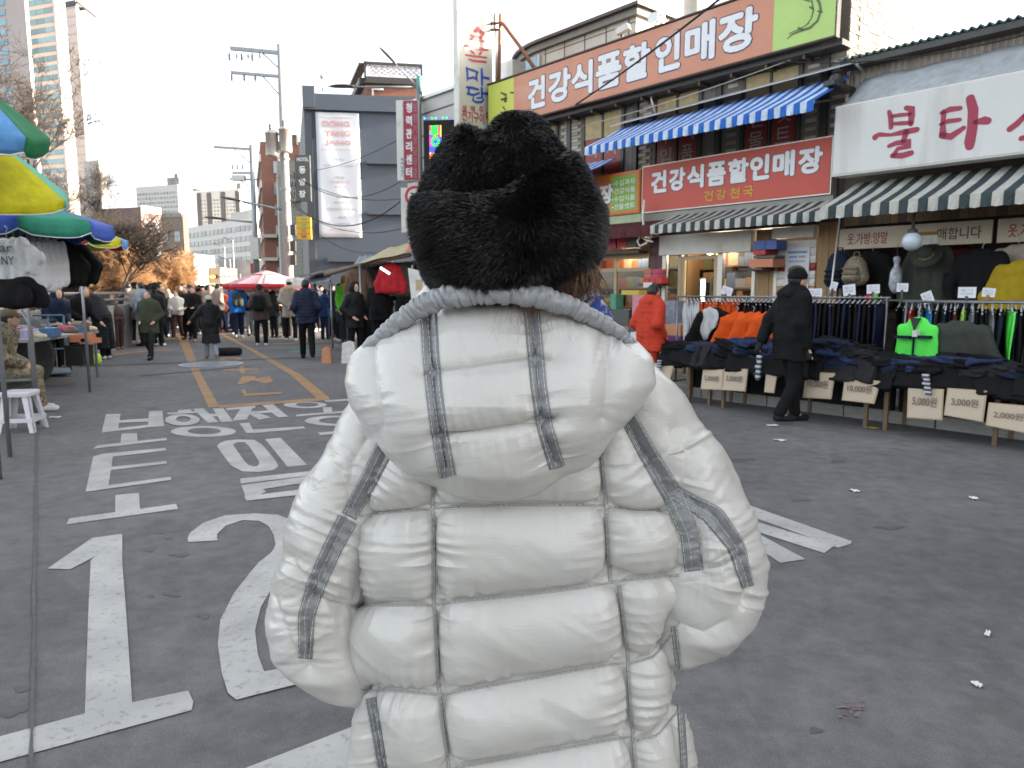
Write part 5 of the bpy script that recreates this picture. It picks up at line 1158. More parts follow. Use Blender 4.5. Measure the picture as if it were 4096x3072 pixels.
# ------------------------------------------------------------------ buildings along the street and far beyond
def hitY(u, Y): return at(u, 1165, Y)
class Bld:
 """box building: nearest corner at photo column uc and distance Yc; left face runs away at azimuth al to column ul, right face at azimuth ar to column ur"""
 def __init__(s, name, label, uc, Yc, ul, ur, vtop, m, al=-70, ar=20, z0=0.0, cat='building'):
  c = hitY(uc, Yc); c.z = 0; s.c = c; s.h = at(uc, vtop, Yc).z; s.t = thing(name, label, cat, c); s.z0 = z0
  def ln(az, u):
   dx, dy = math.sin(R(az)), math.cos(R(az)); k = (u - 2048) / FPX
   # ray through column u: x = k*y/cos-ish; use the horizon ray
   d = ray(u, 1165); k = d.x / d.y
   return (k * c.y - c.x) / (dx - k * dy)
  s.ll = ln(al, ul); s.lr = ln(ar, ur)
  s.L = Frame(c + Vector((math.sin(R(al)), math.cos(R(al)), 0)) * s.ll, R(al + 180)); s.Rr = Frame(c, R(ar))
  a = c + Vector((math.sin(R(al)), math.cos(R(al)), 0)) * s.ll; d = c + Vector((math.sin(R(ar)), math.cos(R(ar)), 0)) * s.lr; e = a + (d - c)
  b = MB(); P = [c, d, e, a]; b.add([(p.x, p.y, z) for z in (z0, s.h) for p in P], [(0, 1, 5, 4), (1, 2, 6, 5), (2, 3, 7, 6), (3, 0, 4, 7), (4, 5, 6, 7)]); b.obj('wall', m, s.t)
 def windows(s, face, cols, rows, wx, wz, m, z0, z1, x0=0, x1=None, name='window', proud=.04, limit=300):
  F, W = (s.L, s.ll) if face == 'L' else (s.Rr, s.lr); x1 = W if x1 is None else x1
  px, pz = (x1 - x0) / cols, (z1 - z0) / rows; bx = []
  for i in range(cols):
   for j in range(rows):
    xc, zc = x0 + (i + .5) * px, z0 + (j + .5) * pz; bx.append((xc - wx * px / 2, xc + wx * px / 2, -proud, .02, zc - wz * pz / 2, zc + wz * pz / 2))
  pieces(name, bx, m, s.t, F.M, limit)
 def band(s, face, x0, x1, z0, z1, m, name='panel', proud=.08):
  F, W = (s.L, s.ll) if face == 'L' else (s.Rr, s.lr); b = MB(F.M); b.box(x0 * W, x1 * W, -proud, .02, z0, z1); return b.obj(name, m, s.t)
M_TWR = mat('tower_wall', (.55, .51, .49), .7, noise=(.05, .06)); M_TWRB = mat('tower_wall_pink', (.48, .42, .40), .7, noise=(.05, .06)); M_WPALE = mat('wall_pale', (.50, .47, .43), .7, noise=(.3, .06))
M_WIN = [mat('far_glass_%d' % i, c, .2, spec=.6) for i, c in enumerate([(.16, .33, .44), (.20, .38, .48), (.13, .27, .36)])]
M_WING = [mat('far_glass_grey_%d' % i, c, .25, spec=.6) for i, c in enumerate([(.30, .31, .33), (.36, .37, .38), (.25, .26, .28)])]
tA = Bld('apartment_tower', 'tall apartment tower with rows of blue windows at the left edge of the sky', 305, 230, 190, 345, -260, M_TWR)
fl = 2.76
tA.windows('L', 3, 40, .97, .58, M_WIN, 4, 4 + 40 * fl, .8, tA.ll - .8, proud=.15)
for i in range(40): tA.band('R', .0, 1., 4 + i * fl - .25, 4 + i * fl + .12, M_TWR, 'floor_band', .25)
tA2 = Bld('apartment_tower', 'pinkish apartment tower with one blue window strip cut by the left frame edge', 192, 222, -160, 204, -260, M_TWRB)
tA2.windows('L', 1, 40, .9, .62, M_WIN, 4, 4 + 40 * fl, tA2.ll * .70, tA2.ll * .80, proud=.15)
tA2.windows('L', 3, 40, .5, .3, M_WING, 4, 4 + 40 * fl, tA2.ll * .05, tA2.ll * .62, proud=.1)
tB = Bld('apartment_tower', 'slim pale tower with thin floor lines and a dark cap', 386, 265, 342, 396, 22, M_TWR)
for i in range(38): tB.band('L', .0, 1., 3 + i * 2.9, 3 + i * 2.9 + .5, M_TWRB, 'floor_band', .12)
q = MB(tB.L.M); q.box(-1, tB.ll + .5, -.5, 4, tB.h, tB.h + 1.6); q.obj('cap', M_DARKM, tB.t)
q = MB(tB.L.M); q.tube([(tB.ll, 0, tB.h + 1.5), (tB.ll + 9, 0, tB.h - 5)], .25, 5); q.tube([(-5, 0, tB.h + 3.5), (-1, 0, tB.h + 1)], .25, 5); q.obj('crane_arm', M_BROWNM, tB.t)
bC = Bld('apartment_tower', 'pale sunlit apartment tower seen through the bare branches', 432, 180, 372, 458, 640, M_WPALE); bC.windows('L', 4, 14, .6, .5, M_WING, 3, bC.h - 1); bC.windows('R', 3, 14, .6, .5, M_WING, 3, bC.h - 1)
b3 = Bld('brown_building', 'brown blank sided building with sunlit right face behind the bare trees', 583, 70, 395, 662, 828, mat('brown_wall', (.17, .115, .105), .8, noise=(.8, .15))); b3.windows('R', 2, 3, .5, .5, M_WING, 1, b3.h - .5); b3.band('R', 0, 1, b3.h - .5, b3.h + .15, M_WPALE, 'parapet')
b4 = Bld('grey_building', 'grey brown concrete building with two pale windows left of the far street', 746, 82, 604, 764, 852, mat('greybrown', (.20, .175, .15), .85, noise=(.5, .15), stain=(.4, (.12, .10, .09), .6, (1, 1, .3)))); b4.windows('L', 3, 3, .42, .42, [mat('pale_pane', (.36, .42, .46), .3)], .8, b4.h - 1.2); b4.band('L', 0, 1, b4.h - .4, b4.h + .05, M_CONC, 'parapet'); b4.band('R', 0, 1, 0, b4.h - .2, mat('brick_far', (.28, .12, .08), .8), 'brick_side')
b5 = Bld('apartment_block', 'grey gridded apartment block with a rooftop box in the distance', 735, 170, 570, 792, 738, mat('apt_grey', (.60, .59, .57), .8, noise=(.1, .06))); b5.windows('L', 14, 10, .55, .45, M_WING, 14, b5.h - 1.2, proud=.12); b5.windows('R', 7, 12, .6, .5, M_WING, 10, b5.h - 1.2, proud=.12)
q = MB(b5.L.M); q.box(b5.ll * .60, b5.ll * .88, 2, 10, b5.h, b5.h + 2.0); q.box(b5.ll * .70, b5.ll * .78, 3, 8, b5.h + 2, b5.h + 3); q.obj('roof_room', M_CONC, b5.t)
b6 = Bld('apartment_block', 'wide grey apartment block with recess shade painted as dark vertical strips behind the second pole', 972, 190, 808, 990, 756, mat('apt_beige', (.60, .58, .55), .8, noise=(.1, .06)))
b6.windows('L', 13, 8, .5, .45, M_WING, 18, b6.h - 2, proud=.12)
for f in (.0, .25, .58, .93): b6.band('L', f, f + .10, 8, b6.h - .5, mat('recess_shade_dark', (.13, .12, .12), .8), 'recess_shade', .2)  # shade of the recesses put into the colour of raised dark strips
q = MB(b6.L.M); q.box(b6.ll * .9, b6.ll, 1, 6, b6.h, b6.h + 1.6); q.obj('roof_room', M_CONC, b6.t)
b7 = Bld('office_building', 'long white office building with window rows above the far street', 1035, 105, 762, 1130, 868, mat('office_white', (.66, .64, .61), .7, noise=(.2, .06)), al=-45, ar=45); b7.windows('L', 16, 6, .72, .5, M_WING, 2.5, b7.h - .6, proud=.1); b7.windows('R', 4, 6, .6, .5, M_WING, 2.5, b7.h - .6, proud=.1)
q = MB(b7.L.M); q.box(b7.ll * .5, b7.ll * .8, 2, 8, b7.h, b7.h + 1.6); q.obj('roof_room', M_WPALE, b7.t)
# red brick building with lighter edge strips
mbr = bpy.data.materials.new('brick_red'); mbr.use_nodes = True; nt = mbr.node_tree; bt = nt.nodes.new('ShaderNodeTexBrick'); bt.inputs['Color1'].default_value = (.24, .085, .055, 1); bt.inputs['Color2'].default_value = (.19, .07, .045, 1); bt.inputs['Mortar'].default_value = (.25, .2, .17, 1); bt.inputs['Scale'].default_value = 1.0
bt.inputs['Brick Width'].default_value = .22; bt.inputs['Row Height'].default_value = .075; bt.inputs['Mortar Size'].default_value = .006
tc = nt.nodes.new('ShaderNodeTexCoord'); mp = nt.nodes.new('ShaderNodeMapping'); mp.inputs['Rotation'].default_value = (R(90), 0, 0); nt.links.new(tc.outputs['Object'], mp.inputs[0]); nt.links.new(mp.outputs[0], bt.inputs[0]); nt.links.new(bt.outputs[0], nt.nodes['Principled BSDF'].inputs['Base Color']); nt.nodes['Principled BSDF'].inputs['Roughness'].default_value = .85
b8 = Bld('brick_building', 'red brick building with a pale vertical strip behind the transformer pole', 1066, 52, 1050, 1300, 566, mbr, al=-20, ar=88)
b8.windows('R', 1, 6, .5, .55, M_WING, 2, b8.h - 1, .5, 1.9, proud=.06); b8.band('R', .28, .315, 1, b8.h - .6, M_WPALE, 'pilaster')
for f in np.linspace(.05, .8, 6): b8.band('L', 0, 1, 1 + f * b8.h, 1.5 + f * b8.h, M_WPALE, 'balcony', .12)
for z in (2.2, 3.6, 5.2): b8.band('R', .0, .25, z, z + .22, M_WPALE, 'balcony', .5)
b9 = Bld('tiled_building', 'narrow cream tiled building between the pole and the dark grey building', 1128, 42, 1120, 1300, 645, mat('tile_cream', (.36, .35, .31), .5, noise=(1, .06)), al=-18, ar=86)
for z in np.arange(.5, b9.h, .24): b9.band('R', .0, 1, z, z + .02, mat('tile_joint', (.24, .23, .21), .7), 'tile_joint', .008)
# vertical sign on the tiled building
def blade(name, label, u0, u1, v0, v1, Y, m, depth=.12, az=90, edge=None):
 c = at((u0 + u1) / 2, (v0 + v1) / 2, Y); F = Frame((c.x, c.y, 0), R(az)); a = F.hit(u0, v1, 0); e = F.hit(u1, v0, 0)
 t = thing(name, label, 'sign', (c.x, c.y, a[1])); b = MB(F.M); b.box(a[0], e[0], .002, depth, a[1], e[1]); b.obj('cabinet', edge or m, t)
 b = MB(F.M); b.box(a[0] + .01, e[0] - .01, -.002, .0018, a[1] + .01, e[1] - .01); b.obj('panel', m, t)
 return t, F, a, e
def column_text(F, t, s, u0, u1, v0, v1, m, n=-.006, bold=.02, name='letter', fill=.78):
 k_ = len(s)
 for i, ch in enumerate(s):
  va, vb = v0 + (v1 - v0) * i / k_, v0 + (v1 - v0) * (i + 1) / k_; g_ = (1 - fill) / 2 * (vb - va)
  a = F.hit(u0, vb - g_, n); e = F.hit(u1, va + g_, n); q = MB(F.M); text(q, ch, a[0], e[0], a[1], e[1], n, bold); q.obj(name, m, t)
t, F, a, e = blade('hotel_sign', 'dark vertical sign with pale Korean letters and the word hotel', 1185, 1238, 620, 805, 27.5, mat('sign_slate', (.075, .085, .085), .5)); column_text(F, t, '동양장', 1196, 1222, 655, 800, M_WTXT, bold=.03, fill=.6)
q = MB(F.M); a_ = F.hit(1188, 645, -.006); e_ = F.hit(1234, 630, -.006); text(q, 'HOTEL', a_[0], e_[0], a_[1], e_[1], -.006, .02); q.obj('lettering', M_WTXT, t)
t, F, a, e = blade('wall_sign', 'cream sign strip with dark handwritten Korean letters on the tiled building', 1148, 1188, 680, 805, 41.7, mat('sign_cream2', (.33, .32, .28), .5)); column_text(F, t, '낙원장', 1152, 1184, 684, 800, M_DARKM, bold=.01)
t, F, a, e = blade('yellow_sign', 'small yellow sign of four stacked panels low on the grey building edge', 1188, 1242, 866, 957, 27.5, mat('sign_yellow', (.55, .36, .02), .5))
for i, (ch, c) in enumerate((('여', (.03, .28, .25)), ('관', (.03, .28, .25)), ('모', (.35, .05, .1)), ('텔', (.35, .05, .1)))):
 va = 868 + i * 22.2; q = MB(F.M); a_ = F.hit(1205, va + 17, -.006); e_ = F.hit(1226, va + 4, -.006); text(q, ch, a_[0], e_[0], a_[1], e_[1], -.006, .03); q.obj('letter', mat('yl_%d' % (i // 2), c, .5), t)
 if i: q = MB(F.M); a_ = F.hit(1189, va + .8, -.006); e_ = F.hit(1241, va - .8, -.006); q.box(a_[0], e_[0], -.006, -.003, a_[1], e_[1]); q.obj('divider', M_DARKM, t)
# ---- the dark grey building with the tall white banner
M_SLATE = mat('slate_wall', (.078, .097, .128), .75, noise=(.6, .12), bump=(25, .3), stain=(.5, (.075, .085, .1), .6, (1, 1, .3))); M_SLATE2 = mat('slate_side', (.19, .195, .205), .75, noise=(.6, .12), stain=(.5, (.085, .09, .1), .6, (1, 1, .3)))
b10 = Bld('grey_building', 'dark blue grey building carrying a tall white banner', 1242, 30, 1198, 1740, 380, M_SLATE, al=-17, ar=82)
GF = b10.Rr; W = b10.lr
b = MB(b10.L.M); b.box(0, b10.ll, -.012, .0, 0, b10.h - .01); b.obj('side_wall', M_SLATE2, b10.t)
def gz(v, u=1400): return GF.hit(u, v, 0)[1]
def gx(u, v=600): return GF.hit(u, v, 0)[0]
b10.band('R', -.003, 1, gz(447), gz(384), M_SLATE, 'cornice', .22); b = MB(GF.M); b.box(-.02, .45, -.26, .3, gz(440), b10.h + .3); b.obj('corner_block', M_SLATE, b10.t)
b10.band('R', 0, .055, 0, gz(455), mat('slate_deep', (.06, .072, .09), .7), 'corner_strip', .06)
for v in (650, 852): b = MB(GF.M); b.box(gx(1465), gx(1720), -.25, .02, gz(v + 6), gz(v - 6)); b.obj('ledge', M_SLATE, b10.t)
b = MB(GF.M); b.box(gx(1300), gx(1560), -.4, .02, gz(1048), gz(1030)); b.obj('canopy', M_SLATE, b10.t)
for u in (1040,): pass
for i in range(3): b = MB(b10.L.M); b.box(b10.ll * .3, b10.ll * .6, -.05, -.012, 3.2 + 2 * i, 3.9 + 2 * i); b.obj('window', M_WING[2], b10.t)
x0, x1 = gx(1268), gx(1440); z0, z1 = gz(950, 1350), gz(453, 1350); t = thing('banner', 'tall white banner with pale red capitals on the dark grey building', 'banner', GF.w((x0 + x1) / 2, -.1, z0))
G = [[(x0 + (x1 - x0) * i / 12, -.10 - .012 * math.sin(i * .9 + j * .4), z0 + (z1 - z0) * j / 20) for j in range(21)] for i in range(13)]
b = MB(GF.M); b.grid(np.array(G), flip=True); o = b.obj('cloth', paint('banner_white', (.60, .63, .68), .5, noise=(.6, .06)), t); o.modifiers.new('t', 'SOLIDIFY').thickness = .01
M_PRED = paint('print_pale_red', (.62, .30, .31), .5); M_PGR = paint('print_pale_grey', (.30, .32, .36), .5)
for s_, va, vb, u0, u1 in (('DONG', 487, 510, 1296, 1402), ('YANG', 525, 548, 1302, 1404), ('JANG', 564, 586, 1304, 1406)):
 q = MB(GF.M); text(q, s_, gx(u0), gx(u1), gz(vb, 1350), gz(va, 1350), -.14, .03); q.obj('lettering', M_PRED, t)
for v in (473, 600): q = MB(GF.M); q.box(gx(1285), gx(1415), -.142, -.138, gz(v + 1.2, 1350), gz(v, 1350)); q.obj('rule', M_PRED, t)
for s_, v, u0, u1, m in (('휴식', 640, 1333, 1374, M_PGR), ('숙박 666-2 1234', 665, 1294, 1410, M_PGR), ('객실', 712, 1338, 1374, M_PGR), ('무료주차', 730, 1318, 1396, M_PRED), ('인터넷', 750, 1334, 1380, M_PGR), ('목욕', 792, 1338, 1390, M_PGR), ('세탁서비스', 812, 1330, 1396, M_PGR), ('DONG YANG', 838, 1300, 1420, M_PGR), ('예약', 872, 1345, 1376, M_PGR), ('단체환영', 897, 1333, 1392, M_PGR), ('HOTEL DONGYANG', 920, 1312, 1412, M_PRED)):
 q = MB(GF.M); text(q, s_, gx(u0), gx(u1), gz(v + 5, 1350), gz(v - 5, 1350), -.14, .004); q.obj('lettering', m, t)
# brick stair tower with lattice screen on its roof
b11 = Bld('brick_roof_tower', 'brick rooftop tower with white lattice screen above the dark grey building', 1482, 38, 1438, 1702, 330, mbr, al=-19, ar=80, z0=6.5)
RF = b11.Rr; zt = at(1482, 252, 38).z; zb = at(1482, 332, 38).z
q = MB(RF.M); q.box(-.05, b11.lr, -.3, .1, zb - .05, zb + .25); q.box(-.05, b11.lr, -.3, .1, zt - .12, zt); q.box(-.05, .05, -.3, -.2, zb, zt); q.box(b11.lr - .1, b11.lr, -.3, -.2, zb, zt); q.obj('screen_frame', M_DARKM, b11.t)
q = MB(b11.L.M); q.box(0, b11.ll, -.3, .1, zb - .05, zb + .25); q.box(0, b11.ll, -.3, .1, zt - .12, zt); q.obj('screen_frame', M_DARKM, b11.t)
M_LATT = paint('lattice_white', (.60, .60, .64), .5)
for r_ in range(5):
 for c in range(9):
  cx, cz = .25 + c * (b11.lr - .4) / 8.5 + (.16 if r_ % 2 else 0), zb + .36 + r_ * (zt - zb - .5) / 4.6
  if cx > b11.lr - .2: continue
  q = MB(RF.M); n_ = 10; o_ = [(cx + .17 * math.cos(2 * PI * i / n_), -.24, cz + .10 * math.sin(2 * PI * i / n_)) for i in range(n_)]; i_ = [(cx + .09 * math.cos(2 * PI * i / n_), -.24, cz + .045 * math.sin(2 * PI * i / n_)) for i in range(n_)]
  q.add(o_ + i_, [(i, (i + 1) % n_, n_ + (i + 1) % n_, n_ + i) for i in range(n_)]); o = q.obj('lattice_link', M_LATT, b11.t); o.modifiers.new('t', 'SOLIDIFY').thickness = .04
for u in (1530,): q = MB(RF.M); q.tube([(.35, -.1, zb - 1.1), (.35, -.1, zb - .3), (.9, -.1, zb - .3)], .06, 6); q.obj('pipe', M_WHITE, b11.t)
c = at(1290, 366, 30.5); b = MB(); b.tube([c, at(1288, 308, 30.5)], .035, 6); b.ball(at(1288, 306, 30.5), .09); tag(b.obj('roof_antenna', M_STEEL), 'thin post with ball top standing on the dark grey roof', 'antenna')
# panelled white building beside it (same row as the shops)
xa, xb = -9.6, -6.75; zt = FAC.hit(1760, 378, 0)[1]; t = thing('panel_building', 'white panelled building between red sign and tall blade sign', 'building', FAC.w(-8, 0, 0)); b = MB(FM); b.box(xa, xb, 0, 5, 2.6, zt); b.box(xa, xb, 3, 5, 0, 2.6); b.obj('wall', mat('panel_white', (.47, .46, .44), .5, noise=(.8, .06)), t)
for z in np.arange(3.3, zt, .55): q = MB(FM); q.box(xa, xb, -.015, .0, z, z + .03); q.obj('panel_joint', M_DARKM, t)
q = MB(FM); q.box(xa - .05, xb + .05, -.08, .3, zt, zt + .08); q.obj('coping', M_STEEL, t)
# ---- tall blade sign
BL = Frame(FAC.w(-5.62, -.15, 0), R(49.6)); nA = BL.hit(1838, 250, 0)[0]; nB = BL.hit(1970, 250, 0)[0]
t = thing('blade_sign', 'very tall cream blade sign with red and blue brushed Korean letters', 'sign', BL.w((nA + nB) / 2, 0, 3.6)); zTop = 9.2
M_CRM = mat('sign_cream', (.52, .50, .41), .5, noise=(.7, .08), stain=(.8, (.42, .42, .38), .6))
b = MB(BL.M); b.box(nA, nB, .004, .14, 3.9, zTop); b.box(nA - .05, nA, -.01, .15, 3.9, zTop); b.obj('cabinet', M_WHITE, t); b = MB(BL.M); b.box(nA + .012, nB - .012, -.002, .0038, 3.92, zTop - .02); b.obj('panel', M_CRM, t)
kk = 400 / 1276.; M_BRED = paint('letter_red', (.42, .03, .045), .5); M_BBLU = paint('letter_blue', (.02, .07, .36), .5)
HO = [[[(255, 308, 30), (310, 325, 44), (368, 358, 30)], [(170, 352, 22), (260, 375, 42), (350, 385, 38), (422, 408, 26)], [(212, 385, 40), (232, 430, 46), (300, 470, 42), (380, 478, 36), (435, 448, 26)], [(310, 400, 24), (380, 408, 36), (440, 440, 36), (488, 468, 20)], [(255, 495, 22), (310, 512, 40), (462, 528, 30)], [(330, 468, 26), (400, 492, 22)]],
      [[(188, 582, 20), (300, 602, 46), (420, 632, 42), (487, 640, 22)], [(255, 632, 18), (282, 662, 38), (310, 682, 28)], [(402, 662, 26), (380, 692, 36)], [(198, 700, 20), (300, 717, 34), (467, 736, 22)], [(238, 755, 22), (300, 775, 38), (458, 790, 30)]]]
MA = [[[(215, 868, 38), (225, 950, 36), (220, 1028, 20)], [(215, 874, 24), (290, 896, 36), (355, 922, 28)], [(342, 920, 36), (336, 1000, 40), (350, 1032, 20)], [(225, 1002, 26), (300, 988, 32), (340, 1010, 30)], [(405, 888, 40), (410, 980, 44), (410, 1082, 34)], [(418, 986, 28), (492, 1002, 38)]],
      [[(212, 1112, 28), (290, 1122, 38), (362, 1142, 28)], [(240, 1126, 38), (240, 1190, 32)], [(222, 1195, 32), (300, 1214, 36), (376, 1186, 24)], [(405, 1124, 38), (410, 1232, 36)], [(418, 1190, 26), (492, 1196, 34)], [(300, 1244, 24), (288, 1275, 32), (335, 1305, 32), (400, 1302, 30), (432, 1270, 26), (400, 1246, 22), (340, 1250, 18)]]]
for grp, m in ((HO, M_BRED), (MA, M_BBLU)):
 for st in grp: b = MB(BL.M); drawpx(b, BL, st, -.008, 1800, 0, kk); b.obj('letter', m, t)
def bltext(s, x0, y0, x1, y1, m, bold=.02):
 a_ = BL.hit(1800 + x0 * kk, y1 * kk, -.008); e_ = BL.hit(1800 + x1 * kk, y0 * kk, -.008); q = MB(BL.M); text(q, s, a_[0], e_[0], a_[1], e_[1], -.008, bold); q.obj('lettering', m, t)
for i, ch in enumerate('생맥주'): bltext(ch, 155 + i * 108, 1345 + i * 10, 210 + i * 108, 1425 + i * 8, M_BRED)
bltext('전기구이', 150, 1450, 435, 1535, M_BRED); bltext('치킨', 455, 1440, 525, 1530, M_BRED)
column_text(BL, t, '호프소주맥주', 1957, 1967, 388, 448, M_DARKM, -.008, .01)
for i, (x, y, c) in enumerate(((222, 22, (.08, .35, .28)), (330, 28, (.62, .34, .08)), (222, -95, (.5, .08, .12)), (330, -90, (.12, .12, .4)))):
 a_ = BL.hit(1800 + x * kk, (y + 108) * kk, -.008); e_ = BL.hit(1800 + (x + 92) * kk, y * kk, -.008); q = MB(BL.M); q.box(a_[0], e_[0], -.009, -.004, a_[1], e_[1]); q.obj('logo_tile', mat('logo_%d' % i, c, .5), t)
 q = MB(BL.M); text(q, '화타행복'[i], a_[0] + .06, e_[0] - .06, a_[1] + .06, e_[1] - .06, -.012, .02); q.obj('lettering', M_CRM, t)
bltext('화타장사', 220, 150, 415, 195, M_DARKM, .01)
# steel frame that carries it
t = thing('sign_frame', 'rusty orange steel posts and brace fixing the blade sign to the roof', 'frame', FAC.w(-5.2, 0, 5.5)); M_RUST = mat('rust', (.27, .10, .045), .6, noise=(9, .35))
def fr(u, v, n): x, z = FAC.hit(u, v, n); return FAC.w(x, n, z)
b = MB(); b.tube([fr(1995, 350, -.2), fr(2001, 55, -.2)], .04, 8); b.obj('post', M_RUST, t); b = MB(); b.tube([fr(1986, 340, .0), fr(1985, 90, .0)], .03, 8); b.obj('post', M_ALU, t)
b = MB(); b.tube([fr(2005, 92, -.2), fr(2015, 98, -.18), fr(2075, 180, -.1), fr(2145, 283, -.05)], .04, 8); b.obj('brace', M_RUST, t)
for v in (92, 118): b = MB(); b.tube([fr(1966, v + 2, -.25), fr(2004, v, -.2)], .03, 6); b.obj('strut', M_BROWNM, t)
b = MB(); b.obox(fr(1986, 82, -.12), FAC.x * .05, FAC.y * .05, (0, 0, .2)); b.obj('junction_box', M_STEEL, t)
p = FAC.hit(2035, 290, .3); b = MB(FM); b.box(p[0] - .28, p[0] + .25, .2, .6, p[1] - .25, p[1] + .22); tag(b.obj('air_conditioner', M_ALU), 'grey air conditioner box behind the rusty sign frame', 'air conditioner')
# ---- red vertical sign, LED sign, speed sign
t, F, a, e = blade('vertical_sign', 'red vertical sign with white Korean letters beside the street lamp', 1618, 1672, 400, 722, 19.3, mat('sign_crimson', (.36, .03, .06), .5), .2, 96, M_WHITE); column_text(F, t, '청력관리센터', 1624, 1648, 405, 715, M_WTXT, bold=.04); column_text(F, t, '보청기상담무료', 1653, 1668, 405, 715, mat('letter_dim', (.30, .20, .24), .5), bold=.01)
q = MB(F.M); q.box(a[0] - .18, a[0] - .005, -.03, .22, a[1], e[1]); q.obj('side_box', M_WHITE, t)
column_text(F, t, '특허보청기', 1603, 1615, 630, 710, mat('letter_blue2', (.03, .10, .35), .5), -.034, .01)
t, F, a, e = blade('white_post_sign', 'narrow white strip sign on a blue board under the red vertical sign', 1606, 1630, 750, 930, 19.1, M_WHITE, .1, 96)
q = MB(F.M); a2 = F.hit(1632, 900, .02); e2 = F.hit(1680, 752, .02); q.box(a2[0], e2[0], .03, .08, a2[1], e2[1]); q.obj('back_board', mat('board_navy', (.03, .05, .14), .5), t)
c = at(1660, 785, 18.7); t = thing('speed_sign', 'round red rimmed speed sign half behind the fur hat', 'sign', c); F = Frame((c.x, c.y, c.z), R(92))
b = MB(F.M); b.add([(.26 * math.cos(x), 0, .26 * math.sin(x)) for x in np.linspace(0, 2 * PI, 28, endpoint=False)], [tuple(range(28))]); o = b.obj('plate', mat('sign_rim_red', (.45, .03, .04), .4), t); o.modifiers.new('t', 'SOLIDIFY').thickness = .02
b = MB(F.M); b.add([(.185 * math.cos(x), -.013, .185 * math.sin(x)) for x in np.linspace(0, 2 * PI, 28, endpoint=False)], [tuple(range(28))]); b.obj('face', M_WHITE, t)
b = MB(F.M); text(b, '30', -.12, .12, -.09, .09, -.017, .03); b.obj('lettering', M_DARKM, t)
c = at(1750, 560, 18.2); t = thing('led_sign', 'glowing multicoloured LED sign in black box left of the fur hat', 'sign', c); F = Frame((c.x, c.y, 0), R(97)); a = F.hit(1718, 640, 0); e = F.hit(1766, 500, 0)
b = MB(F.M); b.box(a[0] - .14, e[0] + .3, .01, .25, a[1] - .3, e[1] + .12); b.obj('cabinet', M_BLACK, t)
ledc = [((.05, 1, .12), .5), ((.9, .8, .1), .4), ((1, .05, .15), .5), ((.08, .12, 1), .5), ((1, .2, .05), .5), ((.05, .6, 1), .5), ((1, 1, 1), .4), ((.9, .05, .6), .5)]
lm = [mat('led_%d' % i, (.02, .02, .02), .5, emit=c_) for i, c_ in enumerate(ledc)]
rr = np.random.default_rng(2); nx, nz = 7, 18; w_ = (e[0] - a[0]) / nx; h_ = (e[1] - a[1]) / nz
for j in range(nz):
 for i in range(nx):
  ci = 0 if (j > 12 and 1 <= i <= 4) else 1 if i == 6 else (2 if j > 14 else 3 if j in (4, 5, 6) else 4 if j < 3 else int(rr.integers(0, 8)))
  if 6 < j < 12: ci = 0 if (i - 3) ** 2 + ((j - 9) * 1.1) ** 2 < 7.5 and (i - 3) ** 2 + ((j - 9) * 1.1) ** 2 > 1.5 else 7 if i < 2 else 3
  b = MB(F.M); b.box(a[0] + i * w_ + .006, a[0] + (i + 1) * w_ - .006, -.004, .009, a[1] + j * h_ + .006, a[1] + (j + 1) * h_ - .006); b.obj('pixel', lm[ci], t)
for i in range(8): b = MB(F.M); b.ball((a[0] - .1 + i * .09, -.02, e[1] + .16), .028, 8); b.obj('bulb', lm[(5, 3, 0, 5, 3, 0, 5, 3)[i]], t)
# ---- poles and wires
M_POLE = mat('pole_concrete', (.30, .30, .30), .8, noise=(3, .12), bump=(50, .3)); M_GALV = mat('galvanised', (.30, .31, .33), .45, .7, noise=(4, .12))
def crossarm(t, c, u0, u1, v0, v1, Y, r=.06, name='crossarm'):
 b = MB(); a_ = at(u0, v0, Y); e_ = at(u1, v1, Y); b.obox((a_ + e_) / 2, (e_ - a_) / 2, Vector((0, .05, 0)), Vector((0, 0, r))); b.obj(name, M_GALV, t)
def insul(t, u, v0, v1, Y, r=.05):
 b = MB(); a_ = at(u, v0, Y); e_ = at(u, v1, Y); L_ = (a_ - e_).length; prof = [(.015, 0), (.015, L_ * .3)]
 for i in range(4): z = L_ * (.3 + .15 * i); prof += [(r, z), (r * .5, z + L_ * .08)]
 prof += [(.02, L_)]; b.lathe(prof, e_, 8); b.obj('insulator', mat('insulator', (.10, .11, .13), .3), t)
PY = 26.0; base = at(1158, 1165, PY); pt = thing('utility_pole', 'grey utility pole with two transformers and double crossarms', 'pole', (base.x, base.y, 0)); top = at(1118, 178, PY)
b = MB(); b.tube([(base.x, base.y, 0), (base.x, base.y, 5), (base.x, base.y, top.z)], [.175, .145, .10], 14); b.obj('shaft', M_POLE, pt)
crossarm(pt, None, 922, 1132, 193, 213, PY); crossarm(pt, None, 925, 1134, 290, 307, PY, .045)
for u, v0, v1 in ((1055, 213, 273), (1052, 300, 378)): b = MB(); b.tube([at(u - 5, v0, PY), at(1116, v1, PY)], .022, 6); b.obj('brace', M_GALV, pt)
for u in (919, 968, 1010): insul(pt, u, 210 if u < 930 else 212, 250, PY)
for u in (948, 993, 1040): insul(pt, u, 214, 238, PY, .035)
for u in (928, 978, 1022): insul(pt, u, 296, 330, PY)
for u, v in ((1088, 575), (1142, 560)):
 b = MB(); c = at(u, v, PY - .35); b.lathe([(0, -.42), (.20, -.42), (.21, -.38), (.21, .30), (.235, .31), (.235, .36), (.12, .44), (0, .46)], c, 18); tr = b.obj('transformer', M_ALU, pt)
 b = MB(); b.lathe([(.02, .44), (.05, .5), (.025, .54), (.05, .58), (.02, .66)], (c.x - .05, c.y, c.z), 8); b.obj('bushing', M_DARKM, tr)
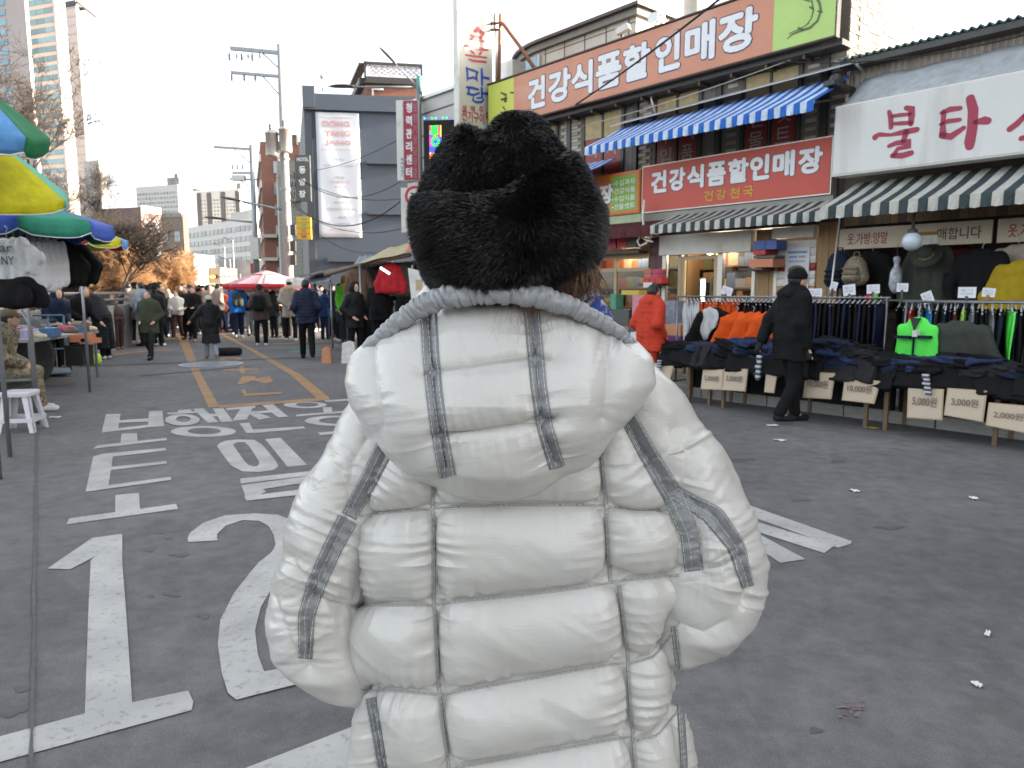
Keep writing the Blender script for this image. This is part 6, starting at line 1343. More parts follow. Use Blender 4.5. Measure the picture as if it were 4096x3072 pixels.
b = MB(); b.obox(at(1175, 560, PY - .1), (.12, 0, 0), (0, .1, 0), (0, 0, .16)); b.obj('fuse_box', M_DARKM, pt)
def lamp_arm(t, u0, v0, u1, v1, Y, r=.035, head=.36, col=None):
 a_ = at(u0, v0, Y); e_ = at(u1, v1, Y); d = (e_ - a_).normalized(); b = MB(); b.tube([a_, e_], [r, r * .75], 8); b.obj('arm', col or M_GALV, t)
 up = Vector((0, 0, 1)); s_ = d.cross(up).normalized(); up = s_.cross(d); b = MB(); k_ = 14; V = []
 for i in range(k_):
  f = i / (k_ - 1); w_ = head * .38 * math.sin(PI * (.12 + .83 * f)) ** .6 * (1.0 if f < .9 else .7); hh = w_ * .42
  for j in range(12): q = 2 * PI * j / 12; V.append(e_ + d * (head * 1.9 * f) + s_ * w_ * math.cos(q) + up * (hh * math.sin(q) * (1 if math.sin(q) > 0 else .35)))
 b.add(V, [(i * 12 + j, i * 12 + (j + 1) % 12, (i + 1) * 12 + (j + 1) % 12, (i + 1) * 12 + j) for i in range(k_ - 1) for j in range(12)] + [tuple(range(12))[::-1], tuple(range((k_ - 1) * 12, k_ * 12))], smooth=True); b.obj('lamp_head', M_DARKM, t)
lamp_arm(pt, 1130, 838, 975, 808, PY, .045, .45)
c0 = at(1155, 900, PY)
for v in (920, 985, 1040): b = MB(); c = at(1165, v, PY - .2); b.box(c.x - .02, c.x + .16, c.y - .08, c.y + .08, c.z - .18, c.z + .18); b.obj('meter_box', M_DARKM, pt)
for v in (640, 760, 960): b = MB(); z = at(1140, v, PY).z; b.lathe([(.185, z), (.185, z + .05)], (base.x, base.y, 0), 14); b.obj('band', M_GALV, pt)
# second pole farther away
Y2 = 45.; base = at(1030, 1165, Y2); p2 = thing('utility_pole', 'farther dark utility pole with three crossarms and a hanging switch box', 'pole', (base.x, base.y, 0)); top = at(993, 580, Y2)
b = MB(); b.tube([(base.x, base.y, 0), (base.x, base.y, top.z)], [.2, .12], 10); b.obj('shaft', M_GALV, p2)
crossarm(p2, None, 856, 1002, 588, 597, Y2, .07); crossarm(p2, None, 930, 1008, 692, 692, Y2, .06); crossarm(p2, None, 920, 1030, 716, 718, Y2, .05)
b = MB(); a_ = at(930, 702, Y2); b.box(a_.x, a_.x + .75, Y2 - .2, Y2 + .2, a_.z - .3, a_.z); b.obj('switch_box', M_ALU, p2)
for u in (930, 950, 970): insul(p2, u, 655, 685, Y2, .06)
b = MB(); b.tube([at(940, 600, Y2), at(998, 650, Y2)], .03, 5); b.obj('brace', M_GALV, p2); b = MB(); b.tube([at(955, 718, Y2), at(1000, 745, Y2)], .03, 5); b.obj('brace', M_GALV, p2)
lamp_arm(p2, 1020, 890, 900, 878, Y2, .06, .7)
b = MB(); c = at(1022, 990, Y2 - .4); b.box(c.x - .25, c.x + .25, c.y - .2, c.y + .2, c.z - .7, c.z + .6); b.obj('meter_box', M_ALU, p2)
p3 = at(1036, 1165, 60); t = thing('utility_pole', 'thin dark pole just right of the farther utility pole', 'pole', (p3.x, p3.y, 0)); b = MB(); b.tube([(p3.x, p3.y, 0), (p3.x, p3.y, at(1025, 690, 60).z)], [.12, .06], 8); b.obj('shaft', M_DARKM, t)
# street lamp with two arms beside the red sign
sp = at(1674, 345, 19.6); t = thing('street_lamp', 'double armed grey street lamp rising behind the red vertical sign', 'street lamp', (sp.x, sp.y, 0))
b = MB(); b.tube([(sp.x, sp.y, 0), (sp.x, sp.y, sp.z + .05)], [.09, .065], 12); b.obj('shaft', M_GALV, t)
b = MB(); c = at(1678, 350, 19.6); b.tube([c + Vector((.0, 0, -.15)), c + Vector((0, 0, .28))], .075, 10); b.obj('sleeve', mat('sleeve_teal', (.12, .30, .28), .4), t)
lamp_arm(t, 1668, 348, 1418, 347, 19.6, .03, .36); lamp_arm(t, 1668, 345, 1585, 260, 19.6, .03, .33, M_ALU)
# wires
for lab, a_, e_, s_ in (('black wire from the utility pole up to the grey building', at(1265, 680, 29.3), at(1600, 555, 24), .15), ('upper drooping wire between utility pole and shop row', at(1170, 690, 26), at(1640, 700, 22), .75), ('middle drooping wire across the white banner', at(1180, 705, 26), at(1640, 790, 22), .35), ('lower heavy cable bundle across the white banner', at(1160, 800, 26), at(1650, 760, 21), .95), ('thin wire below the cable bundle on the grey building', at(1165, 820, 26), at(1640, 905, 21), .5), ('slanting wire from yellow sign to the stall awnings', at(1240, 905, 27), at(1500, 1010, 24), .3), ('wire from brick building to the utility pole', at(1045, 655, 50), at(1150, 700, 26), .4)):
 cable(lab, sag(a_, e_, s_, 16), .018 if 'heavy' in lab else .011)
# ---- far street bits: lit signs, shop boxes, signal
def farbox(name, label, cat, u0, u1, v0, v1, Y, m, d=1.5, emit=None):
 a_ = at(u0, v1, Y); e_ = at(u1, v0, Y); b = MB(); b.box(a_.x, e_.x, Y, Y + d, max(0, a_.z), e_.z); return tag(b.obj(name, m), label, cat)
fb = [('lightbox_sign', 'glowing white lightbox sign standing upright on the far street', 'sign', 778, 806, 1036, 1132, 75, mat('lit_white', (1, 1, 1), .5, emit=((1, .97, .9), .5)), .4),
      ('green_sign', 'small green vertical sign at left of the far street', 'sign', 717, 734, 1086, 1128, 60, mat('far_green', (.05, .25, .06), .5), .3), ('red_sign', 'red sign with white marks on the far pole', 'sign', 1003, 1027, 1053, 1095, 48, mat('far_red', (.42, .05, .05), .5), .2),
      ('shop_block', 'pale two storey shop block under the bare orange trees', 'building', 690, 776, 1015, 1165, 88, M_WPALE, 6), ('shop_block', 'brownish shop block right of the glowing lightbox sign', 'building', 806, 880, 1070, 1165, 92, mat('far_brown', (.25, .20, .16), .8, noise=(.5, .3)), 6), ('shop_block', 'grey shop block in front of the white office building', 'building', 880, 1050, 1040, 1165, 98, mat('far_grey', (.26, .26, .26), .8, noise=(.5, .3)), 6),
      ('glow_shopfront', 'yellowish shopfront with a faint glow of its own low on the far street', 'building', 832, 925, 1132, 1166, 70, mat('glow_front', (.6, .52, .32), .6, emit=((1, .85, .5), .12)), 3), ('red_awning', 'red awning strip low on the far street', 'awning', 780, 870, 1146, 1160, 66, mat('far_red2', (.40, .07, .05), .6), 1.5), ('blue_awning', 'blue tent roof beside the bare orange shrubs', 'awning', 625, 712, 1130, 1152, 45, cloth('far_blue', (.08, .14, .28)), 2), ('green_awning', 'small green awning between the far walkers', 'awning', 705, 745, 1150, 1162, 44, cloth('far_green2', (.05, .3, .2)), 1)]  # the shopfront's sunlit look is a faint glow put into its material
for f in fb: farbox(*f)
b = MB(); c = at(852, 1107, 72); b.box(c.x - .45, c.x + .5, 72, 72.3, c.z - .18, c.z + .18); tt_ = tag(b.obj('traffic_signal', M_DARKM), 'traffic signal showing amber over the far street', 'traffic light'); 
q = MB(); q.ball((c.x - .05, 71.95, c.z), (.3, .06, .15), 12); q.obj('lamp', mat('amber', (1, .5, .1), .5, emit=((1, .55, .05), 1.0)), tt_)
q = MB(); q.tube([(c.x + .5, 72.15, c.z), (c.x + 2.6, 72.15, c.z + .05)], .05, 6); q.tube([(c.x + 2.6, 72.15, 0), (c.x + 2.6, 72.15, c.z + .3)], .1, 8); q.obj('mast', M_GALV, tt_)
b = MB(); a_ = at(708, 1165, 60); farp = [(u, Y, v) for u, Y, v in ((745, 70, 1010), (800, 78, 1030), (905, 75, 985), (925, 66, 1040), (940, 82, 960))]
for i, (u, Y, v) in enumerate(farp):
 a_ = at(u, 1165, Y); z = at(u, v, Y).z; b = MB(); b.tube([(a_.x, a_.y, 0), (a_.x, a_.y, z), (a_.x - 1.0, a_.y, z + .3)], .08, 6); tag(b.obj('street_lamp', M_GALV), 'thin distant lamp post on the far street', 'street lamp', 'distant lamp posts')
# unseen blocks added right of the frame to shade the street
for lab, x0, x1, n0, n1, h in (('grey block standing outside the frame to the right', 9.6, 34, .2, 3.6, 12.5), ('set back grey block outside the frame behind the market building', 6.6, 9.58, 3.3, 6, 12.5)):
 b = MB(FM); b.box(x0, x1, n0, n1, 0, h); tag(b.obj('shade_block', mat('offframe', (.28, .25, .23), .8, noise=(.4, .15))), lab, 'building')
# ------------------------------------------------------------------ bare winter trees
M_BARK = mat('bark', (.035, .029, .026), .9, noise=(6, .3), bump=(30, .6)); M_TWIG = mat('twig', (.040, .032, .027), .9, noise=(3, .25)); M_TWIGO = mat('twig_tan', (.36, .21, .105), .9, noise=(2, .3)); M_BARKL = mat('bark_tan', (.13, .085, .055), .9, noise=(6, .3))
def tree(name, label, u, Y, h, spread, seed, mb_, mt, nl=5, lean=(0, 0), twigs=900, trunk_h=.28, r0=.16, stems=1, twl=.5, group='bare winter trees behind the left stalls', up=.5):
 r = random.Random(seed); c = at(u, 1165, Y); t = thing(name, label, 'tree', (c.x, c.y, 0), group); b = MB(); tips = []
 def grow(p, d, L, rad, lev):
  n = 3; pts = [p]; rr = [rad]; q = d.copy()
  for i in range(n):
   q = (q + Vector((r.gauss(0, .16), r.gauss(0, .16), r.gauss(.03, .10)))).normalized(); pts.append(pts[-1] + q * L / n); rr.append(rad * (1 - .35 * (i + 1) / n))
  b.tube(pts, rr, 6 if lev < 2 else 4, cap=False)
  if lev >= nl: tips.append((pts[-1], q, L)); return
  for i in range(r.choice((2, 3, 3))):
   f = r.choice((1, 2, 3, 3)); a = Vector((r.gauss(0, 1) * spread, r.gauss(0, 1) * spread, r.random() * up + .05)); nd = (q * 1.0 + a * .8).normalized()
   grow(pts[f], nd, L * r.uniform(.60, .82), rr[f] * .62, lev + 1)
  if lev >= 2: tips.append((pts[2], q, L))
 for s_ in range(stems): grow(Vector((c.x + s_ * .3 * r.gauss(0, 1), c.y, -.05)), Vector((lean[0] + (r.gauss(0, .3) if stems > 1 else 0), lean[1], 1)).normalized(), h * trunk_h, r0 / math.sqrt(stems), 0)
 b.obj('trunk', mb_, t); w = MB()
 for i in range(twigs):
  p, d, L = r.choice(tips); q = (d + Vector((r.gauss(0, .55), r.gauss(0, .55), r.gauss(.1, .45)))).normalized(); L2 = twl * r.uniform(.5, 1.4); m_ = p + q * L2 * .5 + Vector((r.gauss(0, .04), r.gauss(0, .04), r.gauss(0, .04)))
  e_ = m_ + (q + Vector((r.gauss(0, .35), r.gauss(0, .35), r.gauss(0, .3)))).normalized() * L2 * .6
  w.tube([p, m_, e_], [.010, .007, .003], 3, cap=False)
  for k_ in range(2):
   f = m_ + (q + Vector((r.gauss(0, .8), r.gauss(0, .8), r.gauss(.1, .6)))).normalized() * L2 * .5; w.tube([m_, f], [.006, .003], 3, cap=False)
 w.obj('crown', mt, t); return t
tree('bare_tree', 'tall bare dark tree at the left edge in front of the pinkish tower', 20, 24, 10.5, .5, 1, M_BARK, M_TWIG, 6, (.1, 0), 1500, .3, .2, 1, .5)
tree('bare_tree', 'tall bare tree in front of the blue windowed tower', 120, 27, 7.6, .5, 2, M_BARK, M_TWIG, 6, (.05, 0), 1200, .3, .15, 1, .45)
tree('bare_tree', 'bare dark tree rising over the red and blue parasol', 330, 26, 6.4, .6, 5, M_BARK, M_TWIG, 6, (-.1, 0), 2200, .26, .13, 2, .5)
tree('bare_tree', 'slim bare tree right of the parasols leaning to the right', 372, 23, 5.0, .5, 8, M_BARK, M_TWIG, 5, (.25, 0), 900, .3, .09, 1, .5)
tree('tan_shrub_tree', 'sunlit tan twiggy shrub in front of the brown building', 480, 27, 5.2, .7, 11, M_BARKL, M_TWIGO, 5, (.1, 0), 4200, .22, .10, 3, .5)
tree('tan_shrub_tree', 'sunlit orange twiggy shrub nearest the far street', 600, 28.5, 5.0, .75, 14, M_BARKL, M_TWIGO, 5, (.15, 0), 6000, .22, .10, 3, .5)
tree('tan_shrub_tree', 'sunlit tan shrub behind the hanging black clothes', 400, 28, 4.4, .7, 17, M_BARKL, M_TWIGO, 5, (0, 0), 4200, .22, .10, 3, .5)
tree('tan_shrub_tree', 'brown shrub half hidden behind the white T-shirts', 300, 27, 4.0, .7, 19, M_BARKL, M_TWIGO, 5, (0, 0), 3000, .22, .10, 3, .5)
tree('bare_tree', 'bare tree far behind between the pale towers', 400, 60, 13, .5, 23, M_BARK, M_TWIG, 6, (0, 0), 2000, .3, .15, 1, .9)
# ------------------------------------------------------------------ clothing stall on the right
def fxn(u, v, n): x, z = FAC.hit(u, v, n); return x, z
C_BLK = cloth('cloth_black', (.007, .007, .008)); C_NAVY = cloth('cloth_navy', (.012, .018, .042)); C_CHAR = cloth('cloth_charcoal', (.020, .020, .022)); C_MAR = cloth('cloth_maroon', (.09, .015, .022)); C_ORG = cloth('cloth_orange', (.62, .085, .012)); C_GRN = mat('cloth_neon', (.09, .80, .08), .6, noise=(9, .1), bump=(30, .3)); C_OLV = cloth('cloth_olive', (.045, .050, .042)); C_WHT = cloth('cloth_white', (.55, .56, .58)); C_GRY = cloth('cloth_grey', (.16, .17, .18)); C_RED = cloth('cloth_red', (.42, .02, .03)); C_MUS = cloth('cloth_mustard', (.34, .24, .015)); C_BLU = cloth('cloth_blue', (.04, .20, .48)); C_LIME = cloth('cloth_lime', (.25, .62, .02)); C_PUR = cloth('cloth_plum', (.09, .03, .06)); C_BRN = cloth('cloth_brown', (.10, .055, .035)); C_KHK = cloth('cloth_khaki', (.16, .13, .08)); C_DNIM = cloth('cloth_denim', (.022, .034, .085))
def camo(name, cols, scale=11):
 m = bpy.data.materials.new(name); m.use_nodes = True; nt = m.node_tree; b = nt.nodes['Principled BSDF']; tc = nt.nodes.new('ShaderNodeTexCoord'); n = nt.nodes.new('ShaderNodeTexNoise'); n.inputs['Scale'].default_value = scale; n.inputs['Detail'].default_value = 3; n.inputs['Distortion'].default_value = .7
 nt.links.new(tc.outputs['Object'], n.inputs[0]); r = nt.nodes.new('ShaderNodeValToRGB'); r.color_ramp.interpolation = 'CONSTANT'; e = r.color_ramp.elements; e[0].position, e[0].color = 0, (*cols[0], 1); e[1].position, e[1].color = .42, (*cols[1], 1)
 for p, c in ((.52, cols[2]), (.60, cols[3])): q = e.new(p); q.color = (*c, 1)
 nt.links.new(n.outputs[0], r.inputs[0]); nt.links.new(r.outputs[0], b.inputs['Base Color']); b.inputs['Roughness'].default_value = .8; return m
C_CAMO = camo('camo', [(.14, .11, .07), (.24, .20, .13), (.09, .075, .05), (.30, .26, .19)])
C_CAMOD = camo('camo_tan', [(.20, .16, .11), (.27, .22, .15), (.13, .10, .07), (.32, .28, .21)], 22)
M_CHROME = mat('chrome', (.22, .22, .23), .35, .9); M_HANG = paint('hanger', (.42, .42, .44), .4); M_CARD = mat('cardboard', (.46, .35, .23), .75, noise=(4, .08)); M_CARDP = mat('card_paper', (.50, .41, .31), .7, noise=(5, .06)); M_INK = mat('marker_ink', (.15, .12, .09), .6); M_PAPER = paint('paper', (.66, .67, .72), .6)
def rack(label, x0, x1, n, z):
 t = thing('clothes_rack', label, 'rack', FAC.w((x0 + x1) / 2, n, 0))
 b = MB(FM); b.tube([(x0, n, z), (x1, n, z)], .014, 8); b.obj('rail', M_CHROME, t)
 for x in (x0 + .04, (x0 + x1) / 2, x1 - .04): b = MB(FM); b.tube([(x, n, 0.12), (x, n, z)], .016, 8); b.obj('leg', M_CHROME, t)
 for x in (x0 + .04, x1 - .04): b = MB(FM); b.tube([(x, n - .25, .13), (x, n + .25, .13)], .016, 8); b.obj('foot', M_CHROME, t)
 return t
R1Z, R1N = 1.40, -2.0
rack('long chrome clothes rack behind the man in the black coat', .95, 4.05, R1N, R1Z); rack('second chrome clothes rack behind the green vest at right', 4.25, 7.4, -2.15, 1.36)
rack('rear chrome clothes rack in the shade of the stall', 3.6, 7.4, -1.1, 1.36)
rs = np.random.default_rng(4)
def slab_mesh(w_, h, t, seed, taper=0.0):
 """folded trousers or a shirt seen edge-on: a thin wavy cloth slab hung from a bar"""
 r = np.random.default_rng(seed); nu, nv = 10, 14; V = []; 
 for side in (-1, 1):
  for j in range(nv):
   f = j / (nv - 1); hw = w_ / 2 * (1 - taper * (1 - f)) 
   for i in range(nu):
    g_ = i / (nu - 1) * 2 - 1; th = t / 2 * (.55 + .45 * math.sin(PI * min(1, f * 1.6 + .12))) * (1 - .6 * abs(g_) ** 4)
    V.append((side * th + .010 * math.sin(f * 5 + seed + g_ * 2), hw * g_ + .012 * math.sin(f * 7 + seed), -h * f - .02 * math.cos(g_ * 3 + seed) * f))
 N_ = nu * nv; F = []
 for s_ in (0, 1):
  for j in range(nv - 1):
   for i in range(nu - 1):
    q = [s_ * N_ + j * nu + i, s_ * N_ + j * nu + i + 1, s_ * N_ + (j + 1) * nu + i + 1, s_ * N_ + (j + 1) * nu + i]; F.append(q if s_ == 0 else q[::-1])
 for j in range(nv - 1):
  for i in (0, nu - 1):
   q = [j * nu + i, (j + 1) * nu + i, N_ + (j + 1) * nu + i, N_ + j * nu + i]; F.append(q if i else q[::-1])
 for i in range(nu - 1):
  for j in (0, nv - 1):
   q = [j * nu + i, N_ + j * nu + i, N_ + j * nu + i + 1, j * nu + i + 1]; F.append(q if j else q[::-1])
 me = bpy.data.meshes.new('garment'); me.from_pydata(V, [], F); me.polygons.foreach_set('use_smooth', np.ones(len(F), bool)); return me
def hanger_mesh():
 b = MB(); b.tube([(0, 0, 0), (0, .02, .025), (0, .0, .05), (0, -.015, .03)], .004, 5); b.tube([(0, -.19, -.07), (0, 0, 0), (0, .19, -.07)], .008, 6); b.tube([(0, -.19, -.07), (0, .19, -.07)], .005, 6)
 me = bpy.data.meshes.new('hanger'); me.from_pydata(np.concatenate(b.v).tolist(), [], b.f); me.materials.append(M_HANG); return me
HANG = hanger_mesh(); SL = {}
def slab(x, n, z, m, label, group, h=.78, w_=.40, t=.05, k=0, cat='trousers', name='hanging_trousers', taper=0.0, rot=0):
 key = (m.name, k, h, w_)
 if key not in SL: SL[key] = slab_mesh(w_, h, t, k + 1, taper); SL[key].materials.append(m)
 p = FAC.w(x, n, z); o = bpy.data.objects.new(name, SL[key]); COL.objects.link(o); o.matrix_world = FAC.M @ Matrix.Translation((x, n, z - .07)) @ Matrix.Rotation(rot + rs.normal(0, .06), 4, 'Z'); tag(o, label, cat, group)
 hgr = bpy.data.objects.new('hanger', HANG); COL.objects.link(hgr); hgr.parent = o; hgr.location = (0, 0, .04)
 return o
x = 1.15                                           # rack 1, from the far end to the near end
k = 0
while x < 4.0:
 if x < 1.35: m, lab, gr_, w_, h, tp = C_WHT, 'white shirt hanging at the far end of the long rack', 'white shirts on the long rack', .42, .62, .25
 elif x < 2.1: m, lab, gr_, w_, h, tp = C_ORG, 'bright orange shirt hanging on the long rack left of the man in black', 'orange shirts on the long rack', .50, .72, .3
 elif x < 2.62: m, lab, gr_, w_, h, tp = C_BLK, 'black garment on the long rack hidden behind the man in black', 'black garments behind the man', .46, .8, .2
 elif x < 2.78: m, lab, gr_, w_, h, tp = C_MAR, 'maroon trousers hanging on the long rack beside the black row', 'maroon trousers on the long rack', .42, .82, .0
 else: m, lab, gr_, w_, h, tp = (C_BLK if k % 3 else C_NAVY), 'black or navy trousers hanging in the tight row right of the maroon pair', 'dark trousers on the long rack', .40, .84, .0
 slab(x, R1N, R1Z, m, lab, gr_, h, w_, .085, k % 4, 'shirt' if tp > .22 else 'trousers', 'hanging_shirt' if tp > .22 else 'hanging_trousers', tp, .8 if tp > .2 else .12); x += .062; k += 1
x = 4.35; cyc = [(C_RED, 'red'), (C_GRY, 'grey'), (C_BLU, 'blue'), (C_CHAR, 'charcoal'), (C_NAVY, 'navy'), (C_MAR, 'maroon'), (C_LIME, 'lime'), (C_GRY, 'grey'), (C_BLK, 'black'), (C_GRY, 'pale grey'), (C_NAVY, 'navy'), (C_GRN, 'neon green'), (C_BLK, 'black'), (C_PUR, 'plum')]; k = 0
while x < 7.2:
 m, nm = cyc[k % len(cyc)]; slab(x, -2.15, 1.34, m, f'{nm} jacket hanging edge on along the right hand rack', f'{nm} jackets on the right rack', .80, .5, .06, k % 4, 'jacket', 'hanging_jacket', .3, .3); x += .088; k += 1
for i, x in enumerate(np.arange(3.8, 7.2, .075)):
 slab(x, -1.1, 1.34, (C_BLK, C_CHAR, C_NAVY)[i % 3], 'dark garment on the rear rack deep in the stall shade', 'dark garments on the rear rack', .85, .45, .06, i % 4, 'jacket', 'hanging_jacket', .15, .3)
# garments shown from the front: shoulders, body, sleeves as one puffed shape
def upper(name, label, c, F, w_, h, m, cat='jacket', sleeves=True, collar=True, parent_only=False, ang=0.0, group=None, puff=.05, hres=.016, slen=.62, quilt=0.0, fold=0.0):
 """c: world point at the middle of the shoulders"""
 t = thing(name, label, cat, c, group); s2 = w_ / 2
 P = [('c', (-s2 * .72, 0, -.07), (s2 * .72, 0, -.07), .07 if sleeves else .05, .07 if sleeves else .05), ('c', (-s2 * .55, 0, -.12), (-s2 * .62, 0, -h + .09), .085, .10), ('c', (s2 * .55, 0, -.12), (s2 * .62, 0, -h + .09), .085, .10), ('c', (0, 0, -.1), (0, 0, -h + .09), .09, .10)]
 if collar: P += [('c', (-.06, 0, .0), (.06, 0, .0), .05, .05)]
 if sleeves: P += [('c', (s_ * s2 * .85, 0, -.09), (s_ * (s2 + .10), .0, -.09 - slen * .5), .075, .07) for s_ in (-1, 1)] + [('c', (s_ * (s2 + .10), .0, -.09 - slen * .5), (s_ * (s2 + .07), -.02, -.09 - slen), .07, .055) for s_ in (-1, 1)]
 sd_ = hash(label) % 97
 wp = lambda Q: .010 * vnoise(Q * [9, 9, 4], sd_ % 13) + .006 * vnoise(Q * [25, 25, 9], 3) + fold * np.sin(Q[:, 0] * 62 + 2 * np.sin(Q[:, 2] * 5)) + (quilt * np.abs(np.sin(Q[:, 2] * PI / .085)) * -1 if quilt else 0)
 M = F.M.to_3x3().to_4x4() @ Matrix.Rotation(ang, 4, 'Z') @ Matrix.Diagonal((1, .75 if sleeves else .5, 1, 1))
 blob('cloth', P, m, t, hres, .05, wp, lambda Q: -(Q[:, 2] + h) + .012 * np.sin(Q[:, 0] * 18), Matrix.Translation(c) @ M)
 q = MB(Matrix.Translation(c) @ F.M.to_3x3().to_4x4()); q.tube([(0, 0, .02), (0, 0, .07), (.02, 0, .10), (-.01, 0, .12)], .005, 5); q.obj('hanger', M_HANG, t); return t
p = fxn(3665, 1290, -2.5); v = upper('work_vest', 'neon green sleeveless work vest hanging in front of the right rack', FAC.w(p[0], -2.45, p[1]), FAC, .44, .70, C_GRN, 'vest', False, True)
q = MB(FM)
for a_, e_ in ((3578, 3640), (3660, 3722)): X0, Z = fxn(a_, 1346, -2.56); X1, _ = fxn(e_, 1348, -2.56); b = MB(FM); b.box(X0, X1, -2.575, -2.50, Z - .018, Z + .012); b.obj('stripe', C_NAVY, v)
X0, Z = fxn(3657, 1336, -2.58); b = MB(FM); b.box(X0 - .02, X0 + .03, -2.585, -2.5, Z - .03, Z + .04); b.obj('label_tag', M_WHITE, v)
X0, Z = fxn(3660, 1275, -2.52); b = MB(FM); b.prism([(X0 - .05, -2.525, Z + .01), (X0 + .05, -2.525, Z + .01), (X0, -2.545, Z - .12)], (0, .05, 0)); b.obj('neckline', C_OLV, v)
b = MB(FM); b.box(X0 - .006, X0 + .006, -2.535, -2.50, Z - .5, Z - .12); b.obj('zip', C_NAVY, v)
p = fxn(3840, 1300, -2.4); upper('dark_jacket', 'dark olive grey jacket hanging beside the neon green vest', FAC.w(p[0], -2.36, p[1]), FAC, .50, .80, C_OLV, quilt=0.0)
for u_, l_ in ((2945, 'left'), (3010, 'middle'), (3075, 'right')):
 p = fxn(u_, 1262, -2.3); upper('orange_shirt', f'bright orange work shirt shown from the front, {l_} one of three on the long rack', FAC.w(p[0], -2.28, p[1]), FAC, .36, .66, C_ORG, 'shirt', ang=.5, fold=.008)
p = fxn(2850, 1235, -2.2); upper('white_jacket', 'black jacket with white lining draped at the far end of the long rack', FAC.w(p[0] + .05, -2.25, p[1] - .03), FAC, .40, .72, C_BLK, ang=.5)
b = MB(FM); X0, Z = fxn(2815, 1225, -2.4); G = [[(X0 + .04 * i + .03 * math.sin(j * .8), -2.42 - .02 * math.sin(i * 2.1 + j * .5), Z - .045 * j - .02 * abs(i - 3)) for j in range(12 - i)] + [(X0 + .04 * i, -2.42, Z - .045 * (11 - i))] * i for i in range(7)]; b.grid(np.array(G)); o = b.obj('white_cloth', C_WHT); o.modifiers.new('t', 'SOLIDIFY').thickness = .012; tag(o, 'crumpled white cloth hanging at the far end of the long rack', 'cloth')
# backpacks, coats and bags hanging under the strip sign
def pack(label, u, v0, v1, n, m, m2, cat='backpack', w_=.30):
 X, Zt = fxn(u, v0, n); _, Zb = fxn(u, v1, n); h = Zt - Zb; c = FAC.w(X, n, Zb); t = thing('backpack', label, cat, c); T = Matrix.Translation(c) @ FAC.M.to_3x3().to_4x4()
 blob('bag', [('c', (-w_ * .27, 0, .13), (-w_ * .2, 0, h - .14), .12, .10), ('c', (w_ * .27, 0, .13), (w_ * .2, 0, h - .14), .12, .10), ('c', (0, 0, .14), (0, 0, h - .10), .13, .11)], m, t, .014, .05, lambda Q: .007 * vnoise(Q * 14, 3), None, T)
 blob('pocket', [('c', (-w_ * .25, -.13, .12), (w_ * .25, -.13, .12), .06, .06), ('c', (-w_ * .22, -.13, .22), (w_ * .22, -.13, .22), .05, .05)], m, t, .014, .03, None, None, T)
 for z in (.10, .17, .24):
  q = MB(T); q.box(-w_ * .38, w_ * .38, -.205 + z * .02, -.17, z, z + .025); q.obj('strap', m2, t)
 q = MB(T); q.tube([(-.05, .02, h - .03), (-.03, .02, h + .06), (.03, .02, h + .06), (.05, .02, h - .03)], .012, 6); q.obj('handle', m2, t); return t
pack('dark navy backpack hanging behind the thin grey pole', 3358, 1008, 1155, -.35, cloth('pack_navy', (.014, .022, .045)), C_BLK); pack('tan camouflage backpack hanging below the strip sign', 3425, 1025, 1145, -.4, C_CAMOD, cloth('strap_tan', (.17, .13, .09)), w_=.27)
X, Z = fxn(3582, 1120, -.4); c = FAC.w(X, -.4, Z); t = thing('clear_bag', 'clear plastic bag holding white and blue goods hanging in the stall', 'bag', c); blob('bag', [('e', (0, 0, 0), (.085, .07, .20)), ('c', (0, 0, .18), (0, 0, .27), .03, .05)], mat('bag_film', (.34, .37, .42), .25, noise=(14, .5), spec=.7), t, .014, .03, lambda Q: .012 * vnoise(Q * 16, 5), None, Matrix.Translation(c))
b = MB(FM); b.tube([(X, -.4, Z + .27), (X, -.4, Z + .5)], .004, 5); b.obj('string', M_DARKM, t)
for label, u, v, n, w_, h, m in (('olive jacket hanging in the stall behind the hat display', 3720, 985, -.2, .5, .85, C_OLV), ('black coat hanging high in the stall centre', 3490, 1010, -.1, .44, .8, C_BLK), ('dark red jacket hanging deep in the stall', 3840, 990, .3, .45, .6, cloth('cloth_deepred', (.09, .012, .015))), ('large black coat hanging near the right strip sign', 3930, 1000, -.45, .5, .95, C_BLK), ('mustard yellow jacket hanging at the right edge of the stall', 4085, 1050, -.6, .5, .62, C_MUS), ('pale jacket hanging behind the mustard one at right edge', 4075, 985, -.2, .5, .5, cloth('cloth_beige', (.34, .29, .24))), ('dark brown coat hanging low in the stall behind the price cards', 3660, 1110, .1, .5, .6, cloth('cloth_dkbrown', (.04, .025, .018)))):
 X, Z = fxn(u, v, n); upper('hanging_jacket', label, FAC.w(X, n, Z - .02), FAC, w_, h, m, hres=.022)
X, Z = fxn(3705, 1020, -.45); c = FAC.w(X, -.45, Z); t = thing('sun_hat', 'olive brimmed hat with pale band displayed in the stall', 'hat', c); T = Matrix.Translation(c) @ FAC.M.to_3x3().to_4x4() @ Matrix.Rotation(.9, 4, 'X')
b = MB(T); b.lathe([(0, .11), (.07, .10), (.09, .02), (.095, 0), (.19, -.02), (.19, -.03), (.09, -.015)], (0, 0, 0), 20); b.obj('felt', C_OLV, t); b = MB(T); b.lathe([(.094, .0), (.096, .035), (.098, .0)], (0, 0, .005), 20); b.obj('hat_ribbon', C_KHK, t)
b = MB(FM); X0, Z0 = fxn(3250, 1000, 0)
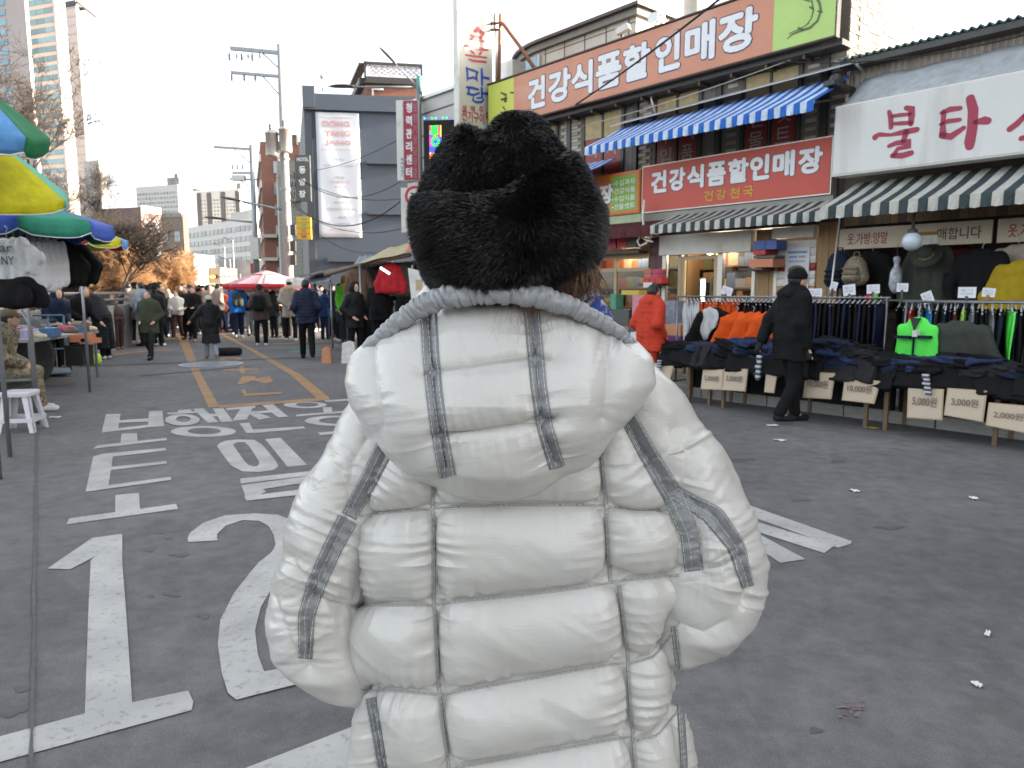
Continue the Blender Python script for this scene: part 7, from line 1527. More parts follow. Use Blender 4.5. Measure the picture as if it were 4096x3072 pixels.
# price cards clipped along the racks
for i, (u, v, w_, h, rot, n, lab) in enumerate(((3260, 1172, 58, 36, 0, -2.0, 'white price card beside the walking man face'), (3335, 1144, 30, 34, .25, -1.9, 'small tilted price card on the grey pole'), (3397, 1160, 52, 44, -.12, -1.95, 'white price card below the camouflage backpack'), (3493, 1156, 54, 36, -.05, -1.95, 'white price card above red and green clips'), (3610, 1150, 48, 34, .0, -1.95, 'white price card under the clear plastic bag'), (3710, 1190, 48, 46, -.4, -2.0, 'strongly tilted price card on the dark rack'), (3868, 1170, 76, 44, .0, -2.1, 'largest white price card on the right rack'), (3955, 1170, 56, 36, .08, -2.1, 'white price card on wooden clip at right rack'), (2908, 1164, 44, 34, .3, -2.0, 'tilted price card above the orange shirts'))):
 X, Z = fxn(u, v, n); X1, Z1 = fxn(u + w_ / 2, v - h / 2, n); hw, hh = abs(X1 - X), abs(Z1 - Z); t = thing('price_card', lab, 'card', FAC.w(X, n, Z)); T = FAC.M @ Matrix.Translation((X, n, Z)) @ Matrix.Rotation(rot, 4, 'Y')
 b = MB(T); b.box(-hw, hw, -.003, .003, -hh, hh); b.obj('sheet', M_PAPER, t)
 for j in range(2): b = MB(T); text(b, ('특가', '10,000')[j], -hw * .7, hw * .7, hh * (.1 - .6 * j), hh * (.6 - .6 * j), -.006, .0); b.obj('lettering', mat('ink_faint', (.36, .36, .42), .6), t)
 b = MB(T); b.box(-.015, .015, -.008, .012, -hh - .10, -hh + .02); b.obj('clip', mat('clip_wood', (.26, .14, .05), .6) if 'wooden' in lab else M_DARKM, t)
 if 'red and green' in lab:
  for d, m in ((-.05, C_RED), (.03, mat('clip_green', (.10, .35, .04), .5))): b = MB(T); b.box(d - .025, d + .025, -.01, .01, -hh - .12, -hh); b.obj('tag', m, t)
# front tables with heaps of folded dark trousers
M_TBL = paint('table_board', (.12, .10, .08), .7); M_LEGW = mat('leg_wood', (.13, .085, .05), .7, noise=(6, .3))
for i, (x0, x1) in enumerate(((1.55, 2.35), (2.4, 4.35), (4.4, 6.6))):
 t = thing('display_table', ('low display table at the far end heaped with dark clothes', 'middle display table behind the walking man in black', 'near display table at right edge heaped with dark clothes')[i], 'table', FAC.w((x0 + x1) / 2, -2.75, 0))
 b = MB(FM); b.box(x0, x1, -3.02, -2.42, .62, .66); b.obj('tabletop', M_TBL, t)
 for x in (x0 + .08, (x0 + x1) / 2, x1 - .08):
  for n in (-2.98, -2.48): b = MB(FM); b.box(x - .02, x + .02, n - .02, n + .02, 0 if n < -2.6 else .0, .62); b.obj('leg', M_LEGW, t)
 b = MB(FM); G = [[(x0 + (x1 - x0) * a / 30, -2.44 + .03 * math.sin(a * 1.9), .63 - .56 * j / 6) for j in range(7)] for a in range(31)]; b.grid(np.array(G)); o = b.obj('skirt', C_CHAR, t); o.modifiers.new('t', 'SOLIDIFY').thickness = .006
def pile_mesh(seed, w_, d, h):
 r = np.random.default_rng(seed); ph = r.random(4) * 6
 def fn(P): return np.maximum.reduce([np.abs(P[:, 0]) - w_ / 2, np.abs(P[:, 1]) - d / 2, np.abs(P[:, 2]) - h / 2 * (1 - .35 * (P[:, 0] / w_ * 2) ** 2)]) * .8 + .012 * vnoise(P * [11, 11, 26] + ph[:3], seed) + .006 * np.sin(P[:, 2] * 120 + ph[3] + 3 * vnoise(P * 6, seed + 3))
 V, F = surfnet(fn, (-w_ / 2 - .04, -d / 2 - .04, -h / 2 - .04), (w_ / 2 + .04, d / 2 + .04, h / 2 + .04), .016)
 me = bpy.data.meshes.new('folded_garment'); me.from_pydata(V.tolist(), [], F.tolist()); me.polygons.foreach_set('use_smooth', np.ones(len(me.polygons), bool)); return me
PM = [pile_mesh(s_, .34 + .04 * (s_ % 3), .30, .07 + .02 * (s_ % 3)) for s_ in range(6)]; PMm = {}
def fold(x, n, z, m, k, label, group, rz=0.0, rx=0.0, ry=0.0, s_=1.0):
 key = (m.name, k)
 if key not in PMm: PMm[key] = PM[k].copy(); PMm[key].materials.append(m)
 o = bpy.data.objects.new('folded_garment', PMm[key]); COL.objects.link(o); o.matrix_world = FAC.M @ Matrix.Translation((x, n, z)) @ Matrix.Rotation(rz, 4, 'Z') @ Matrix.Rotation(ry, 4, 'Y') @ Matrix.Rotation(rx, 4, 'X') @ Matrix.Diagonal((s_, s_, s_, 1)); return tag(o, label, 'clothes', group)
for x in np.arange(1.68, 6.5, .21):
 hgt = .17 + .06 * math.sin(x * 2.3) + .05 * math.sin(x * 5.1 + 1)
 lv = max(2, int(hgt / .05))
 for l in range(lv):
  for n in (-2.88, -2.60):
   m = (C_BLK, C_BLK, C_CHAR, C_NAVY, C_BLK, C_BLK, C_DNIM)[int(rs.integers(0, 7))]
   if 2.75 < x < 3.6 and l == lv - 1: m = C_DNIM
   side = 'far' if x < 2.35 else 'middle' if x < 4.35 else 'near'; blue = m in (C_DNIM, C_NAVY)
   fold(x + rs.normal(0, .03), n + rs.normal(0, .02), .685 + l * .05, m, int(rs.integers(0, 6)), (f'navy folded garment in the dark heap on the {side} table' if blue else f'black folded garment in the heap on the {side} table'), f'{"navy" if blue else "black"} garments heaped on the {side} table', rs.normal(0, .3), rs.normal(0, .12), rs.normal(0, .1))
 m = (C_BLK, C_BLK, C_CHAR)[int(rs.integers(0, 3))]  # hanging over the front edge
 fold(x + rs.normal(0, .03), -3.02, .63 + rs.normal(0, .02), m, int(rs.integers(0, 6)), f'black garment slumping over the front edge of the {"far" if x < 2.35 else "middle" if x < 4.35 else "near"} table', f'garments over the edge of the {"far" if x < 2.35 else "middle" if x < 4.35 else "near"} table', rs.normal(0, .2), 1.1, 0)
# cardboard price boards hung on the table fronts
for i, (pts, s_, lab) in enumerate((([(2606, 1450), (2695, 1462), (2680, 1535), (2596, 1520)], '', 'tan cardboard sign behind the red jacket legs'), ([(2812, 1478), (2895, 1478), (2893, 1560), (2806, 1556)], '5,000원', 'far cardboard price sign with faded writing, left of a pair'), ([(2897, 1474), (2992, 1476), (2985, 1566), (2893, 1560)], '5,000원', 'cardboard price sign hung next to the far faded one'), ([(3066, 1480), (3112, 1480), (3100, 1572), (3060, 1568)], '', 'cardboard sign mostly hidden by the legs of the man in black'), ([(3222, 1487), (3340, 1492), (3328, 1596), (3214, 1590)], '10,000원', 'cardboard price sign just right of the man in black'), ([(3380, 1503), (3522, 1525), (3500, 1615), (3370, 1600)], '10,000원', 'wide cardboard price sign in the middle of the table front'), ([(3632, 1545), (3775, 1557), (3772, 1680), (3630, 1670)], '5,000원', 'cardboard price sign under striped packing at right'), ([(3790, 1552), (3948, 1563), (3935, 1688), (3778, 1660)], '3,000원', 'cardboard price sign between two others near the right edge'), ([(3955, 1610), (4130, 1625), (4120, 1735), (3945, 1700)], '2,000원', 'cardboard price sign cut by the right edge of the frame'))):
 n = -3.10 - .002 * i; P = [fxn(u, v, n) for u, v in pts]; c = FAC.w(P[0][0], n, P[2][1]); t = thing('price_sign', lab, 'sign', c)
 b = MB(FM); b.prism([(x, n - .02 * (j > 1), z) for j, (x, z) in enumerate(P)], (0, .012, 0)); b.obj('board', M_CARD, t)
 w_ = P[1][0] - P[0][0]; cx, cz = sum(p[0] for p in P) / 4, sum(p[1] for p in P) / 4; h = P[0][1] - P[3][1]
 b = MB(FM); b.prism([(x * .93 + cx * .07, n - .002 - .02 * (j > 1), z * .93 + cz * .07) for j, (x, z) in enumerate(P)], (0, -.003, 0)); b.obj('sheet', M_CARDP, t)
 if s_: q = MB(FM); text(q, s_, cx - w_ * .34, cx + w_ * .34, cz - h * .10, cz + h * .22, n - .030, .010, shear=.12 * (i % 3 - 1)); q.obj('lettering', M_INK, t)
for u0, v0, u1, v1, lab in ((3040, 1420, 3028, 1520, 'striped plastic packing dangling over the far table edge'), (3705, 1495, 3712, 1580, 'striped plastic packing dangling over the near table edge'), (2640, 1440, 2632, 1490, 'white tags dangling from clothes behind the red jacket')):
 a_ = fxn(u0, v0, -3.14); e_ = fxn(u1, v1, -3.16); b = MB(FM); mm = [mat('pack_white', (.5, .52, .58), .4), mat('pack_dark', (.06, .06, .07), .4)]
 for j in range(10): f = j / 10; b.box(a_[0] + (e_[0] - a_[0]) * f - .03 - .01 * math.sin(j * 2), a_[0] + (e_[0] - a_[0]) * f + .03, -3.165, -3.135, a_[1] + (e_[1] - a_[1]) * (f + .1), a_[1] + (e_[1] - a_[1]) * f - .004, mi=j % 2)
 tag(b.obj('packing', mm), lab, 'packing', None)
# goods in front of the shop: stacked boxes and a bench behind the red jacket
b = MB(FM); b.box(-2.6, .55, -1.9, -1.0, .60, .65); t = thing('goods_stand', 'stand of stacked boxes outside the left shop window', 'stand', FAC.w(-1, -1.5, 0)); b.obj('tabletop', M_TBL, t)
for x in (-2.5, -1, .45):
 for n in (-1.85, -1.05): b = MB(FM); b.box(x - .02, x + .02, n - .02, n + .02, .0, .6); b.obj('leg', M_LEGW, t)
gb = [('white', (.62, .60, .58)), ('pink', (.50, .20, .24)), ('blue', (.04, .07, .30)), ('grey', (.06, .07, .07)), ('yellow', (.5, .36, .05)), ('red', (.42, .04, .05)), ('pale blue', (.24, .30, .42)), ('orange', (.5, .22, .1)), ('green', (.06, .25, .16))]
gm = {nm: mat('goods_' + nm, c, .5, noise=(12, .3)) for nm, c in gb}
for i in range(46):
 nm = gb[int(rs.integers(0, len(gb)))][0]; x = -2.5 + (i % 16) * .185 + rs.normal(0, .02); l = i // 16; h = rs.uniform(.10, .2)
 carton(x, -1.62 + .22 * (l % 2) + rs.normal(0, .02), .652 + (0 if l < 2 else .17), rs.uniform(.13, .18), .2, h, gm[nm], f'{nm} packet among the goods stacked outside the left shop window', f'{nm} packets outside the window', 'goods_packet')
for i in range(5): boxat(2656, 1300 + i * 22, 2722, 1320 + i * 22, -1.5, .4, BOXM['purple'] if i > 1 else gm['orange'], 'purple and orange carton stacked beside the red jacket', 'cartons beside the red jacket')
for u, v, w_, h, m, lab in ((2480, 1268, 70, 60, 'grey', 'dark green crate beside the blue scarf'), (2560, 1225, 64, 90, 'pink', 'tall pink package left of the red jacket'), (2452, 1205, 22, 60, 'green', 'stack of green cups beside the blue scarf'), (2520, 1170, 70, 18, 'yellow', 'yellow box on the stand below the left window')):
 boxat(u - w_ / 2, v - h / 2, u + w_ / 2, v + h / 2, -1.75, .2, gm[m], lab)
for j in range(3): boxat(2478 + j * 42, 1330, 2516 + j * 42, 1400, -2.0, .15, gm[('blue', 'white', 'blue')[j]], ('blue patterned box in front of the goods stand', 'white patterned box in front of the goods stand', 'rightmost blue patterned box before the goods stand')[j])
p = FAC.w(.3, -1.6, 0)
b = MB(FM); X, Z = fxn(2690, 1215, -.9); b.box(X - .16, X + .16, -1.05, -.75, Z - .35, Z + .05); tag(b.obj('plastic_bin', mat('bin_clear', (.26, .30, .38), .3, noise=(10, .4))), 'pale blue wrapped bin standing before the shop door', 'bin')
# ---- stall with tarps beyond the fur hat
t = thing('stall_tent', 'stall roofed with tan tarp and poles beyond the fur hat', 'stall', gr(1500, 1330)); YT = 16.5
M_TARP = cloth('tarp_tan', (.44, .37, .22), .6); M_TARPG = cloth('tarp_greyblue', (.22, .25, .29), .6); M_TARPK = cloth('tarp_pink', (.52, .16, .18), .6)
def sheet3(pts_uvY, nm, m, par, sag_=.06, nu=10, nv=6):
 A, B_, C_, D_ = [at(u, v, Y) for u, v, Y in pts_uvY]; G = []
 for i in range(nu + 1):
  f = i / nu; row = []
  for j in range(nv + 1): g_ = j / nv; p = (A * (1 - f) + B_ * f) * (1 - g_) + (D_ * (1 - f) + C_ * f) * g_; p = p - Vector((0, 0, sag_ * math.sin(PI * f) * math.sin(PI * g_) + .015 * math.sin(f * 17 + g_ * 5))); row.append(p[:])
  G.append(row)
 b = MB(); b.grid(np.array(G)); o = b.obj(nm, m, par); o.modifiers.new('t', 'SOLIDIFY').thickness = .01; return o
sheet3([(1430, 1053, 16.5), (1760, 980, 14.6), (1760, 940, 17.5), (1560, 990, 19)], 'tarp', M_TARP, t); sheet3([(1618, 1005, 15.4), (1760, 975, 14.5), (1760, 938, 14.5), (1640, 975, 15.4)], 'tarp', M_TARPK, t, .02)
sheet3([(1415, 1055, 17.5), (1500, 1040, 17), (1500, 1020, 18.5), (1440, 1024, 19)], 'tarp', M_TARPG, t)
b = MB(); b.tube([at(1300, 1100, 18.5), at(1450, 1056, 16.6), at(1640, 1020, 15.4)], .045, 6); b.obj('beam', M_LEGW, t)
for u, Y in ((1440, 16.6), (1650, 15.2), (1575, 18.4)): b = MB(); a_ = at(u, 1060, Y); b.tube([(a_.x, a_.y, 0), a_], .03, 6); b.obj('post', M_GALV, t)
b = MB(); a_, e_ = at(1430, 1300, 20), at(1800, 1300, 17); b.quad((a_.x, a_.y, 0), (e_.x, e_.y, 0), (e_.x, e_.y, 2.25), (a_.x, a_.y, 2.15)); o = b.obj('back_sheet', C_BLK, t); o.modifiers.new('t', 'SOLIDIFY').thickness = .01
t2 = thing('stall_tent', 'stall roofed with grey blue sheets beside the utility pole', 'stall', gr(1290, 1300)); sheet3([(1215, 1140, 20), (1325, 1120, 18.6), (1320, 1090, 20.5), (1235, 1108, 22)], 'tarp', M_TARPG, t2); sheet3([(1190, 1105, 21), (1340, 1085, 18.5), (1420, 1058, 19), (1280, 1085, 23)], 'tarp', cloth('tarp_brown', (.14, .11, .09)), t2)
sheet3([(1150, 1110, 23), (1215, 1112, 22), (1216, 1150, 22), (1160, 1150, 23)], 'side_sheet', M_WHITE, t2, .0)
for u, Y in ((1225, 20.3), (1322, 18.8), (1385, 18.9)): b = MB(); a_ = at(u, 1108, Y); b.tube([(a_.x, a_.y, 0), a_], .025, 6); b.obj('post', M_GALV, t2)
FT = Frame((0, 16, 0), R(100))
for label, u, v, Y, w_, h, m, pf in (('red padded jacket hanging high in the tarp stall', 1562, 1062, 16.3, .42, .62, C_RED, .008), ('brown jacket hanging at the left end of the tarp stall', 1435, 1080, 17, .46, .72, cloth('cloth_mocha', (.13, .075, .05)), 0), ('charcoal jacket hanging beside the brown one in the tarp stall', 1485, 1075, 17, .44, .72, C_CHAR, 0), ('black jacket hanging left of the red padded one', 1525, 1070, 17, .44, .8, C_BLK, 0), ('dark olive jacket hanging right of the red padded one', 1612, 1060, 16.3, .42, .7, C_OLV, 0), ('black jacket at the right end of the tarp stall', 1655, 1075, 16.3, .42, .9, C_BLK, 0)):
 upper('hanging_jacket', label, at(u, v, Y), FT, w_, h, m, hres=.024, quilt=pf)
b = MB(); a_ = at(1440, 1058, 17.05); e_ = at(1680, 1048, 16.3); b.tube([a_, e_], .015, 6); tag(b.obj('clothes_rail', M_CHROME), 'rail carrying the jackets inside the tarp stall', 'rail')
c = at(1540, 1080, 15.9); b = MB(); b.tube([c + Vector((-.10, 0, .05)), c + Vector((.10, 0, -.08))], .025, 8); tag(b.obj('tube_lamp', mat('tube_lit', (1, 1, 1), .5, emit=((1, 1, 1), .8))), 'short lit white tube lamp in front of the red hanging jacket', 'lamp')
F = Frame(at(1672, 1150, 13.2), R(95)); b = MB(F.M); b.prism([(-.18, 0, .35), (.14, 0, .28), (.14, 0, -.22), (-.12, 0, -.28)], (0, .01, 0)); tt_ = tag(b.obj('poster_board', M_WHITE), 'white leaning poster board beside the dark figure at the tarp stall', 'poster'); q = MB(F.M); q.box(-.04, .08, -.006, -.002, -.05, .14); q.obj('picture', M_CARD, tt_)
for i, (u, v, w_, m, lab) in enumerate(((1662, 1215, 26, 'red', 'red box on the goods table at the tarp stall'), (1680, 1196, 36, 'white', 'white box on the goods table at the tarp stall'), (1390, 1330, 60, 'white', 'white printed sack at the feet of the green jacket'), (1300, 1310, 40, 'orange', 'orange and white sack behind the navy puffer man'))):
 c = at(u, v, 14.9 if i > 1 else 14.5); b = MB(); s_ = w_ / FPX * 14.5; zz = (0, .42) if i == 2 else (0, .3) if i == 3 else (c.z - s_ * .4, c.z + s_ * .4); b.prism([(c.x - s_ * .5, c.y, zz[0]), (c.x + s_ * .5, c.y, zz[0]), (c.x + s_ * .42, c.y + .02, zz[1]), (c.x, c.y + .03, zz[1] + .04 * (i > 1)), (c.x - s_ * .4, c.y + .02, zz[1])], (0, s_ * .5, 0)); tag(b.obj('sack' if i > 1 else 'goods_box', gm[m]), lab, 'sack' if i > 1 else 'box')
# red and white parasol in the distance
def umbrella(label, c, Rr, h, cols, rot=0.0, tilt=(0, 0), val=.16, n=8, pole=True, name='parasol', under=None):
 """c: apex; panels of cloth with valance flaps, ribs and pole"""
 t = thing(name, label, 'parasol', (c[0], c[1], 0)); T = Matrix.Translation(c) @ Matrix.Rotation(tilt[0], 4, 'X') @ Matrix.Rotation(tilt[1], 4, 'Y')
 for k_ in range(n):
  a0, a1 = rot + 2 * PI * k_ / n, rot + 2 * PI * (k_ + 1) / n; b = MB(T); G = []
  for i in range(9):
   f = i / 8; row = []
   for j in range(7):
    g_ = j / 6; a = a0 + (a1 - a0) * g_; p0 = Vector((math.cos(a0), math.sin(a0), 0)); p1 = Vector((math.cos(a1), math.sin(a1), 0)); q = p0.lerp(p1, g_) * Rr * f
    z = -h * (f ** 1.25) + .05 * Rr * f * (1 - 4 * (g_ - .5) ** 2) * -.6; row.append((q.x, q.y, z))
   G.append(row)
  for i in (1, 2, 3):
   f = i / 3; row = []
   for j in range(7):
    g_ = j / 6; q = Vector((math.cos(a0), math.sin(a0), 0)).lerp(Vector((math.cos(a1), math.sin(a1), 0)), g_) * Rr * (1.005 + .015 * math.sin(j * 1.8 + k_) * f); z = -h - .03 * Rr * (1 - 4 * (g_ - .5) ** 2) - val * f * (1 - .25 * (2 * g_ - 1) ** 6); row.append((q.x, q.y, z))
   G.append(row)
  b.grid(np.array(G)); o = b.obj('canopy_panel', cols[k_ % len(cols)], t); o.modifiers.new('t', 'SOLIDIFY').thickness = .004
  if val > .05: q = MB(T); q.tube([Vector(p) for p in G[-1]], .006, 5); q.obj('piping', M_WHITE, t)
  q = MB(T); q.tube([(0, 0, -.03), (math.cos(a0) * Rr * .98, math.sin(a0) * Rr * .98, -h - .015)], .006, 5); q.obj('rib', M_GALV, t)
 if pole: b = MB(); b.tube([(c[0], c[1], 0), (c[0], c[1], c[2] - .02)], .02, 8); b.obj('pole', M_GALV, t)
 return t
U_PINK = cloth('umb_pink', (.60, .34, .38), .55); U_RED = cloth('umb_red', (.50, .04, .05), .55)
c = at(1065, 1086, 24); tp = umbrella('pink and red market parasol above the crowd by the utility pole', c, 1.36, .42, [U_PINK], .2, (0, 0), .14, 8)
for o in list(tp.children):
 if o.name.startswith('piping'): o.data.materials.clear(); o.data.materials.append(U_RED)
b = MB(Matrix.Translation(c)); b.lathe([(0, .03), (.10, .01), (.46, -.085), (.46, -.10)], (0, 0, 0), 8, smooth=False); b.obj('vent_cap', U_PINK, tp)
q = MB(Matrix.Translation(c)); q.lathe([(1.34, -.41), (1.37, -.48), (1.36, -.56), (1.34, -.56), (1.32, -.44)], (0, 0, 0), 32); q.obj('skirt', U_RED, tp)
# ---- stalls on the left
U_BLUE = cloth('umb_blue', (.10, .27, .55), .55); U_GREEN = cloth('umb_green', (.015, .16, .06), .55); U_YEL = cloth('umb_yellow', (.50, .47, .015), .55); U_TEAL = cloth('umb_teal', (.07, .36, .25), .55); U_ROY = cloth('umb_royal', (.05, .10, .42), .55); U_GRN2 = cloth('umb_seagreen', (.03, .22, .15), .55); U_REDB = cloth('umb_scarlet', (.45, .02, .03), .55)
umbrella('blue and green parasol tilted down at the upper left frame edge', at(-150, 300, 5.6), .60, .26, [U_BLUE, U_GREEN, U_BLUE, U_GREEN], R(-145), (R(6), R(20)), .15)
umbrella('big yellow parasol with teal flap under the blue and green one', at(-75, 540, 6.4), .66, .50, [U_YEL, U_TEAL, U_YEL, U_TEAL, U_YEL, U_YEL], R(-62), (R(10), R(4)), .09, 6)
umbrella('sea green and royal blue parasol over the hanging white T-shirts', at(75, 798, 8.0), .88, .24, [U_ROY, U_GRN2, U_ROY, U_GRN2], R(-193), (R(0), R(0)), .17)
umbrella('red, yellow and blue parasol peeping out behind the green one', at(310, 898, 10.6), .64, .20, [U_REDB, U_YEL, U_BLUE, U_REDB, U_YEL, U_BLUE, U_REDB, U_YEL], R(-95), (R(0), R(0)), .13)
FL = Frame((0, 7, 0), R(90))
b = MB(); b.tube([at(-60, 945, 7.2), at(330, 945, 8.8)], .014, 8); tag(b.obj('clothes_rail', M_CHROME), 'steel rail under the green parasol carrying white T-shirts', 'rail')
for i in range(9):
 u = -30 + i * 28; Y = 7.15 + i * .1; c = at(u, 955, Y - .3 * (i == 2)); lab = 'printed white T-shirt hanging at the left frame edge' if i == 2 else 'plain white T-shirt in the row hanging under the green parasol'
 t = upper('white_tshirt', lab, c, Frame((0, 0, 0), R(90 + (12 if i == 2 else -52 - 3 * i))), .42, .56 - .02 * (i % 3), C_WHT, 'T-shirt', i == 2, False, group=None if i == 2 else 'plain white T-shirts', hres=.014, slen=.2, fold=.012)
 if i == 2:
  FP = Frame((c.x, c.y, c.z), R(90)); q = MB(FP.M); text(q, 'Bear', -.13, .13, -.13, -.05, -.125, .02); text(q, 'FUNNY', -.16, .14, -.25, -.17, -.125, .02); q.obj('lettering', mat('tee_print', (.06, .08, .10), .6), t)
for i, (u, v, Y, w_, h, lab) in enumerate(((30, 1135, 6.7, .4, .22, 'black garments bunched under the white T-shirts'), (95, 1130, 6.8, .4, .24, 'second black garment bunch under the white T-shirts'), (230, 975, 8.6, .36, .50, 'long black coat hanging right of the white T-shirts'), (285, 975, 8.9, .36, .52, 'black jacket hanging at the right end of the rail'))):
 upper('black_garment', lab, at(u, v, Y), FL, w_, h, C_BLK, hres=.02, slen=.35, sleeves=i > 1)
# low concrete wall with steel rail behind the left stalls
wa, wb = at(60, 1165, 12.5), at(640, 1165, 25); az = math.atan2(wb.x - wa.x, wb.y - wa.y); WF = Frame((wa.x, wa.y, 0), az); WL = (wb - wa).length; t = thing('street_wall', 'low concrete wall with double steel rails behind the left stalls', 'wall', (wa.x, wa.y, 0))
b = MB(WF.M); b.box(-6, WL, -.12, .12, 0, 1.12); b.obj('wall', M_CONC, t)
for z in (1.26, 1.42): b = MB(WF.M); b.tube([(-6, 0, z), (WL, 0, z)], .035, 8); b.obj('rail', M_STEEL, t)
for x in np.arange(-5.5, WL, 2.0): b = MB(WF.M); b.box(x - .03, x + .03, -.03, .03, 1.12, 1.42); b.obj('post', M_STEEL, t)
# goods table with shoes and small things
def gtable(label, p0, p1, depth, z, ncol, seed, grp):
 az = math.atan2(p1.x - p0.x, p1.y - p0.y); Fq = Frame((p0.x, p0.y, 0), az); L_ = (p1 - p0).length; t = thing('goods_table', label, 'table', (p0.x, p0.y, 0)); b = MB(Fq.M); b.box(0, L_, 0, depth, z - .04, z); b.obj('tabletop', paint('table_grey', (.30, .29, .28), .6), t)
 for x in (.06, L_ - .06):
  for n in (.05, depth - .05): b = MB(Fq.M); b.box(x - .02, x + .02, n - .02, n + .02, 0, z - .04); b.obj('leg', M_GALV, t)
 r = np.random.default_rng(seed); names = [('white', (.62, .62, .60)), ('black', (.02, .02, .02)), ('red', (.40, .04, .06)), ('orange', (.5, .2, .08)), ('cream', (.55, .50, .35)), ('blue', (.06, .14, .30)), ('grey', (.2, .2, .22)), ('lavender', (.42, .38, .58)), ('brown', (.14, .08, .05))]
 for i in range(ncol):
  nm, c = names[int(r.integers(0, len(names)))]; m = mat('item_' + nm, c, .6, noise=(18, .3)); x, n = r.uniform(.1, L_ - .1), r.uniform(.06, depth - .08); sz = r.uniform(.10, .17); p = Fq.w(x, n, z)
  kind = i % 3
  T = Matrix.Translation(p) @ Matrix.Rotation(r.uniform(0, 6.3), 4, 'Z')
  if kind == 0: o = blob('used_shoe', [('c', (-.09, 0, .035), (.08, 0, .03), .04, .032), ('c', (-.08, 0, .05), (-.03, 0, .08), .035, .03)], m, None, .014, .02, None, lambda Q: -Q[:, 2], T); cat = 'shoe'; nm2 = 'shoe'
  elif kind == 1: b = MB(T); b.box(-sz, sz, -sz * .6, sz * .6, 0, sz * .7); b.box(-sz * 1.02, sz * 1.02, -sz * .62, sz * .62, sz * .7, sz * .78); o = b.obj('goods_box', m); cat = 'box'; nm2 = 'small box'
  else: o = blob('folded_cloth', [('e', (0, 0, sz * .3), (sz * 1.2, sz * .8, sz * .4)), ('e', (sz * .4, .02, sz * .4), (sz * .7, sz * .6, sz * .35))], m, None, .02, .03, lambda Q: .012 * vnoise(Q * 18, 2), lambda Q: -Q[:, 2], T); cat = 'cloth'; nm2 = 'bundle'
  tag(o, f'{nm} {nm2} on the {grp}', cat, f'{nm} {nm2} items on the {grp}')
 return t
gtable('grey table of used shoes and small goods on the left', at(120, 1310, 10.2), at(395, 1340, 12.6), 1.15, .80, 60, 3, 'left goods table'); gtable('rear goods table by the concrete wall on the left', at(20, 1290, 11.8), at(330, 1290, 14.2), .8, .90, 36, 5, 'rear goods table')
for u, v, w_, h, m, lab in ((330, 1352, 60, 28, 'orange', 'orange crate under the left goods table'), (365, 1362, 40, 20, 'orange', 'second orange crate under the left goods table'), (318, 1420, 70, 80, 'black', 'black open crate under the left goods table')):
 Y = 11.4; c = at(u, v, Y); s_ = Y / FPX; M = mat('crate_' + m, (.50, .13, .02) if m == 'orange' else (.02, .02, .02), .5); b = MB(); hw, hh = w_ * s_ / 2, h * s_ / 2; zb = max(c.z - hh, .01)
 for x0, x1, y0, y1 in ((-hw, hw, -.15, -.13), (-hw, hw, .13, .15), (-hw, -hw + .02, -.13, .13), (hw - .02, hw, -.13, .13)): b.box(c.x + x0, c.x + x1, Y + y0, Y + y1, zb, c.z + hh)
 b.box(c.x - hw + .02, c.x + hw - .02, Y - .13, Y + .13, zb, zb + .02); tag(b.obj('crate', M), lab, 'crate')
c = gr(372, 1462); blob_ = blob('neon_bag', [('e', (0, 0, .10), (.17, .12, .11)), ('e', (.05, .02, .17), (.11, .08, .08))], mat('neon_yellow', (.45, .75, .03), .5, noise=(12, .2)), None, .018, .03, lambda Q: .014 * vnoise(Q * 14, 5), lambda Q: -Q[:, 2], Matrix.Translation(c)); tag(blob_, 'neon yellow green bag on the road under the left goods table', 'bag')
c = gr(280, 1450); b = MB(); b.tube([(c.x - .05, c.y, .0), (c.x - .08, c.y + .05, .36)], .05, 8); tag(b.obj('rolled_mat', mat('mat_green', (.12, .42, .04), .6)), 'upright green rolled mat under the left goods table', 'mat'); c = gr(165, 1440); b = MB(); b.lathe([(.0, .0), (.14, 0), (.17, .22), (.16, .22), (.13, .02), (0, .02)], c, 16); tag(b.obj('basin', mat('basin_ochre', (.40, .20, .03), .5)), 'ochre plastic basin behind the blue hand truck', 'basin')
# blue hand truck with a grey flatbed sack
c = gr(205, 1500); t = thing('hand_truck', 'blue tubular hand truck standing before the left goods table', 'hand truck', c); M_HT = paint('truck_blue', (.06, .14, .20), .5)
HF = Frame((c.x, c.y, 0), R(62))
for x in (-.24, .0, .24): b = MB(HF.M); b.tube([(x, .12, .12), (x, .18, .6), (x, .24, 1.05)], .017, 8); b.obj('upright', M_HT, t)
for z in (.45, .72, 1.05): b = MB(HF.M); b.tube([(-.24, .18 + .06 * (z - .6), z), (.24, .18 + .06 * (z - .6), z)], .015, 8); b.obj('crossbar', M_HT, t)
b = MB(HF.M); b.prism([(-.28, .14, .10), (.28, .14, .10), (.34, -.42, .06), (-.34, -.42, .06)], (0, 0, .015)); b.obj('toe_plate', paint('truck_plate', (.20, .25, .29), .5, noise=(9, .2)), t)
for x in (-.28, .28): b = MB(HF.M @ Matrix.Translation((x, .2, .11)) @ Matrix.Rotation(R(90), 4, 'Y')); b.lathe([(0, -.025), (.11, -.025), (.11, .025), (0, .025)], (0, 0, 0), 18, smooth=False); b.obj('wheel', mat('rubber', (.02, .02, .02), .7), t)
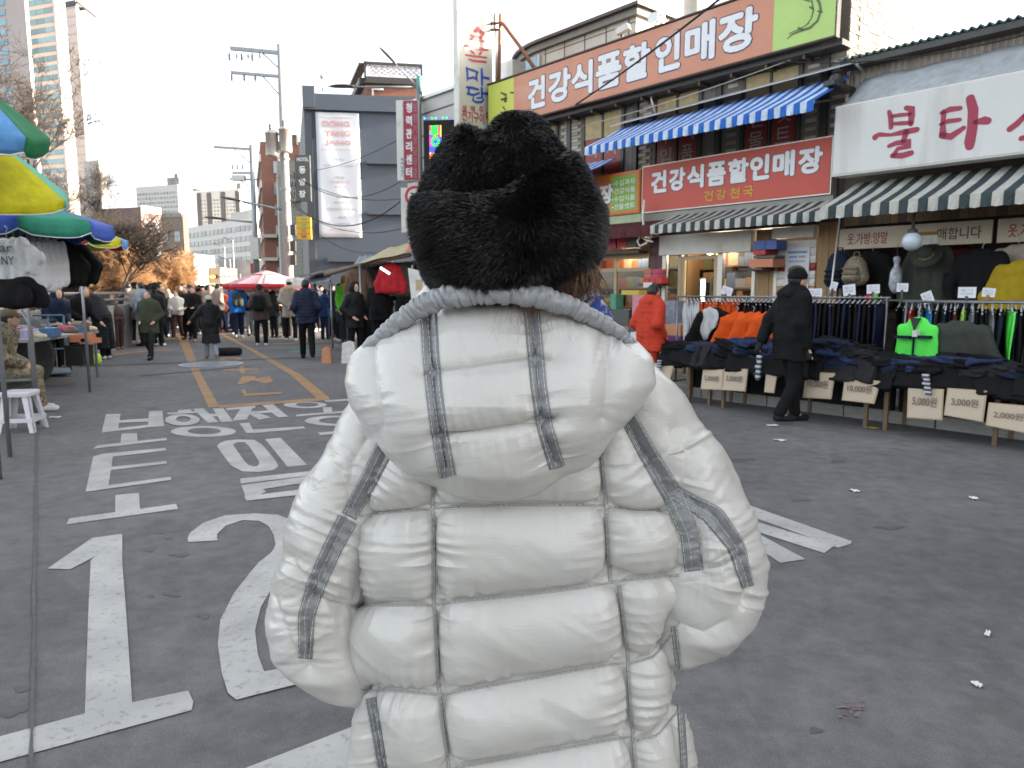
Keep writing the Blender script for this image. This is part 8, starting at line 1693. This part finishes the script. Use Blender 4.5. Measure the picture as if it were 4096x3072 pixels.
# white plastic stool
c = gr(92, 1722); t = thing('plastic_stool', 'white plastic stool at the left edge of the road', 'stool', c); M_PL = mat('stool_white', (.62, .62, .66), .35, spec=.5); SF = Frame((c.x, c.y, 0), R(78)); hs = .43
b = MB(SF.M)
def rrect(w_, z, rr=.03, n=5): return [(sx * (w_ - rr) + rr * math.cos(a), sy * (w_ - rr) + rr * math.sin(a), z) for sx, sy, a0 in ((1, 1, 0), (-1, 1, 90), (-1, -1, 180), (1, -1, 270)) for a in np.radians(np.linspace(a0, a0 + 90, n))]
L0 = [rrect(.145, hs - .05), rrect(.15, hs - .015), rrect(.14, hs), rrect(.03, hs - .004, .01)]; n_ = len(L0[0]); b.add([p for l in L0 for p in l], [(i * n_ + j, i * n_ + (j + 1) % n_, (i + 1) * n_ + (j + 1) % n_, (i + 1) * n_ + j) for i in range(3) for j in range(n_)] + [tuple(range(3 * n_, 4 * n_))]); b.obj('seat', M_PL, t)
for sx, sy in ((1, 1), (1, -1), (-1, 1), (-1, -1)):
 b = MB(SF.M); a_, e_ = Vector((sx * .125, sy * .125, hs - .03)), Vector((sx * .185, sy * .185, 0)); d1 = Vector((-sx * .065, 0, 0)); d2 = Vector((0, -sy * .065, 0)); th = .012
 for d_, o_ in ((d1, Vector((0, -sy * th, 0))), (d2, Vector((-sx * th, 0, 0)))): P = [a_, a_ + d_, e_ + d_ * .75, e_]; b.prism(P, o_)
 b.obj('leg', M_PL, t)
for sx, sy in ((0, -1), (0, 1), (-1, 0), (1, 0)):
 z = .13; w_ = .165; b = MB(SF.M); b.box(-w_ if not sx else sx * w_ - .008, w_ if not sx else sx * w_ + .008, -w_ if not sy else sy * w_ - .008, w_ if not sy else sy * w_ + .008, z - .02, z + .025); b.obj('stretcher', M_PL, t)
# dark goods heap covered by a tarp at the left edge
c = gr(40, 1560); tag(blob('covered_heap', [('e', (-.75, 1.3, .42), (.55, .5, .72)), ('e', (-1.2, 1.0, .4), (.6, .5, .6))], cloth('tarp_dark', (.085, .088, .09)), None, .03, .1, lambda Q: .03 * vnoise(Q * 5, 3) + .012 * vnoise(Q * 14, 4), lambda Q: -Q[:, 2], Matrix.Translation(c)), 'heap under a dark grey tarp at the left frame edge', 'heap')
# folding chair frame of the seated trader
c = gr(120, 1650); t = thing('folding_chair', 'grey green folding chair under the seated trader in camouflage', 'chair', c); KF = Frame((c.x, c.y, 0), R(70))
b = MB(KF.M); b.box(-.52, .08, -.1, .32, .40, .43); b.obj('seat', cloth('seat_greygreen', (.20, .23, .22)), t)
for x, n in ((.06, -.08), (.06, .30), (-.5, -.08), (-.5, .3)): b = MB(KF.M); b.tube([(x, n, 0), (x + .03, n, .42)], .014, 6); b.obj('leg', M_GALV, t)
for n in (-.09, .31): b = MB(KF.M); b.tube([(-.5, n, .40), (-.62, n, .9)], .014, 6); b.obj('back_post', M_GALV, t)
b = MB(KF.M); b.prism([(-.585, -.09, .70), (-.585, .31, .70), (-.625, .31, .9), (-.625, -.09, .9)], (.02, 0, 0)); b.obj('backrest', cloth('seat_greygreen', (.2, .23, .22)), t)
b = MB(); c = at(140, 1480, 8.6); b.tube([(c.x, c.y, 0), (c.x + .0, c.y, 1.05), at(85, 1240, 8.6)], .014, 6); tag(b.obj('stand_pole', M_GALV), 'slanted grey pole beside the seated trader', 'pole')
# loose goods on the ground under and before the left tables
for i, (u, v, w_, h, d, m, lab) in enumerate(((150, 1420, .34, .30, .3, 'white', 'white goods box on the road left of the hand truck'), (235, 1395, .36, .26, .3, 'green', 'green goods box under the left goods table'), (262, 1402, .30, .34, .3, 'yellow', 'yellow goods box under the left goods table'), (300, 1392, .32, .22, .3, 'red', 'red goods box under the left goods table'), (190, 1408, .40, .36, .3, 'grey', 'dark grey goods box behind the hand truck'), (395, 1385, .26, .2, .3, 'blue', 'blue goods box under the right end of the left table'), (60, 1420, .5, .4, .4, 'pale blue', 'pale blue goods box beside the covered heap'))):
 c = gr(u, v); T = Matrix.Translation((c.x, c.y, 0)) @ Matrix.Rotation(.35 * i, 4, 'Z'); b = MB(T); b.box(-w_ / 2, w_ / 2, -d / 2, d / 2, 0, h); b.box(-w_ / 2 - .004, w_ / 2 + .004, -d / 2 - .004, d / 2 + .004, h, h + .03); tag(b.obj('goods_box', gm[m]), lab, 'box')
# ------------------------------------------------------------------ people
SK = M_SKIN; H_BLK = mat('hair_black', (.012, .010, .010), .5, noise=(40, .3)); H_GRY = mat('hair_grey', (.12, .115, .11), .6, noise=(40, .3)); C_BEI = cloth('coat_beige', (.32, .27, .23)); C_WCOAT = cloth('coat_white', (.55, .53, .47)); C_OLIVE = cloth('coat_olive', (.050, .056, .036)); C_GRNJ = cloth('jacket_green', (.12, .48, .03)); C_BLUJ = cloth('jacket_blue', (.01, .14, .48)); C_REDJ = cloth('jacket_redorange', (.50, .05, .025)); C_BRNC = cloth('coat_brown', (.055, .042, .036)); C_TAN = cloth('coat_tan', (.22, .16, .10)); C_LGR = cloth('trousers_grey', (.24, .26, .31)); C_DBR = cloth('trousers_brown', (.045, .026, .022)); S_WHT = cloth('shoes_white', (.6, .6, .62)); S_BLK = cloth('shoes_dark', (.015, .015, .016)); S_TAN = cloth('shoes_tan', (.26, .16, .09)); C_KNIT = cloth('knit_cream', (.45, .42, .34)); C_NVYP = cloth('puffer_navy', (.012, .018, .04), .5); C_BLKP = cloth('puffer_black', (.010, .011, .013), .5); C_FURW = cloth('fur_white', (.6, .58, .55)); C_FUR2 = cloth('fur_tan', (.38, .29, .18)); C_PINK = cloth('pink_thing', (.55, .05, .12)); EYE = mat('eye', (.02, .015, .012), .3)
ARM = {'down': ((1.22, -.03, 1.13), (1.25, .05, .90)), 'pocket': ((1.5, -.10, 1.13), (1.05, .10, .98)), 'back': ((1.4, -.12, 1.14), (.25, -.19, .97)), 'front': ((1.25, .02, 1.13), (.75, .26, 1.08)), 'reach': ((1.2, .12, 1.20), (1.1, .40, 1.08)), 'out': ((1.7, .02, 1.25), (2.6, .06, 1.08)), 'swingf': ((1.2, .06, 1.14), (1.15, .24, .98)), 'swingb': ((1.25, -.16, 1.15), (1.25, -.24, .93))}
def person(label, u, vf, vh, az, coat, legm, shoe, arms=('down', 'down'), legs='stand', lean=0., hem=.82, puff=0., bulk=1., hat=None, hatm=None, hair=H_BLK, face=False, Y=None, pack=None, group=None, hood=False, scarf=None, skirt=None, glove=None, res=None, turn=0., drop=0.0, trim=None, H=None):
 g0 = gr(u, vf) if Y is None else Vector((at(u, 1165, Y).x, Y, 0)); Y = g0.y
 if H is None: H = at(u, vh, Y).z + drop
 k = H / 1.72; t = thing('person', label, 'person', g0, group); h = (res or max(.013, Y * .00125)) / k
 T = Matrix.Translation(g0) @ Matrix.Rotation(-R(az), 4, 'Z') @ Matrix.Scale(k, 4)
 cl, sl_ = math.cos(lean), math.sin(lean); hz = .90 if legs != 'sit' else .50
 def U(p): x, y, z = p; z -= .90; return (x, y * cl + z * sl_, z * cl - y * sl_ + hz)
 LG = {'stand': [((.0, .47), (-.02, .08)), ((.0, .47), (.02, .08))], 'walk': [((.16, .50), (.24, .09)), ((.0, .47), (-.24, .13))], 'walk2': [((.0, .47), (-.22, .12)), ((.15, .50), (.22, .09))], 'step': [((.09, .48), (.13, .08)), ((.02, .47), (-.15, .11))], 'sit': [((.42, .50), (.40, .08)), ((.42, .50), (.46, .08))], 'wide': [((.02, .47), (.02, .08)), ((-.02, .47), (-.04, .08))]}[legs]
 wd = .12 if legs == 'wide' else .09
 hd = U((0, .02, 1.60)); hd = (hd[0], hd[1] + .03 * (lean > .3), hd[2]); ct, st_ = math.cos(R(turn)), math.sin(R(turn))
 HR = np.array(((ct, -st_, 0), (st_, ct, 0), (0, 0, 1.0)))
 def hp(x, y, z): v = HR @ np.array((x, y, z)); return tuple(np.array(hd) + v)
 nk, sh = U((0, -.01, 1.47)), U((0, -.01, 1.40))
 B = [('e', hd, (.074, .092, .115), HR), ('e', hp(0, .035, -.055), (.052, .055, .06), HR), ('e', hp(0, .095, -.01), (.012, .022, .022), HR), ('e', hp(-.075, 0, -.01), (.012, .02, .03), HR), ('e', hp(.075, 0, -.01), (.012, .02, .03), HR), ('c', hp(0, -.02, -.07), nk, .05, .056), ('c', sh, U((0, 0, .95)), .10, .11), ('c', U((-.15, 0, 1.41)), U((.15, 0, 1.41)), .05, .05)]
 C = [('c', U((-.13, -.01, 1.38)), U((.13, -.01, 1.38)), .085 * bulk, .085 * bulk), ('c', sh, U((0, 0, 1.0)), .145 * bulk, .15 * bulk), ('c', U((-.07, 0, 1.3)), U((-.07, 0, 1.0)), .125 * bulk, .13 * bulk), ('c', U((.07, 0, 1.3)), U((.07, 0, 1.0)), .125 * bulk, .13 * bulk), ('c', nk, U((0, -.01, 1.44)), .075, .085)]
 if hem < .98:
  if legs == 'sit' : C += [('c', U((0, 0, 1.0)), (0, .05, .52), .15, .16)]
  else: C += [('c', U((-.07, 0, 1.0)), (-.08, .0 + .25 * sl_ * 0, hem - .1), .13 * bulk, .135 * bulk), ('c', U((.07, 0, 1.0)), (.08, .0, hem - .1), .13 * bulk, .135 * bulk)]
 Hn = []; 
 for s_, a in zip((-1, 1), arms):
  e, w = ARM[a]; s0 = U((s_ * .175, -.01, 1.39)); e = U((s_ * .175 * e[0], e[1], e[2])); w = U((s_ * .175 * w[0], w[1], w[2])); d = Vector(w) - Vector(e); d.normalize(); pl = Vector(w) + d * .085; sd = d.cross(Vector((0, 1, 0))); sd = sd.normalized() if sd.length > .1 else Vector((1, 0, 0))
  B += [('c', s0, e, .042, .036), ('c', e, w, .036, .026), ('c', Vector(w) + d * .02, pl, .030, .032)]
  for q in range(4): o_ = sd * (.013 * (q - 1.5) * 1.3); B += [('c', pl + o_, pl + o_ + d * .05 + Vector((0, .012, 0)), .0095, .009), ('c', pl + o_ + d * .05 + Vector((0, .012, 0)), pl + o_ + d * (.075 + .006 * (q in (1, 2))) + Vector((0, .03, 0)), .009, .008)]
  B += [('c', Vector(w) + d * .03 + sd * s_ * .02, Vector(w) + d * .085 + sd * s_ * .045 + Vector((0, .02, 0)), .011, .009)]
  C += [('c', s0, e, .078 * bulk, .068 * bulk), ('c', e, Vector(w) - d * .01, .066 * bulk, .052 * bulk)]
  if glove: blob('glove', [('c', Vector(w), pl + d * .05, .036, .038)], glove, t, h, .01, None, None, T)
 LP, SP = [], []
 for s_, (kn, an) in zip((-1, 1), LG):
  hip = (s_ * .085, 0, hz); K = (s_ * wd, kn[0], kn[1]); A = (s_ * wd, an[0], an[1]); B += [('c', hip, K, .075, .050), ('c', K, A, .048, .034), ('c', A, (A[0] + s_ * .01, A[1] + .13, max(A[2] - .05, .03)), .036, .026)]
  LP += [('c', hip, K, .100, .074), ('c', K, (A[0], A[1], A[2] + .02), .072, .062)]; SP.append([('c', (A[0], A[1] - .03, A[2] - .035), (A[0] + s_ * .012, A[1] + .15, max(A[2] - .045, .035)), .045, .038), ('c', A, (A[0], A[1], A[2] - .03), .042, .045)])
 blob('body', B, SK, t, h, .014, None, None, T)
 blob('trousers', LP + [('c', (-.05, 0, hz), (.05, 0, hz), .105, .105)], legm, t, h, .03, lambda P: .006 * vnoise(P * [14, 14, 9], 3), lambda P: np.where(P[:, 2] < .3, .05 - P[:, 2], -1), T)
 for q in SP: blob('shoe', q, shoe, t, h * .8, .015, None, lambda P: .002 - P[:, 2], T)
 if skirt: blob('skirt', [('c', (-.06, 0, .8), (-.09, 0, .42), .14, .16), ('c', (.06, 0, .8), (.09, 0, .42), .14, .16)], skirt, t, h, .05, None, lambda P: .44 - P[:, 2], T)
 def cw(P):
  o_ = .007 * vnoise(P * [10, 10, 7], len(label)) + .005 * vnoise(P * 22, 4)
  if puff: o_ = o_ - puff * np.abs(np.sin((P[:, 2] * cl + P[:, 1] * sl_) * PI / .075)) + puff * .5
  return o_
 blob('coat', C, coat, t, h, .035, cw, None if legs == 'sit' else (lambda P: (hem + .012 * np.sin(P[:, 0] * 15) - P[:, 2]) if lean < .3 else np.where(P[:, 1] < .2, hem - P[:, 2], -1)), T)
 hr = [('e', hp(0, -.022, .02), (.084, .094, .108), HR)]
 fwd = HR @ np.array((0, 1., 0)); hc = np.array(hd)
 if hat != 'hood': blob('hair', hr, hair, t, h * .8, .01, lambda P: .004 * vnoise(P * 40, 2), lambda P: ((P - hc) @ fwd - .045) * .8 - (P[:, 2] - hc[2] - .015) * .75 if True else 0, T)
 if hat == 'cap':
  blob('cap', [('e', hp(0, -.012, .045), (.092, .106, .09), HR)], hatm, t, h * .8, .01, None, lambda P: hc[2] + .03 - P[:, 2], T); blob('cap_brim', [('c', hp(-.035, .10, .035), hp(.035, .10, .035), .03, .03), ('c', hp(0, .09, .04), hp(0, .14, .03), .04, .03)], hatm, t, h * .7, .01, None, lambda P: np.abs(P[:, 2] - hc[2] - .034) - .012, T)
 elif hat in ('beanie', 'fur'): blob('knit_hat' if hat == 'beanie' else 'fur_hat', [('e', hp(0, -.012, .05), (.098, .11, .10) if hat == 'beanie' else (.12, .13, .10), HR)], hatm, t, h * .8, .01, lambda P: .005 * vnoise(P * 45, 2), lambda P: hc[2] + (.02 if hat == 'beanie' else .0) - P[:, 2], T)
 elif hat == 'hood': blob('hood', [('e', hp(0, -.03, .01), (.125, .125, .155), HR), ('c', hp(0, -.05, -.1), U((0, -.05, 1.42)), .11, .12)], hatm, t, h, .04, lambda P: .006 * vnoise(P * 18, 2), lambda P: ((P - hc) @ fwd - .05), T)
 if hood: blob('hood', [('c', U((-.09, -.10, 1.45)), U((.09, -.10, 1.45)), .07, .07), ('c', U((0, -.13, 1.44)), U((0, -.14, 1.34)), .08, .05)], trim or coat, t, h, .05, None, None, T)
 if scarf: blob('scarf', [('c', U((-.07, .02, 1.46)), U((.07, .02, 1.46)), .07, .07), ('c', U((0, -.06, 1.46)), U((0, .07, 1.46)), .07, .07)], scarf, t, h, .03, None, None, T)
 if pack: blob('backpack', [('c', U((-.07, -.22, 1.34)), U((-.07, -.22, 1.08)), .09, .10), ('c', U((.07, -.22, 1.34)), U((.07, -.22, 1.08)), .09, .10)], pack, t, h, .04, lambda P: .006 * vnoise(P * 20, 2), None, T)
 if face:
  for s_ in (-1, 1): blob('eye', [('e', hp(s_ * .03, .083, .012), (.014, .010, .007), HR)], EYE, t, .006, .003, None, None, T)
 return t
P_ = person
P_('man in black hooded coat and cap walking right past the clothing tables', 3150, 1690, 1080, 82, C_BLK, C_BLK, S_BLK, ('swingb', 'down'), 'step', .04, .72, 0, 1.25, 'beanie', C_BLK, hood=True, res=.012, face=True, glove=C_CHAR)
P_('person in red orange padded jacket and trousers beside the far clothing table', 2605, 0, 1138, 62, C_REDJ, C_REDJ, S_BLK, ('pocket', 'pocket'), 'stand', .05, .72, .003, 1.28, Y=10.1, hair=H_BLK, glove=C_PINK, res=.014, scarf=C_CHAR, hood=True)
P_('man in navy ribbed puffer jacket seen from behind, walking away', 1232, 1437, 1118, -18, C_NVYP, C_BLK, S_BLK, ('pocket', 'pocket'), 'walk', .02, .78, .009, 1.12)
P_('man in dark hooded coat and fur cap turning right, nearest the white hood', 1425, 1437, 1130, 125, C_BLKP, C_BLK, S_BLK, ('pocket', 'pocket'), 'wide', .0, .70, 0, 1.1, 'hood', C_BLKP, face=True)
P_('broad man in black coat seen from behind next to the white hood', 1525, 1425, 1108, -10, C_BLK, C_BLK, S_BLK, ('front', 'front'), 'stand', .05, .78, .0, 1.25, hood=True)
P_('man in lime green padded jacket with orange hood facing the stalls', 1390, 1372, 1104, 140, C_GRNJ, C_CHAR, S_BLK, ('down', 'down'), 'stand', .0, .80, .008, 1.15, 'hood', cloth('hood_orange', (.36, .15, .04)), face=True)
P_('dark dressed man with fur hat just behind the hooded man', 1468, 1385, 1132, 170, C_BLK, C_BLK, S_BLK, hat='fur', hatm=C_BLK, face=True)
P_('man in dark jacket bending over goods under the red hanging jacket', 1608, 1395, 1122, 20, C_NVYP, C_BLK, S_BLK, ('reach', 'reach'), 'stand', .25, .8, 0, 1.15, drop=.04)
P_('person in beige parka with white cap and hands clasped behind', 1165, 1363, 1115, -12, C_BEI, C_BLK, S_WHT, ('back', 'back'), 'wide', .0, .66, 0, 1.1, 'beanie', C_FURW, hood=True, trim=C_FUR2)
P_('man in brown coat with black backpack and white trainers', 1048, 1383, 1138, -8, C_BRNC, C_BLK, S_WHT, ('pocket', 'pocket'), 'wide', .0, .72, 0, 1.18, 'beanie', cloth('knit_plum', (.03, .016, .02)), pack=C_BLK)
P_('man in dark coat and peaked cap behind the brown coat', 1100, 1350, 1143, 40, C_CHAR, C_BLK, S_BLK, ('front', 'down'), 'stand', .0, .7, 0, 1.1, 'cap', C_BLK)
P_('hooded walker in bright blue jacket carrying an olive backpack', 958, 1352, 1134, -20, C_BLUJ, C_NAVY, S_WHT, ('down', 'front'), 'walk2', .03, .80, 0, 1.1, 'hood', C_BLUJ, pack=C_OLV)
P_('person in black jacket with white fur hood and grey jeans', 1008, 1344, 1134, -5, C_BLK, C_LGR, S_BLK, ('front', 'front'), 'stand', .0, .84, 0, 1.08, hood=True, trim=C_FURW)
P_('person in rust red coat walking away between grey granny and blue jacket', 892, 1330, 1150, -15, cloth('coat_rust', (.30, .05, .025)), C_BLK, cloth('shoes_pink', (.6, .05, .1)), ('front', 'front'), 'walk', .0, .78, 0, .95)
P_('short woman in cream knit hat, dark puffer, skirt and pale leggings', 848, 1437, 1184, -30, C_BLKP, C_LGR, S_TAN, ('out', 'down'), 'walk', .1, .70, .008, 1.15, 'beanie', C_KNIT, scarf=C_MAR, skirt=C_CHAR)
P_('man in long black coat walking towards the camera left of the granny', 782, 1365, 1147, 178, C_BLK, C_BLK, S_TAN, ('front', 'front'), 'walk', .0, .5, 0, 1.08, face=True)
P_('man half behind the man in long black coat', 752, 1358, 1148, 175, C_CHAR, C_BLK, S_BLK, ('pocket', 'pocket'), face=True)
P_('long haired girl in short white puffer and brown trousers', 714, 1360, 1163, 172, C_WCOAT, C_DBR, S_TAN, ('front', 'front'), 'walk2', .0, .88, .008, 1.12, face=True, scarf=C_WCOAT)
P_('person in long white coat left of the girl in white puffer', 682, 1332, 1152, 165, C_WCOAT, C_CHAR, S_BLK, ('pocket', 'pocket'), 'stand', .0, .62, 0, 1.05, face=True)
P_('man in olive green coat walking towards the camera', 606, 1438, 1163, 176, C_OLIVE, C_CHAR, S_BLK, ('pocket', 'pocket'), 'walk', .0, .66, 0, 1.18, face=True)
P_('tall dark figure directly behind the man in olive coat', 632, 1365, 1133, -10, C_NAVY, C_NAVY, S_BLK, ('pocket', 'pocket'), bulk=1.1, hem=.6)
P_('person in long black puffer stooping left of the olive coat', 540, 1372, 1172, -60, C_BLKP, C_BLK, S_WHT, ('reach', 'reach'), 'stand', .55, .50, .008, 1.15, H=1.66)
P_('person in brown coat bending low over the goods table', 478, 1398, 1190, -75, C_BRNC, C_DBR, S_TAN, ('reach', 'reach'), 'stand', .85, .78, 0, 1.1, H=1.68)
P_('person in tan coat bending beside the brown coat', 448, 1388, 1188, -80, C_TAN, C_BLK, S_TAN, ('reach', 'reach'), 'stand', .8, .6, 0, 1.1, H=1.64)
P_('woman in ankle length black puffer bending over the goods table', 425, 1436, 1190, -72, C_BLKP, C_BLK, S_WHT, ('reach', 'reach'), 'stand', .50, .24, .010, 1.25, hair=cloth('hair_auburn', (.16, .08, .045)), H=1.60)
P_('hooded trader in navy behind the rear goods table', 205, 0, 1172, 120, C_NVYP, C_BLK, S_BLK, ('front', 'front'), 'stand', .3, .7, 0, 1.15, 'hood', C_NVYP, Y=13.6, H=1.58)
P_('second trader in dark coat leaning by the rear goods table', 290, 0, 1178, 100, C_BLK, C_BLK, S_BLK, ('reach', 'front'), 'stand', .35, .7, 0, 1.1, hair=H_GRY, Y=14.6, H=1.62)
P_('person in blue coat seen from behind beside the navy puffer man', 1302, 1358, 1160, 15, cloth('coat_blue', (.015, .04, .12)), C_NAVY, S_BLK, ('front', 'front'), 'stand', .1, .76, 0, 1.15, 'cap', C_CHAR, drop=.03)
P_('person in black coat and cap between blue coat and green jacket', 1332, 1350, 1135, 30, C_BLK, C_BLK, S_BLK, ('front', 'front'), hat='cap', hatm=C_BLK)
P_('seated trader in tan camouflage suit and white shoes at the left edge', -45, 0, 1310, 62, C_CAMO, C_CAMO, S_WHT, ('front', 'front'), 'sit', .25, .6, 0, 1.1, 'cap', C_KHK, Y=8.75, H=1.68, face=True)
P_('trader in black sitting low behind the right clothing rack', 3775, 0, 1175, -120, C_BLK, C_BLK, S_BLK, ('front', 'front'), 'sit', .15, .6, 0, 1.1, Y=9.7, H=1.7, face=True, hat='cap', hatm=C_BLK)
# the farther crowd: individuals, small in the picture
rp_ = random.Random(12); CC = [C_BLK, C_NAVY, C_CHAR, C_BLKP, C_BRNC, C_NVYP, C_OLIVE, C_BEI, C_MAR, C_LGR]; NM = ['black', 'navy', 'charcoal', 'black padded', 'brown', 'navy padded', 'olive', 'beige', 'maroon', 'grey']
for i, u in enumerate((545, 565, 612, 675, 695, 732, 780, 818, 842, 872, 898, 930, 575, 600, 622, 640, 668, 705, 715, 755, 765, 800, 835, 850, 905, 950, 965, 1005, 1045, 648, 662, 690, 725, 745, 790, 808, 862, 880, 925, 975, 1020, 1060, 1140, 1150, 1185, 1225, 1270, 655, 700, 735, 770, 820, 870, 915, 940, 985, 1030, 1075, 1090, 1125, 1200, 1262, 1285, 1350, 1372, 560, 520, 1440, 1500, 1570, 590)):
 j = rp_.randrange(len(CC)); Y = rp_.uniform(23.5, 33) if 640 < u < 1300 else rp_.uniform(19, 24); hh = rp_.choice((None, None, 'beanie', 'cap'))
 nb = {655: 'left of the girl in white', 560: 'beside the stooping black puffer', 520: 'behind the bending shoppers', 590: 'behind the olive coat'}.get(u, 'in the far crowd ' + ('near the long black coat' if u < 840 else 'near the blue jacket' if u < 1000 else 'under the pink parasol' if u < 1180 else 'near the navy puffer man' if u < 1330 else 'by the tarp stall'))
 P_(f'distant person in {NM[j]} coat {nb}', u + rp_.uniform(-8, 8), 0, 0, rp_.choice((-20, 0, 170, 185, 30, -90)), CC[j], rp_.choice((C_BLK, C_NAVY, C_CHAR)), rp_.choice((S_BLK, S_WHT)), rp_.choice((('pocket', 'pocket'), ('down', 'front'), ('front', 'front'))), rp_.choice(('stand', 'walk', 'walk2')), 0, rp_.choice((.8, .7, .55)), 0, 1.1, hh, C_BLK if hh else None, Y=Y, H=rp_.uniform(1.6, 1.76), res=.034, group='distant walkers in the street')
